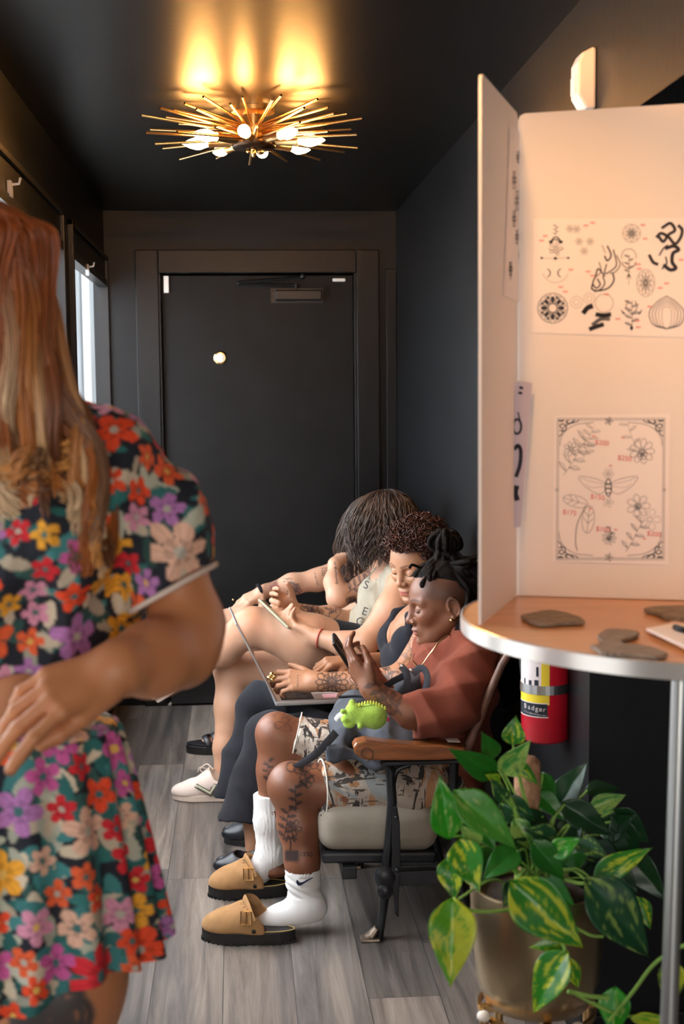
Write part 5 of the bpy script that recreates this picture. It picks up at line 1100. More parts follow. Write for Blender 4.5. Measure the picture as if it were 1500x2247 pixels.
hs_ = SDF(); hs_.tor(SY(380, 1290, 1.86), kR, 0.068, 0.068, 0.0045); sdf_mesh('sleeve_hem', hs_, 0.003, mat('cream_hem', (0.62, 0.50, 0.42), 0.8), p5)
# skirt: gathered, flaring to the hem
t = SDF(); wz = SY(60, 1604, 1.88); hz_ = SY(60, 2085, 1.88)[2]; cxs = SY(20, 1700, 1.9)
V = []; nA = 460; nH = 190
for i in range(nH+1):
    u = i/nH; z = wz[2]+(hz_-0.01-wz[2])*u
    rx = 0.158+0.045*u**0.8; ry = 0.125+0.075*u**0.8; gx = cxs[0]+0.015*u
    for j in range(nA):
        a = 2*math.pi*j/nA; f_ = 1+(0.030+0.05*u)*math.sin(a*19+1.2*math.sin(a*3)+u*1.5)*0.8+0.02*math.sin(a*7+2)*u; dz = 0.012*math.sin(a*5)*u-0.055*u*(-math.cos(a))*0.35
        V.append([gx+rx*f_*math.cos(a), 1.90+ry*f_*math.sin(a), z+dz])
V = np.array(V); F = []
I = np.arange(nH)[:, None]*nA+np.arange(nA)[None]; I2 = np.arange(nH)[:, None]*nA+(np.arange(nA)[None]+1) % nA
F = np.stack([I, I+nA, I2+nA, I2], -1).reshape(-1, 4); 
cn = V-np.array([cxs[0], 1.90, 0]); cn[:, 2] = 0; cn /= np.linalg.norm(cn, axis=1, keepdims=True)
sk_ = np_mesh('skirt', V, F, 'print_cloth', p5, flowers(V, cn, 9, 1.0)); mo = sk_.modifiers.new('thick', 'SOLIDIFY'); mo.thickness = 0.002
t = SDF(); t.ell(wz+[-0.03, 0.02, 0.0], (0.155, 0.125, 0.02)); sdf_mesh('waistband', t, 0.004, 'print_cloth', p5, color=lambda V, N: flowers(V, N, 12, 1.2))
# long loose waves falling over the shoulder
gi = [(0.50, 0.17, 0.035), (0.34, 0.10, 0.022), (0.58, 0.34, 0.16), (0.66, 0.46, 0.27), (0.14, 0.05, 0.018), (0.46, 0.18, 0.05), (0.20, 0.09, 0.04), (0.60, 0.26, 0.07)]
rr = np.random.default_rng(61); lines = []; rad = []; cols = []
NL = 60
for q in range(NL):
    t_ = (q % 15+0.5+rr.uniform(-.3, .3))/15; lay = q//15
    if lay == 3: t_ = rr.uniform(-0.1, 0.55); lay = 0.5
    Y0 = 1.80+0.035*lay; b2 = rr.uniform(0, 1)
    p = L5(0.04-0.10*b2, 0.01+rr.uniform(-0.02, 0.07), 0.122-0.03*b2)
    x1 = SY(-95+200*t_, 640, 1.755+0.03*lay+0.07*t_**2); x2 = SY(-85+222*t_, 850, 1.765+0.03*lay); x3 = SY(-30+235*t_, 1030, 1.77+0.015*lay); x4 = SY(75+165*t_, 1190-120*(t_ < 0.3)+rr.uniform(-80, 70), 1.745+0.012*lay)
    mid = (p+x1)/2+_n((p+x1)/2-c5)*0.045; cen = catmull([p, mid, x1, x2, x3, x4], 9); u = np.linspace(0, 1, len(cen)); wv = rr.uniform(10, 15); ph = rr.uniform(0, 6.28); am = rr.uniform(0.012, 0.024)*np.clip(u*2-0.5, 0, 1)
    cen = cen+np.stack([am*np.sin(u*wv+ph), am*0.9*np.cos(u*wv+ph), 0*u], 1); cA = np.array(gi[(q*5+int(lay)) % 8]); R_ = rr.uniform(0.012, 0.020)
    for k in range(40):
        a = rr.uniform(0, 6.28); r_ = R_*math.sqrt(rr.uniform(0.02, 1)); tw = rr.uniform(0.5, 2.5); off = np.stack([r_*np.cos(a+u*tw)*(1-0.55*u), r_*np.sin(a+u*tw)*(1-0.55*u), 0*u], 1)*np.clip(u*3+0.4, 0, 1)[:, None]
        lines.append(cen+off+np.array([0, 0, rr.uniform(-0.02, 0.02)])*u[:, None]); rad.append(np.linspace(0.0022, 0.0012, len(cen)))
        root = np.array((0.27, 0.065, 0.014))*rr.uniform(0.6, 1.3); w = np.clip((u-0.30)*2.2, 0, 1)[:, None]; cols.append(root*(1-w)+cA*rr.uniform(0.65, 1.2)*w)
MT['hair_ginger'] = mat('hair_ginger', (0.4, 0.15, 0.04), 0.36, vcol=True, spec=0.5)
strands('hair', lines, rad, 'hair_ginger', p5, 6, cols)
t = SDF(); t.ell(L5(-0.012, 0, 0.03), (0.106, 0.088, 0.096), R5); t.ell(L5(0.075, 0, -0.02), (0.07, 0.10, 0.10), R5, k=0.01, op='s')
sdf_mesh('hair_base', t, 0.006, mat('hair_root_ginger', (0.25, 0.07, 0.018), 0.5, bump=(200, 1, 0.003)), p5)
# ------------------------------------------------------------------ the row of old theatre seats
MT['oak'] = mat('varnished_oak', (0.25, 0.078, 0.020), 0.25, coat=0.5, var=(9, 0.35, (1, 8, 8)), spec=0.5)
MT['walnut'] = mat('dark_walnut', (0.085, 0.036, 0.020), 0.3, coat=0.3, var=(9, 0.3, (1, 8, 8)))
cloth('beige_velvet', (0.30, 0.26, 0.21), bump=(300, 0.3, 0.001), var=(10, 0.1)); MT['worn_wood'] = mat('worn_wood', (0.16, 0.085, 0.06), 0.45, var=(20, 0.4)); MT['foot_metal'] = mat('worn_foot', (0.22, 0.17, 0.13), 0.4, metal=0.6, var=(60, 0.5))
PIT = 0.56; YC = 3.50
def arm(parent, wood, y):
    top = [(772, 1634), (780, 1624), (800, 1619), (850, 1626), (900, 1630), (960, 1628), (1018, 1636), (1022, 1660), (960, 1663), (880, 1664), (815, 1663), (795, 1661), (778, 1652)]
    P = [SY(px, py, YC) for px, py in top]; o = np.array([P[0][0], 0, P[0][2]]); poly = [((p-o)[0], (p-o)[2]) for p in P]
    a = MB().prism(poly, o+[0, y-0.028, 0], (1, 0, 0), (0, 0, 1), (0, 0.056, 0)).build('armrest', wood, parent, bevel=0.006)
    c = SY(800, 1648, YC); q = [c+[0.019*math.cos(t)*(1-t/9), -0.0295+y-YC, 0.019*math.sin(t)*(1-t/9)] for t in np.linspace(-1.5, 4.6, 20)]
    MB().tube(q, 0.0016, 5).build('scroll_groove', 'walnut', a)
    return a
def standard(parent, y):
    dy = np.array([0, y-YC, 0.0]); S_ = lambda px, py, o=0.0: SY(px, py, YC)+dy+[0, o, 0]
    b = MB(); b.tube([S_(838, 1670), S_(856, 1690), S_(860, 1760), S_(852, 1860), S_(846, 1930), S_(840, 2000), S_(832, 2060), S_(818, 2096)], [0.011, 0.015, 0.015, 0.015, 0.018, 0.013, 0.011, 0.012], 8, flat=(1.0, 0.9)); b.build('front_leg', 'iron', parent, smooth=True)
    b = MB(); b.tube([S_(996, 1668), S_(994, 1760), S_(1000, 1900), S_(1020, 1990)]+[np.array([S_(1035, 2000)[0], y, 0.012])], 0.012, 8); b.build('rear_leg', 'iron', parent, smooth=True)
    b = MB().box(S_(840, 1678)+[0, -0.016, 0], S_(1008, 1664)+[0, 0.016, 0]); b.tube(catmull([S_(862, 1720), S_(872, 1690), S_(900, 1678)], 5), 0.008, 6); b.build('arm_bracket', 'iron', parent, bevel=0.003)
    b = MB().box(S_(840, 1942)+[0, -0.012, 0], S_(1010, 1905)+[0, 0.012, 0]); b.box(S_(850, 1905)+[0, -0.006, 0], S_(1000, 1895)+[0, 0.006, 0]); b.build('stretcher', 'iron', parent, bevel=0.003)
    b = MB(); Rf2 = np.array([[1, 0, 0], [0, 0, -1], [0, 1, 0]], float); b.lathe([(0.030, 0), (0.030, 0.012), (0.022, 0.018), (0.012, 0.022)], S_(843, 1918, -0.016), 24, Rf2); b.lathe([(0.020, 0), (0.022, 0.016), (0.010, 0.026)], S_(842, 1946, -0.016), 20, Rf2); b.build('pivot', 'iron', parent, smooth=True)
    po = [S_(858, 1765), S_(868, 1762), S_(874, 1800), S_(876, 1890), S_(872, 1960), S_(872, 2004), S_(864, 1998), S_(856, 1920)]; o = po[0]; MB().prism([((p-o)[0], (p-o)[2]) for p in po], o+[0, -0.030, 0], (1, 0, 0), (0, 0, 1), (0, 0.007, 0)).build('hinge_lever', 'iron', parent, bevel=0.002)
    b = MB().sphere(S_(868, 1900, -0.034), (0.007, 0.005, 0.007)).sphere(S_(866, 1785, -0.034), (0.005, 0.004, 0.005)); b.build('bolt', 'iron', parent, smooth=True)
    fx = S_(818, 2100)[0]; b = MB(); b.tube([[fx+0.012, y, 0.035], [fx-0.004, y, 0.014], [fx-0.02, y, 0.008]], [0.014, 0.020, 0.016], 10, flat=(1.0, 0.6)); b.box((fx-0.035, y-0.022, 0), (fx+0.018, y+0.022, 0.009)); b.build('foot_plate', 'foot_metal', parent, bevel=0.003)
def backrest(parent):
    q = [SY(1024, 1660, YC), SY(1052, 1590, YC), SY(1078, 1520, YC), SY(1104, 1462, YC), SY(1120, 1436, YC)]
    MB().tube([p+[0, 0.02, 0] for p in q], 0.0115, 8).build('backrest_post', 'worn_wood', parent, smooth=True)
    MB().tube([p+[0, PIT-0.02, 0] for p in q], 0.0115, 8).build('backrest_post', 'worn_wood', parent, smooth=True)
    pts = catmull(q, 5); b = MB(); nseg = 10; V = []
    for p in pts:
        for k in range(nseg+1):
            v = k/nseg; V.append(p+[0.012+0.020*math.sin(math.pi*v), 0.025+(PIT-0.05)*v, 0])
    V = np.array(V); m = len(pts); F = [(i*(nseg+1)+k, i*(nseg+1)+k+1, (i+1)*(nseg+1)+k+1, (i+1)*(nseg+1)+k) for i in range(m-1) for k in range(nseg)]
    o = MB().add(V, F).build('backrest', 'walnut', parent, smooth=True); mo = o.modifiers.new('thick', 'SOLIDIFY'); mo.thickness = 0.010
def seat(parent):
    xa, xb = 0.205, 0.545; zt = SY(760, 1772, 3.55)[2]; b = SDF(); c = np.array([(xa+xb)/2, YC+PIT/2, zt-0.066]); R = roty(0.03)
    b.box(c, ((xb-xa)/2, PIT/2-0.032, 0.066), R, rd=0.05, k=0.02); b.ell(c+[0, 0, 0.035], ((xb-xa)/2*0.9, PIT/2-0.06, 0.05), R, k=0.03); b.ell(c+[-0.10, 0.02, 0.0], (0.115, PIT/2-0.11, 0.055), R, k=0.03)
    sdf_mesh('seat_cushion', b, 0.01, 'beige_velvet', parent, disp=folds(12, 0.004, 4))
    cc = c-[0, 0, 0.078]; MB().obox(cc, ((xb-xa)/2-0.01, PIT/2-0.04, 0.016), R).build('seat_pan', 'iron', parent, bevel=0.008)
    MB().box((0.27, YC+0.02, cc[2]-0.05), (0.31, YC+PIT-0.02, cc[2]-0.015)).build('seat_beam', 'iron', parent, bevel=0.003)
seat0 = thing('theatre_seat', 'nearest beige theatre seat with bright varnished armrest, under the person in terracotta shirt', 'seat', (0.36, YC, 0), 'row of bolted theatre seats')
arm0 = arm(seat0, 'oak', YC); standard(seat0, YC); backrest(seat0); seat(seat0)
a_ = SY(985, 1627, YC); MB().obox(a_+[0.01, -0.002, 0.004], (0.017, 0.021, 0.0006), roty(0.05)).build('tag_sticker', mat('paper_tag', (0.62, 0.55, 0.48), 0.7), arm0)
LBS = ['theatre seat under the person in black top and dark jeans, second from the near end', 'theatre seat under the person with crossed bare legs, behind the laptop', 'farthest theatre seat, closest to the black door']
def copy_tree(o, parent=None, inv=None):
    c = o.copy(); COL.objects.link(c)
    if parent is not None: c.parent = parent; c.matrix_parent_inverse = o.matrix_parent_inverse.copy()
    for ch in list(o.children): copy_tree(ch, c)
    return c
for i in range(3):
    c = copy_tree(seat0); c.location = (0.36, YC+PIT*(i+1), 0); c['label'] = LBS[i]
    for ch in list(c.children):
        if ch.name.startswith('armrest'):
            ch.data = ch.data.copy(); ch.data.materials.clear(); ch.data.materials.append(MT['walnut'])
            for g in list(ch.children):
                if g.name.startswith('tag_sticker'): bpy.data.objects.remove(g)
last = c
arm_end = thing('end_standard', 'end leg and walnut armrest closing the seat row by the door', 'seat leg', (0.36, YC+PIT*4, 0)); arm(arm_end, 'walnut', YC+PIT*4); standard(arm_end, YC+PIT*4)
# ------------------------------------------------------------------ grey bag with straps and plush
cloth('grey_canvas', (0.070, 0.077, 0.092), bump=(800, 0.4, 0.0008), var=(12, 0.15)); cloth('dark_webbing', (0.03, 0.034, 0.042))
bg_ = thing('canvas_bag', 'grey canvas backpack lying across the lap behind the lime plush', 'bag', SY(820, 1600, 3.6))
t = SDF(); t.box(SY(835, 1590, 3.70), (0.115, 0.12, 0.045), roty(0.12)@rotx(0.35), rd=0.03, k=0.03); t.cap(SY(775, 1560, 3.78), SY(745, 1640, 3.60), 0.055, 0.040, k=0.04); t.cap(SY(845, 1560, 3.76), SY(830, 1650, 3.56), 0.060, 0.040, k=0.05)
t.cap(SY(905, 1550, 3.74), SY(890, 1640, 3.57), 0.055, 0.035, k=0.05); t.ell(SY(905, 1500, 3.70), (0.045, 0.06, 0.035), k=0.03)
t.box(SY(790, 1655, 3.545), (0.10, 0.02, 0.028), roty(0.05), rd=0.012, k=0.03)
bb = sdf_mesh('bag_body', t, 0.005, 'grey_canvas', bg_, disp=folds(22, 0.022, 71, (1, .4, .8)))
def band(name, pts, w, th, m, parent):
    pts = catmull(pts, 7); return MB().tube(pts, w, 8, flat=(th/w, 1.0)).build(name, m, parent, smooth=True)
band('strap', [SY(737, 1607, 3.56), SY(700, 1648, 3.54), SY(668, 1672, 3.56), SY(641, 1688, 3.62)], 0.013, 0.003, 'grey_canvas', bg_)
band('strap', [SY(885, 1530, 3.60), SY(893, 1495, 3.585), SY(890, 1475, 3.59), SY(880, 1462, 3.60)], 0.010, 0.0025, 'grey_canvas', bg_)
band('strap', [SY(905, 1478, 3.60), SY(925, 1466, 3.59), SY(937, 1485, 3.58), SY(930, 1520, 3.58), SY(905, 1535, 3.60)], 0.010, 0.0025, 'grey_canvas', bg_)
band('strap', [SY(838, 1512, 3.60), SY(862, 1495, 3.59), SY(882, 1485, 3.59), SY(893, 1478, 3.60)], 0.009, 0.0025, 'dark_webbing', bg_)
b = MB()
for px, py in ((882, 1462), (902, 1471)): b.sphere(SY(px, py, 3.578), (0.006, 0.003, 0.006))
b.build('snap_button', 'steel', bg_, smooth=True)
band('seam', [SY(742, 1530, 3.70), SY(790, 1528, 3.70), SY(830, 1538, 3.68)], 0.004, 0.003, 'dark_webbing', bg_)
cloth('lime_plush', (0.40, 0.62, 0.09), bump=(400, 1.0, 0.003), sheen=0.2, var=(60, 0.12))
pl_ = thing('plush_toy', 'lime green plush dinosaur clipped on the grey bag', 'toy', SY(800, 1575, 3.47))
PY = 3.475
t = SDF(); t.ell(SY(822, 1572, PY), (0.034, 0.032, 0.035)); t.ell(SY(795, 1570, PY), (0.028, 0.028, 0.026), k=0.02); t.ell(SY(775, 1562, PY), (0.023, 0.024, 0.026), k=0.012)
t.ell(SY(757, 1578, PY), (0.012, 0.014, 0.012), k=0.008); t.ell(SY(766, 1590, PY), (0.016, 0.014, 0.010), k=0.008)
t.cap(SY(791, 1580, PY-0.01), SY(790, 1594, PY-0.022), 0.009, 0.008, k=0.005); t.ell(SY(772, 1543, PY), (0.009, 0.010, 0.011), k=0.006); t.ell(SY(752, 1561, PY-0.01), (0.008, 0.008, 0.007), k=0.006)
pb = sdf_mesh('plush_body', t, 0.0028, 'lime_plush', pl_)
b = MB()
for i in range(11):
    u = i/10; p = SY(782+62*u, 1550-9*math.sin(u*2.9)+7*u*u, PY-0.008); b.lathe([(0.0045, -0.002), (0.003, 0.004), (0.0004, 0.008)], p, 8)
b.build('back_spikes', mat('yellow_felt', (0.62, 0.70, 0.10), 0.9), pb)
band('tag_ribbon', [SY(752, 1565, 3.49), SY(742, 1572, 3.50), SY(736, 1580, 3.52)], 0.007, 0.002, mat('white_ribbon', (0.75, 0.73, 0.72), 0.8), pl_)
MB().sphere(SY(850, 1578, 3.50), 0.006).build('charm', mat('pink_bead', (0.8, 0.05, 0.2), 0.4), pl_, smooth=True)
# ------------------------------------------------------------------ round bar table, folding board with flash sheets
ZT = 1.12; TC = np.array([0.80, 2.155]); TR = 0.425
MT['beech_top'] = mat('beech_top', (0.62, 0.29, 0.115), 0.34, var=(5, 0.10, (1, 6, 1)), coat=0.3); MT['metal_edge'] = mat('metal_edge', (0.80, 0.77, 0.74), 0.25, metal=0.7)
tb = thing('bar_table', 'tall round table with light wood top and shiny metal edge band', 'table', (TC[0], TC[1], 0))
MB().lathe([(0.0001, ZT-0.022), (TR-0.004, ZT-0.022), (TR-0.002, ZT-0.001), (0.0001, ZT)], (TC[0], TC[1], 0), 96, cap=False).build('tabletop', 'beech_top', tb)
MB().lathe([(TR-0.002, ZT-0.026), (TR+0.003, ZT-0.024), (TR+0.003, ZT-0.001), (TR-0.001, ZT+0.001)], (TC[0], TC[1], 0), 96, cap=False).build('edge_band', 'metal_edge', tb, smooth=True)
MT['table_leg'] = mat('table_leg', (0.42, 0.43, 0.42), 0.3, metal=0.8)
p0 = SY(1492, 1530, 1.92); p1_ = SY(1468, 2247, 1.88); dd = (p1_-p0)/(p0[2]-p1_[2]); foot = p0+dd*p0[2]
base_a = math.atan2(p0[1]-TC[1], p0[0]-TC[0])
for k in range(3):
    R = rotz((0, 1.57, 2.9)[k]); a = p0.copy(); f_ = foot.copy()
    for v in (a, f_): v[:2] = TC+(R[:2, :2]@(v[:2]-TC))
    a[2] = ZT-0.024; f_[2] = 0.0; MB().tube([a, f_], 0.0135, 12).build('leg', 'table_leg', tb, smooth=True)
MT['poster_board'] = mat('poster_board', (0.82, 0.74, 0.69), 0.65); MT['paper'] = mat('paper', (0.88, 0.80, 0.77), 0.7)
hb0 = SZ(1133, 1306, ZT+0.001); hb1 = SZ(1500, 1317, ZT+0.001); hf = SZ(1056, 1371, ZT+0.001); hb0[2] = hb1[2] = hf[2] = ZT+0.001
Ub = _n((hb1-hb0)*[1, 1, 0]); Us = _n((hf-hb0)*[1, 1, 0]); wS = np.linalg.norm(hf-hb0); zB = SY(1158, 250, hb0[1])[2]-ZT-0.001; print('BOARD', hb0, hf, zB, wS)
bd = thing('folding_board', 'white folding display board standing on the round table', 'board', hb0)
def rounded(w, h, r=0.012):
    return [(0, 0), (w, 0), (w, h-r), (w-r*0.3, h-r*0.3), (w-r, h), (r, h), (r*0.3, h-r*0.3), (0, h-r)]
Nb = np.cross(Ub, [0, 0, 1]); Nb = Nb if Nb[1] < 0 else -Nb; Ns = np.cross(Us, [0, 0, 1]); Ns = Ns if Ns[0] > 0 else -Ns
MB().prism(rounded(0.61, zB), hb0-Nb*0.005, Ub, (0, 0, 1), Nb*0.005).build('board_panel', 'poster_board', bd)
MB().prism(rounded(wS, zB), hb0-Ns*0.005+Us*0.002, Us, (0, 0, 1), Ns*0.005).build('board_panel', 'poster_board', bd)
e_ = hb0+Ub*0.61; Ur = _n(-Ub*0.15+Nb*1.0); MB().prism(rounded(0.29, zB), e_+np.cross(Ur, [0, 0, 1])*0.0, Ur, (0, 0, 1), Ub*0.005).build('board_panel', 'poster_board', bd)
def plane_pt(px, py, p0, n, off=0.0):
    d = ray(px, py); o = np.array([0, 0, H]); t = ((p0+n*off-o)@n)/(d@n); return o+d*t
class Ink:
    """line drawing in photo pixels carried onto a sheet's plane"""
    def __init__(s, p0, n, off): s.p0, s.n, s.off, s.b = p0, n, off, MB()
    def P(s, x, y): return plane_pt(x, y, s.p0, s.n, s.off)
    def line(s, pts, w=1.2):
        Q = [s.P(x, y) for x, y in pts]
        for a, b in zip(Q[:-1], Q[1:]):
            L_ = np.linalg.norm(b-a)
            if L_ < 1e-6: continue
            d = (b-a)/L_; m = np.cross(s.n, d)*w*0.00043; e = d*w*0.0002; s.b.add([a-m-e, b-m+e, b+m+e, a+m-e], [(0, 1, 2, 3)])
        return s
    def poly(s, pts): s.b.add([s.P(x, y) for x, y in pts], [tuple(range(len(pts)))]); return s
    def motif(s, strokes, cx, cy, sc, w=1.2, sy=None, rot=0):
        c, q = math.cos(rot), math.sin(rot)
        for st in strokes:
            if isinstance(st, tuple): st = st[0]
            s.line([(cx+sc*(x*c-y*q), cy-(sy or sc)*(x*q+y*c)) for x, y in st], w)
        return s
    def build(s, name, m, parent): return s.b.build(name, m, parent)
MT['black_ink'] = mat('black_ink', (0.035, 0.033, 0.045), 0.7); MT['grey_ink'] = mat('grey_ink', (0.22, 0.205, 0.21), 0.7); MT['pale_ink'] = mat('pale_ink', (0.40, 0.37, 0.37), 0.7); MT['red_ink'] = mat('red_ink', (0.70, 0.16, 0.16), 0.7)
def sheet(name, label, quad, p0, n, off=0.0012, m='paper', grp=None, edge=None):
    P = [plane_pt(x, y, p0, n, off) for x, y in quad]; th = n*0.0005; o = thing(name, label, 'print', P[3], grp); b = MB(); b.add(P+[p+th for p in P], [(0, 1, 2, 3), (7, 6, 5, 4)]+[(i, (i+1) % 4, 4+(i+1) % 4, 4+i) for i in range(4)]); b.build('paper_sheet', m, o); return o
g_ = 'tattoo design sheets on the folding board'
o1 = sheet('flash_sheet', 'wide sheet of ornamental black designs with flames and mandala, upper part of the board', [(1170, 480), (1560, 478), (1560, 742), (1168, 731)], hb0, Nb, grp=g_)
kb = Ink(hb0, Nb, 0.0022); kg = Ink(hb0, Nb, 0.0021); kp = Ink(hb0, Nb, 0.0020); kr = Ink(hb0, Nb, 0.0023)
# mandala lower left
kb.motif(petals(12, .3, .75, .22), 1212, 676, 33, 1.6); kg.motif([circ(0, 0, 1, 40)], 1212, 676, 33, 1.2); kg.motif(petals(16, .72, 1.02, .3), 1212, 676, 32, 1.0)
for i in range(8):
    t = i*math.pi/4; kb.poly([(1212+19*math.cos(t)+6*math.cos(t+q), 676-19*math.sin(t)-6*math.sin(t+q)) for q in (0, 0.7, 2.44, 3.14, 3.84, 5.6)])
    t += 0.39; kb.poly([(1212+26*math.cos(t)+3.2*math.cos(t+q), 676-26*math.sin(t)-3.2*math.sin(t+q)) for q in (0, 1.2, 3.14, 4.4)])
# ornament, moons
kb.motif([circ(0, 0.1, .45, 10, a0=0.3, a1=2.8), circ(0, -0.1, .7, 10, .35, a0=0, a1=3.14)], 1219, 530, 18, 2.4); kb.poly([(1203, 529), (1213, 526), (1212, 533), (1206, 535)]); kb.poly([(1235, 529), (1225, 526), (1226, 533), (1232, 535)])
kg.motif(leafy(5), 1219, 505, 11, 1); kg.line([(1186, 567), (1246, 566)], 0.8); kb.poly([(1184, 566), (1188, 563), (1192, 566), (1188, 569)]); kb.poly([(1213, 567), (1218, 563), (1223, 567), (1218, 571)]); kb.poly([(1242, 566), (1246, 563), (1250, 566), (1246, 569)])
kg.motif([circ(0, 0, 1, 12, a0=3.5, a1=5.9)], 1218, 590, 30, .8); kg.motif(petals(5, .2, 1, .4), 1219, 545, 16, 1.2); kg.line([(1203, 545), (1219, 556), (1235, 545)], 1.4)
def crescent(cx, cy, r, sgn, k): k.poly([(cx+r*math.cos(t), cy+r*math.sin(t)) for t in np.linspace(-1.5, 1.5, 10)*1.0+(0 if sgn > 0 else math.pi)]+[(cx+sgn*r*0.2+0.55*r*math.cos(t), cy+0.75*r*math.sin(t)) for t in (np.linspace(1.4, -1.4, 8)+(0 if sgn > 0 else math.pi))])
crescent(1198, 599, 10, 1, kb); crescent(1232, 599, 10, -1, kb)
# flames
def curve(k, pts, w): k.line([tuple(p) for p in catmull([(x, y, 0) for x, y in pts], 6)[:, :2]], w)
for pts, w in (([(1332, 540), (1340, 560), (1332, 572), (1326, 562)], 3.2), ([(1345, 548), (1352, 580), (1340, 594), (1326, 600), (1330, 580)], 2.6), ([(1326, 606), (1312, 590), (1306, 606), (1300, 622), (1308, 632), (1316, 624), (1310, 612)], 3.0), ([(1300, 622), (1298, 634), (1312, 638), (1334, 632), (1346, 616), (1344, 600)], 3.2), ([(1314, 575), (1318, 596), (1306, 608)], 1.8), ([(1352, 560), (1360, 580), (1350, 596), (1338, 600)], 2.0), ([(1304, 640), (1318, 634), (1326, 622), (1322, 606)], 2.6), ([(1320, 538), (1328, 556)], 1.2)): curve(kb, pts, w)
for cx, cy, r, n_ in ((1385, 512, 20, 8), (1416, 621, 20, 10)): kg.motif(petals(n_, .2, .9, .35)+petals(n_, .1, .5, .3)+[circ(0, 0, 1, 24)], cx, cy, r, 0.9, sy=r*(1.0 if n_ == 8 else 1.5))
kg.motif([circ(0, 0, 1, 16, a0=-0.3, a1=3.5)], 1379, 562, 16, 1.4); kg.motif(leafy(5), 1379, 580, 20, 1.4); kb.poly([(1373, 612), (1379, 598), (1385, 612), (1379, 606)]); kg.line([(1379, 560), (1379, 625)], 1)
for sgn in (-1, 1): curve(kg, [(1379, 590), (1379+sgn*12, 583), (1379+sgn*15, 575)], 2.2)
kg.motif(leafy(7, 2), 1385, 690, 30, 1.5); 
for sgn in (-1, 1): kb.poly([(1385+sgn*12, 690), (1385+sgn*24, 678), (1385+sgn*19, 689)]); kb.poly([(1385, 712), (1389, 720), (1385, 726), (1381, 720)]); curve(kg, [(1385, 690), (1385+sgn*12, 675), (1385+sgn*8, 660)], 1.8)
for k_ in range(5):
    w_ = 1-k_*0.18
    for sgn in (-1, 1): curve(kg if k_ else kb, [(1462, 722), (1462+sgn*30*w_, 712), (1462+sgn*38*w_, 685), (1462+sgn*20*w_, 662+k_*3), (1462, 650+k_*6)], 1.6 if k_ < 3 else 1.0)
# solid swirl top right and shaded shapes in the middle
for pts, w in (([(1452, 500), (1470, 490), (1480, 505), (1466, 515), (1455, 530), (1445, 520)], 6), ([(1440, 520), (1450, 512), (1466, 520), (1480, 535), (1492, 522), (1496, 505), (1488, 495)], 6), ([(1460, 545), (1478, 540), (1488, 548), (1476, 556), (1474, 575), (1482, 588), (1470, 592), (1456, 582)], 7), ([(1424, 560), (1432, 575), (1442, 580)], 6), ([(1446, 560), (1455, 545), (1464, 538)], 3), ([(1452, 590), (1462, 578), (1460, 564)], 3)): curve(kb, pts, w)
curve(kb, [(1280, 686), (1288, 676), (1298, 672)], 10); curve(kb, [(1308, 690), (1324, 692), (1338, 690)], 9); curve(kb, [(1294, 722), (1304, 718), (1322, 712)], 9); curve(kg, [(1300, 712), (1318, 700), (1336, 700)], 8); kg.motif([circ(0, 0, 1, 18)], 1325, 665, 20, 1); kp.motif([circ(0, 0, 1, 18), circ(0, 0, .5, 12)], 1292, 655, 12, 1); kp.motif([circ(0, 0, 1, 18), circ(0, 0, .5, 12)], 1264, 663, 13, 1)
for cx, cy in ((1270, 530), (1294, 530), (1281, 551), (1265, 503), (1250, 502)): kp.motif(petals(6, .2, 1, .4), cx, cy, 9, 1)
for x, y in ((1188, 528), (1196, 518), (1285, 495), (1300, 489), (1300, 605), (1290, 596), (1410, 494), (1415, 524), (1400, 580), (1402, 590), (1462, 622), (1448, 632), (1330, 646), (1355, 700), (1398, 704), (1400, 718), (1425, 673), (1240, 640), (1230, 630), (1252, 592), (1494, 570)): kr.line([(x-5, y+1.5), (x-3, y-2), (x, y+2), (x+2, y-2), (x+5, y+1)], 1.5)
for k_, nm, mm in ((kb, 'ink_drawing', 'black_ink'), (kg, 'ink_drawing', 'grey_ink'), (kp, 'ink_drawing', 'pale_ink'), (kr, 'price_marks', 'red_ink')): k_.build(nm, mm, o1)
o2 = sheet('flash_sheet', 'upright framed sheet of faint botanical drawings around a cicada, lower part of the board', [(1216, 912), (1470, 908), (1466, 1240), (1212, 1232)], hb0, Nb, grp=g_)
kb = Ink(hb0, Nb, 0.0022); kg = Ink(hb0, Nb, 0.0021); kp = Ink(hb0, Nb, 0.0020); kr = Ink(hb0, Nb, 0.0023)
x0, y0_, x1, y1 = 1222, 918, 1458, 1228
for q in (0, 3.5): kg.line([(x0+q, y0_+q), (x1-q, y0_+q), (x1-q-2, y1-q), (x0-2+q, y1-q), (x0+q, y0_+q)], 1.0)
for cx, cy, sx, sy in ((x0, y0_, 1, 1), (x1, y0_, -1, 1), (x0-2, y1, 1, -1), (x1-2, y1, -1, -1)):
    kb.poly([(cx+sx*a, cy+sy*b) for a, b in ((2, 2), (44, 2), (34, 10), (22, 12), (14, 22), (12, 34), (2, 44))]) if False else None
    for pts, w in (([(3, 40), (10, 34), (14, 20), (26, 12), (42, 8), (48, 3)], 1.8), ([(6, 26), (16, 28), (20, 18), (12, 12), (6, 16), (10, 22)], 2.2), ([(24, 4), (20, 9), (28, 11), (38, 4)], 2.6), ([(3, 4), (10, 6), (14, 4)], 3)): curve(kb, [(cx+sx*a, cy+sy*b) for a, b in pts], w)
    curve(kg, [(cx+sx*a, cy+sy*b) for a, b in ((6, 60), (8, 44), (20, 26), (44, 13), (80, 9))], 1.2)
for cy, s_ in ((921, 1), (1226, -1)): kg.motif(petals(5, .2, 1, .4), 1335, cy+s_*3, 9, 1.2)
for cx in (1221, 1457): kg.motif([circ(0, 0, 1, 8)], cx, 1075, 3, 1)
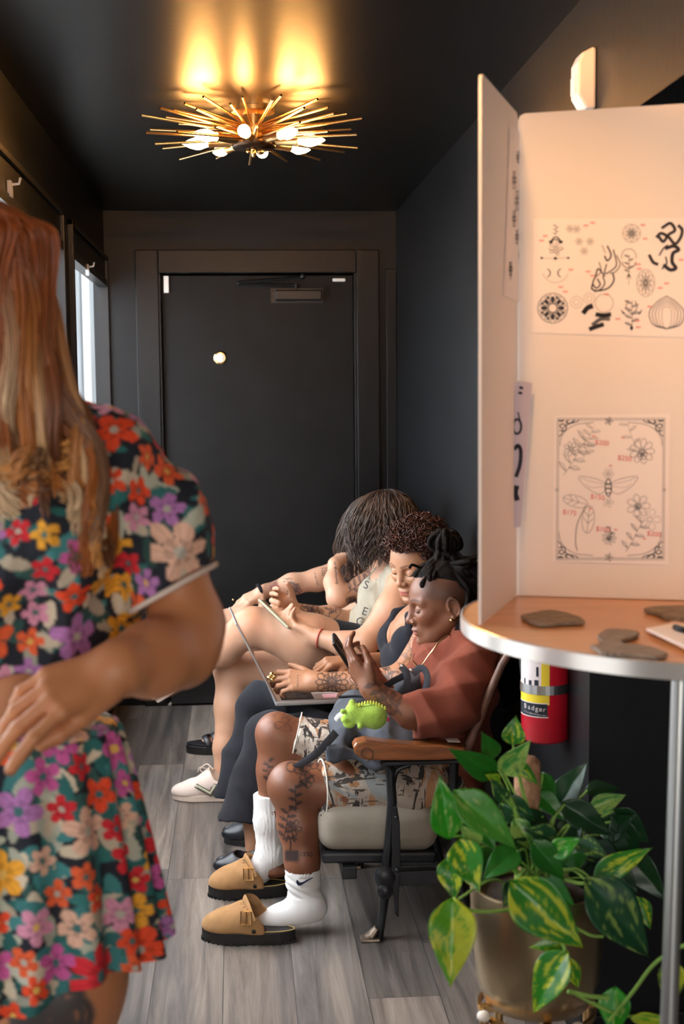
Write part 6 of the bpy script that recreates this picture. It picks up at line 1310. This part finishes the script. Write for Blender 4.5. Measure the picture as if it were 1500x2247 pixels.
kb.motif([circ(0, 0, 1, 16)], 1334, 1070, 7, 2.0, sy=19); kb.line([(1328, 1062), (1340, 1062)], 2.5); kb.line([(1328, 1072), (1340, 1072)], 2.5); kb.line([(1330, 1082), (1338, 1082)], 2)
for sgn in (-1, 1):
    curve(kg, [(1334, 1062), (1334+sgn*30, 1050), (1334+sgn*64, 1046), (1334+sgn*50, 1068), (1334+sgn*20, 1084), (1334, 1070)], 1.0); curve(kp, [(1334, 1064), (1334+sgn*40, 1056), (1334+sgn*60, 1048)], 0.9); curve(kp, [(1334, 1066), (1334+sgn*35, 1070), (1334+sgn*50, 1062)], 0.9)
kp.motif(petals(6, .2, 1, .5), 1334, 1040, 12, 0.9); kp.motif(petals(5, .2, 1, .5), 1334, 1102, 12, 0.9)
kg.motif(leafy(9, 1), 1262, 1000, 50, 0.9, rot=-0.55); kp.motif(leafy(9, 3), 1290, 970, 38, 0.9, rot=-0.3); kg.motif(petals(7, .2, 1, .5), 1252, 985, 16, 0.9)
kg.motif(petals(9, .15, 1, .45), 1408, 990, 28, 1.0); kb.motif(petals(6, .1, .5, .4), 1408, 998, 22, 1.0); kp.motif(leafy(5), 1385, 960, 36, 0.9, rot=0.3)
for cx, cy, r, rot in ((1262, 1100, 28, 1.3), (1290, 1140, 30, -0.1)): kg.motif([circ(0, 0, .45, 20, 1), [(0, -1), (0, 1)], [(0, .2), (.35, .6)], [(0, .2), (-.35, .6)], [(0, -.3), (.35, .1)], [(0, -.3), (-.35, .1)]], cx, cy, r, 1.0, rot=rot)
curve(kg, [(1284, 1110), (1266, 1150), (1262, 1190), (1266, 1208)], 1.8)
kg.motif(petals(7, .2, 1, .5), 1400, 1110, 26, 1.0); kb.motif(petals(4, .1, .4, .4), 1398, 1112, 18, 1.0); kp.motif(petals(5, .2, 1, .6), 1425, 1140, 24, 0.9); kg.motif(leafy(7, 2), 1392, 1175, 40, 1.0, rot=-0.5)
kg.motif(petals(9, .1, 1, .3), 1336, 1180, 16, 1.0); kb.motif(leafy(3), 1338, 1172, 16, 1.0)
def tag_text(txt, x, y, sz=0.0125):
    u_ = _n(np.cross([0, 0, 1], Nb)); Rr = np.stack([u_, [0, 0, 1], Nb], 1)@rotz(-0.12); text_mesh('price_marks', txt, sz, plane_pt(x, y, hb0, Nb, 0.0024), Rr, 'red_ink', o2, 0.0002)
for txt, x, y in (('$200', 1320, 972), ('$250', 1370, 1006), ('$150', 1310, 1091), ('$175', 1249, 1125), ('$100', 1322, 1162), ('$200', 1434, 1172)): tag_text(txt, x, y)
for x, y in ((1303, 957), (1367, 960), (1340, 1022), (1296, 1116), (1351, 1162), (1414, 1182)): kr.line([(x-4, y+1.5), (x-2, y-2), (x, y+2), (x+3, y-1)], 1.3)
for k_, nm, mm in ((kb, 'ink_drawing', 'black_ink'), (kg, 'ink_drawing', 'grey_ink'), (kp, 'ink_drawing', 'pale_ink'), (kr, 'price_marks', 'red_ink')): k_.build(nm, mm, o2)
# sheets on the folded side panel
o3 = sheet('flash_sheet', 'narrow looking sheet on the upper side panel of the folding board', [(1118, 275), (1150, 300), (1144, 668), (1104, 648)], hb0, Ns, grp=g_)
kb = Ink(hb0, Ns, 0.0022); kg = Ink(hb0, Ns, 0.0022); kr = Ink(hb0, Ns, 0.0022)
for cx, cy, s_, k_ in ((1128, 395, 9, kg), (1134, 440, 10, kg), (1128, 480, 8, kg), (1120, 590, 7, kb), (1140, 560, 6, kg), (1134, 520, 7, kg), (1136, 345, 6, kg)): k_.motif(petals(6, .2, 1, .5), cx, cy, s_*0.6, 2.4, sy=s_*2.4)
curve(kb, [(1117, 575), (1121, 600), (1119, 615)], 3); kr.line([(1115, 285), (1110, 640)], 1.2)
kb.build('ink_drawing', 'black_ink', o3); kg.build('ink_drawing', 'grey_ink', o3); kr.build('price_marks', 'red_ink', o3)
q4 = hb0+Us*0.02+Ns*0.03
o4 = thing('flash_sheet', 'curling lilac grey sheet with heavy black shapes on the lower side panel', 'print', plane_pt(1150, 1170, hb0, Ns, 0.02), g_)
V = []; 
for (x, y) in ((1132, 838), (1168, 840)): pass
Nn = _n(Ns*0.3+Nb*0.95); pc = plane_pt(1130, 1000, hb0, Ns, 0.002)
A = [(1130, 838), (1167, 841), (1142, 1156), (1106, 1160)]; P = [plane_pt(x, y, pc, Nn) for x, y in A]; MB().add(P+[p-Nn*0.0006 for p in P], [(0, 3, 2, 1), (4, 5, 6, 7), (0, 1, 5, 4), (1, 2, 6, 5), (2, 3, 7, 6), (3, 0, 4, 7)]).build('paper_sheet', mat('lilac_paper', (0.52, 0.44, 0.50), 0.7), o4)
k_ = Ink(pc, Nn, 0.0012)
for cx, cy, rx, ry in ((1134, 936, 9, 16),): k_.motif([circ(0, 0, 1, 16)], cx, cy, rx, 5, sy=ry)
curve(k_, [(1128, 985), (1136, 978), (1142, 990), (1140, 1020), (1132, 1045)], 8); curve(k_, [(1133, 1068), (1130, 1082), (1134, 1096)], 11); curve(k_, [(1140, 850), (1146, 852)], 5); curve(k_, [(1138, 862), (1144, 863)], 5); curve(k_, [(1120, 1060), (1114, 1110)], 3); curve(k_, [(1136, 905), (1140, 920)], 3); curve(k_, [(1112, 1140), (1124, 1150)], 3)
k_.build('ink_drawing', 'black_ink', o4)
V = [plane_pt(x, y, pc-Nn*0.001, _n(Nn)) for x, y in ((1118, 838), (1131, 838), (1106, 1175), (1094, 1172))]
MB().add(V+[p-Nn*0.004 for p in V], [(0, 3, 2, 1), (4, 5, 6, 7), (0, 1, 5, 4), (1, 2, 6, 5), (2, 3, 7, 6), (3, 0, 4, 7)]).build('curled_edge', 'paper', o4)
# grey wavy pieces and notepad on the table
MT['grey_felt'] = mat('grey_felt', (0.26, 0.20, 0.155), 0.8, bump=(300, 0.8, 0.003), var=(50, 0.25))
def slab(name, label, outline, cat, m, th=0.006, grp=None, seed=0):
    P = [SZ(x, y, ZT+0.0005) for x, y in outline]; c = np.mean(P, 0); r = random.Random(seed); Q = catmull(P+[P[0]], 5)[:-1]; Q = np.array([c+(q-c)*(1+0.03*r.uniform(-1, 1)) for q in Q])
    o = MB().prism([((q-c)[0], (q-c)[1]) for q in Q], [c[0], c[1], ZT+0.0012], (1, 0, 0), (0, 1, 0), (0, 0, th)).build(name, m, bevel=0.0015); return tag(o, label, cat, grp)
G2 = 'grey wavy cut-outs on the round table'
slab('leaf_coaster', 'pointed grey wavy cut-out lying alone on the left of the round table', [(1140, 1358), (1170, 1351), (1205, 1346), (1250, 1354), (1283, 1369), (1262, 1373), (1235, 1374), (1200, 1377), (1165, 1372)], 'cut-out', 'grey_felt', 0.006, G2, 1)
slab('leaf_coaster', 'bent grey wavy cut-out at the front of the round table', [(1296, 1425), (1320, 1418), (1310, 1402), (1330, 1390), (1360, 1388), (1400, 1394), (1392, 1404), (1364, 1412), (1372, 1420), (1410, 1424), (1462, 1440), (1440, 1448), (1400, 1445), (1350, 1443), (1318, 1438)], 'cut-out', 'grey_felt', 0.006, G2, 2)
slab('leaf_coaster', 'grey wavy cut-out at the right, behind the white notepad', [(1410, 1345), (1440, 1340), (1500, 1339), (1550, 1345), (1560, 1362), (1500, 1366), (1460, 1362), (1440, 1352)], 'cut-out', 'grey_felt', 0.008, G2, 3)
a, b_ = SZ(1416, 1383, ZT), SZ(1520, 1440, ZT); c_ = SZ(1475, 1372, ZT)
def quadslab(name, label, cat, pts, z, th, m, parent=None):
    P = [SZ(x, y, z) for x, y in pts]; c = np.mean(P, 0); o = MB().prism([((q-c)[0], (q-c)[1]) for q in P], [c[0], c[1], z], (1, 0, 0), (0, 1, 0), (0, 0, th)).build(name, m, parent, bevel=0.0008); return o
npd = thing('clipboard', 'white notepad on a wooden board at the right edge of the table', 'notepad', SZ(1470, 1400, ZT))
quadslab('board', '', '', [(1414, 1384), (1478, 1370), (1640, 1398), (1560, 1455)], ZT+0.001, 0.006, 'beech_top', npd); quadslab('pad', '', '', [(1417, 1384), (1478, 1372), (1625, 1398), (1555, 1448)], ZT+0.0072, 0.004, 'paper', npd)
tag(MB().tube([SZ(1480, 1376, ZT+0.017), SZ(1500, 1382, ZT+0.017), SZ(1530, 1384, ZT+0.017)], 0.005, 8).build('pen', 'black_metal', smooth=True), 'black pen lying on the white notepad', 'pen')
# ------------------------------------------------------------------ fire extinguisher on the right wall
EX = np.array([XR-0.068, 3.06]); ER = 0.0565; ez0 = SY(1195, 1636, EX[1]-ER)[2]; ex = thing('fire_extinguisher', 'red fire extinguisher strapped to the right wall behind the round table', 'fire extinguisher', (EX[0], EX[1], ez0)); et = ez0+0.34
EX[0] = SY(1195, 1560, EX[1])[0]
MT['red_enamel'] = mat('red_enamel', (0.56, 0.012, 0.030), 0.25, coat=0.4)
cyl = MB().lathe([(0.0001, ez0), (ER-0.008, ez0), (ER, ez0+0.008), (ER, et), (ER*0.8, et+0.03), (0.02, et+0.05), (0.018, et+0.075)], (EX[0], EX[1], 0), 48).build('cylinder', 'red_enamel', ex, smooth=True)
MB().lathe([(0.016, et+0.07), (0.016, et+0.10)], (EX[0], EX[1], 0), 16).box((EX[0]-0.10, EX[1]-0.01, et+0.10), (EX[0]+0.03, EX[1]+0.01, et+0.115)).box((EX[0]-0.09, EX[1]-0.01, et+0.125), (EX[0]+0.03, EX[1]+0.01, et+0.135)).build('valve_handle', 'black_metal', ex)
MB().tube(catmull([(EX[0]-0.02, EX[1]+0.02, et+0.08), (EX[0]-0.05, EX[1]+0.06, et), (EX[0]-0.035, EX[1]+0.065, ez0+0.1)], 8), 0.008, 8).build('hose', 'rubber', ex, smooth=True)
def ang_of(px):
    best = None
    for a in np.linspace(-math.pi, 0, 721):
        p = proj([EX[0]+ER*math.cos(a), EX[1]+ER*math.sin(a), ez0+0.15]); nrm = np.array([math.cos(a), math.sin(a)])
        if nrm@(-EX) <= 0: continue
        if best is None or abs(p[0]-px) < best[0]: best = (abs(p[0]-px), a)
    return best[1]
def patch(name, pxa, pxb, ya, yb, m, parent, rr=0.0004, extra=0.0):
    a0, a1 = ang_of(pxa)-extra, ang_of(pxb); n = 24; V = []; za = SY(1195, yb, EX[1]-ER)[2]; zb = SY(1195, ya, EX[1]-ER)[2]
    for z in (za, zb):
        for r_ in (ER, ER+rr):
            for k in range(n+1): t = a0+(a1-a0)*k/n; V.append([EX[0]+r_*math.cos(t), EX[1]+r_*math.sin(t), z])
    m_ = n+1; F = [(m_+k, m_+k+1, 3*m_+k+1, 3*m_+k) for k in range(n)]+[(k, k+1, m_+k+1, m_+k) for k in range(n)]+[(2*m_+k, 3*m_+k, 3*m_+k+1, 2*m_+k+1) for k in range(n)]
    return MB().add(V, F).build(name, m, parent)
MT['yellow_label'] = mat('yellow_label', (0.80, 0.62, 0.03), 0.4); MT['white_label'] = mat('white_label', (0.75, 0.68, 0.68), 0.4); MT['navy_label'] = mat('navy_label', (0.012, 0.018, 0.03), 0.4)
lb = patch('label', 1143, 1187, 1440, 1516, 'white_label', cyl, extra=0.7); patch('label_stripe', 1187, 1205, 1440, 1548, 'yellow_label', cyl); patch('label_stripe', 1142, 1188, 1517, 1548, 'yellow_label', cyl, extra=0.7)
nl_ = patch('name_label', 1142, 1201, 1546, 1574, 'navy_label', cyl, 0.0006, extra=0.7); MB().add(*[None, None]) if False else None
patch('label_rim', 1142, 1203, 1544, 1546, 'white_label', cyl, 0.0006, extra=0.7); patch('label_rim', 1142, 1203, 1574, 1576, 'white_label', cyl, 0.0006, extra=0.7)
st_ = patch('strap', 1141, 1249, 1506, 1526, 'steel', ex, 0.0025, extra=1.2)
for i, ch_ in enumerate('Badger'):
    a = ang_of(1151+i*8.2+2); nrm = np.array([math.cos(a), math.sin(a), 0]); u_ = np.array([-math.sin(a), math.cos(a), 0]); text_mesh('label_letter', ch_, 0.0165, SY(1195, 1555+i*0.6, EX[1]-ER)*[0, 0, 1]+[EX[0]+math.cos(a)*(ER+0.0012), EX[1]+math.sin(a)*(ER+0.0012), 0], np.stack([u_, [0, 0, 1], nrm], 1), 'white_label', nl_, 0.0002)
for i, ch_ in enumerate('fireprotection'):
    a = ang_of(1152+i*3.4); nrm = np.array([math.cos(a), math.sin(a), 0]); u_ = np.array([-math.sin(a), math.cos(a), 0]); text_mesh('label_letter', ch_, 0.006, SY(1195, 1567+i*0.25, EX[1]-ER)*[0, 0, 1]+[EX[0]+math.cos(a)*(ER+0.0012), EX[1]+math.sin(a)*(ER+0.0012), 0], np.stack([u_, [0, 0, 1], nrm], 1), 'white_label', nl_, 0.0002)
for px, ya, yb, w in ((1150, 1494, 1512, 3), (1160, 1496, 1512, 6), (1172, 1494, 1510, 9), (1176, 1465, 1486, 5)): patch('label_figure', px, px+w, ya, yb, 'navy_label', lb, 0.0008)
MB().box((EX[0]+ER-0.004, EX[1]-0.02, ez0+0.06), (XR, EX[1]+0.02, et)).build('wall_bracket', 'black_metal', ex)
# ------------------------------------------------------------------ pothos in a brass pot on a low stand
PC = SY(1178, 2000, 2.37); PX, PYy = PC[0], PC[1]; PR = 0.126
zt = SY(1178, 1935, PYy)[2]; zb = SY(1178, 2246, PYy-PR*0.7)[2]; print('POT', PX, PYy, zt, zb)
MT['brushed_brass'] = mat('brushed_brass', (0.52, 0.40, 0.24), 0.30, metal=1.0, bump=(60, 0.35, 0.002, (1, 1, 0.05)))
plant = thing('potted_pothos', 'variegated green pothos trailing from a brushed brass pot', 'plant', (PX, PYy, zb))
V = []; 
prof = [(0.085, zb), (0.098, zb+0.006), (PR-0.012, zb+0.05), (PR-0.004, zb+0.12), (PR, zt-0.004), (PR-0.001, zt), (PR-0.006, zt), (PR-0.010, zt-0.04)]
MB().lathe(prof, (PX, PYy, 0), 72).build('pot', 'brushed_brass', plant, smooth=True)
MB().lathe([(0.0001, zt-0.022), (0.06, zt-0.018), (PR-0.008, zt-0.026)], (PX, PYy, 0), 32, cap=False).build('soil', mat('soil', (0.03, 0.02, 0.014), 0.9, bump=(150, 1, 0.01)), plant)
pp = SY(1156, 1800, 2.42); ptop = SY(1156, 1662, 2.42); MB().lathe([(0.024, zt-0.05), (0.025, ptop[2]-0.01), (0.017, ptop[2]), (0.0001, ptop[2]+0.002)], (pp[0], pp[1], 0), 24).build('moss_pole', mat('coir', (0.36, 0.19, 0.105), 0.9, bump=(140, 1, 0.006), var=(40, 0.4)), plant, smooth=True)
MT['leaf'] = mat('leaf', (0.05, 0.3, 0.03), 0.32, vcol=True, spec=0.5, bump=(60, 0.2, 0.002)); MT['leaf'].node_tree.nodes['Principled BSDF'].inputs['Subsurface Weight'].default_value = 0.0
cloth('stem_green', (0.22, 0.38, 0.08), sheen=0)
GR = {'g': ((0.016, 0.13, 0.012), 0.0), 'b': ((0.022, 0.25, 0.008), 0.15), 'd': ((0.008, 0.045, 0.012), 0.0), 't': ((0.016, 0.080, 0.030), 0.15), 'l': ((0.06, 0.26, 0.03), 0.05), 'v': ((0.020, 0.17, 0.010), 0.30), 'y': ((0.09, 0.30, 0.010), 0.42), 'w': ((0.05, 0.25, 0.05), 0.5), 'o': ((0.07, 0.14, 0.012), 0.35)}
LV = [(1003, 1743, 1138, 1862, 76, 'l', 2.22), (984, 1833, 966, 1705, 70, 'b', 2.22), (993, 1981, 988, 2167, 98, 'y', 2.15), (1129, 1941, 1282, 2084, 112, 'v', 2.14), (1293, 1937, 1432, 2105, 112, 't', 2.2), (1307, 1935, 1428, 1856, 60, 'v', 2.26),
      (1240, 2095, 1164, 2225, 84, 'v', 2.12), (1349, 2172, 1345, 2275, 66, 'b', 2.14), (1473, 2109, 1470, 2216, 56, 'o', 2.12), (1390, 2236, 1490, 2246, 30, 'y', 2.10), (1125, 1632, 1131, 1572, 48, 'v', 2.40), (1080, 1665, 1060, 1610, 46, 'g', 2.38),
      (1084, 1697, 988, 1646, 54, 'g', 2.34), (1105, 1695, 1162, 1628, 52, 'w', 2.38), (1130, 1670, 1182, 1724, 28, 'v', 2.36), (1094, 1714, 1066, 1700, 24, 'y', 2.32), (1110, 1755, 1078, 1712, 34, 't', 2.34), (1098, 1762, 1180, 1806, 60, 't', 2.36),
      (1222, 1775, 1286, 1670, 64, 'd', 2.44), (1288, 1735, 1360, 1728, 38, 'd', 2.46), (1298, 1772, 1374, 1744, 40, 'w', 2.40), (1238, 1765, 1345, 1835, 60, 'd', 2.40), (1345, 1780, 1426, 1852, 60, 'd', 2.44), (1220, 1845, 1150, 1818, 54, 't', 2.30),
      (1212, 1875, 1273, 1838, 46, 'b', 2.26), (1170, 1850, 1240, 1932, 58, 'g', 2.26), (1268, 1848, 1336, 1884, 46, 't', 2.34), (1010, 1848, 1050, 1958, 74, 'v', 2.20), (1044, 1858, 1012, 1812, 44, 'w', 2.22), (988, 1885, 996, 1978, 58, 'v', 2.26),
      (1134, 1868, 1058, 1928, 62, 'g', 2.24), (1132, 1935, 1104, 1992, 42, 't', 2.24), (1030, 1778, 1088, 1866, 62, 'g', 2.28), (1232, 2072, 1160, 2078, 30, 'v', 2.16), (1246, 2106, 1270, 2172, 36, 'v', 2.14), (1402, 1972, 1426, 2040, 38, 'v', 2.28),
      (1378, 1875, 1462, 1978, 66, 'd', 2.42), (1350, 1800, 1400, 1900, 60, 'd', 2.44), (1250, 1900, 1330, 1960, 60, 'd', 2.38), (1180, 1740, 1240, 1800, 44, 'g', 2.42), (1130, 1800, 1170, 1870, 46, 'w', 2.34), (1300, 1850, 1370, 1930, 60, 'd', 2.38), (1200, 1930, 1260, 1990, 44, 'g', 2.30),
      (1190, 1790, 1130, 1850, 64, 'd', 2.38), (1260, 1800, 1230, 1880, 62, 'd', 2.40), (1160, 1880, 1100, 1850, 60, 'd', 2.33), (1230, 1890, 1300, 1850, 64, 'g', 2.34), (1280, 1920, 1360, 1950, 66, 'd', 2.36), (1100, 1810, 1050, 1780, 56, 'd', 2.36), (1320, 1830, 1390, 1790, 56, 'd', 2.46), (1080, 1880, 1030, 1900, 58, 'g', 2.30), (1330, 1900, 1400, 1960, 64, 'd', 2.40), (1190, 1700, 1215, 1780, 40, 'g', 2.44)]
rl = np.random.default_rng(5)
def leaf_mesh(bx, by, tx, ty, wpx, kind, Y, k):
    r = np.random.default_rng(100+k); B = SY(bx, by, Y); T = SY(tx, ty, Y-0.025+0.03*r.uniform(-1, 1)); ax = T-B; Lg = np.linalg.norm(ax); f = ax/Lg; cm_ = tocam(B); side = _n(np.cross(cm_, f)); nr = np.cross(f, side); nr = nr if nr@cm_ > 0 else -nr
    nr = _n(nr+side*r.uniform(-0.4, 0.4)+np.array([0, 0, 0.25])); nr = _n(nr-f*(nr@f)); side = np.cross(f, nr); w = wpx/2900*Y/2; nu, nv = 26, 8; V = []; C = []; base, var = GR[kind]; base = np.array(base); sgn = r.choice([-1, 1])
    for i in range(nu+1):
        u = i/nu; sh = (math.sin(math.pi*min(1, u*1.02)**0.62)**0.85)*(1-0.25*u)*1.22 if 0 < u < 1 else 0.0; sh = max(sh, 0.004)
        back = -0.12*Lg*max(0, 1-u*7)
        for j in range(-nv, nv+1):
            v = j/nv; y = v*w*sh; fold = abs(v)*w*0.42*sh; curl = -0.10*Lg*(u-0.3)**2*1.5; lobe = back*abs(v)*(1-abs(v))*4*0.6
            ripple = 0.02*w*math.sin(u*14+v*3+k)
            p = B+f*(u*Lg+lobe)+side*y+nr*(fold*0.7+curl+ripple); V.append(p)
            pv = np.array([u*4+v*1.2*sgn, v*1.7, k*3.7]); n1 = noise.noise(Vector((pv[0]*0.9+v*2*u, pv[1]*2.2, pv[2])))+0.45*noise.noise(Vector((pv[0]*4, pv[1]*6, pv[2])))
            a = min(1, max(0, (n1-0.42+var*1.05+0.25*(v*sgn > 0)*(var > 0.3))*5)) if var > 0 else 0
            lime = np.array((0.40, 0.46, 0.025)) if kind in 'yvo' else np.array((0.26, 0.40, 0.09)); vein = 1+0.25*math.exp(-(v/0.05)**2)-0.10*(math.sin((u*9-abs(v)*3)*6.28) > 0.85)
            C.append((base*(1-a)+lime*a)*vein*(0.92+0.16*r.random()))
    m = 2*nv+1; I = [(i*m+j, (i+1)*m+j, (i+1)*m+j+1, i*m+j+1) for i in range(nu) for j in range(m-1)]
    o = np_mesh('leaf', np.array(V), np.array(I), 'leaf', plant, np.clip(np.array(C), 0, 1)); so_ = o.modifiers.new('thick', 'SOLIDIFY'); so_.thickness = 0.0008
    # petiole back towards the pot
    q = B+(np.array([PX, PYy, zt+0.01])-B)*0.45+[0, 0, 0.02]; e = np.array([PX+r.uniform(-.05, .05), PYy+r.uniform(-.05, .05), zt-0.02])
    if B[2] > zt-0.03: MB().tube(catmull([B, q, e], 6), 0.0022, 6).build('stem', 'stem_green', plant, smooth=True)
for k, a in enumerate(LV): leaf_mesh(*a, k)
def stem(pts, r=0.0032): MB().tube(catmull([SY(*p) for p in pts], 6), r, 6).build('stem', 'stem_green', plant, smooth=True)
stem([(993, 1981, 2.15), (1040, 1999, 2.16), (1090, 1999, 2.18), (1132, 1988, 2.22), (1150, 1930, 2.28)]); stem([(1240, 1930, 2.25), (1270, 1938, 2.22), (1294, 1938, 2.2)]); stem([(1262, 2035, 2.18), (1295, 2052, 2.18), (1322, 2055, 2.19)], 0.0028)
stem([(1150, 1960, 2.24), (1210, 2040, 2.16), (1236, 2075, 2.14), (1240, 2100, 2.12)]); stem([(1245, 2175, 2.13), (1290, 2185, 2.13), (1335, 2190, 2.13)], 0.0038); stem([(1335, 2240, 2.13), (1385, 2180, 2.12), (1430, 2120, 2.12), (1470, 2090, 2.11), (1510, 2070, 2.10)], 0.0034); stem([(1260, 2180, 2.13), (1310, 2208, 2.13), (1350, 2225, 2.13)], 0.0026); stem([(1395, 2230, 2.12), (1350, 2225, 2.13), (1300, 2200, 2.13)], 0.0028)
# stand
sd = thing('plant_stand', 'low brass plant stand with four pegs under the pothos pot', 'plant stand', (PX, PYy, 0)); MB().lathe([(0.105, zb-0.014), (0.112, zb-0.014), (0.112, zb-0.004), (0.105, zb-0.004), (0.105, zb-0.014)], (PX, PYy, 0), 48, cap=False).build('ring', 'brass', sd, smooth=True)
b = MB().box((PX-0.11, PYy-0.008, zb-0.014), (PX+0.11, PYy+0.008, zb-0.002)).box((PX-0.008, PYy-0.11, zb-0.014), (PX+0.008, PYy+0.11, zb-0.002)); b.build('crossbar', 'brass', sd)
pk = SY(1062, 2225, 2.32); ang0 = math.atan2(pk[1]-PYy, pk[0]-PX); rk = math.hypot(pk[1]-PYy, pk[0]-PX)
for k in range(4):
    a = ang0+k*math.pi/2; x, y = PX+max(rk, 0.122)*math.cos(a), PYy+max(rk, 0.122)*math.sin(a); lg = MB().tube([(x, y, 0), (x, y, pk[2]-0.012)], 0.0085, 10).build('leg', 'brass', sd, smooth=True)
    MB().sphere((x, y, pk[2]-0.004), (0.013, 0.013, 0.010)).build('leg_cap', mat('ivory_cap', (0.75, 0.66, 0.58), 0.3) if k == 0 else 'ivory_cap_', lg, smooth=True) if k == 0 else MB().sphere((x, y, pk[2]-0.004), (0.013, 0.013, 0.010)).build('leg_cap', bpy.data.materials['ivory_cap'], lg, smooth=True)
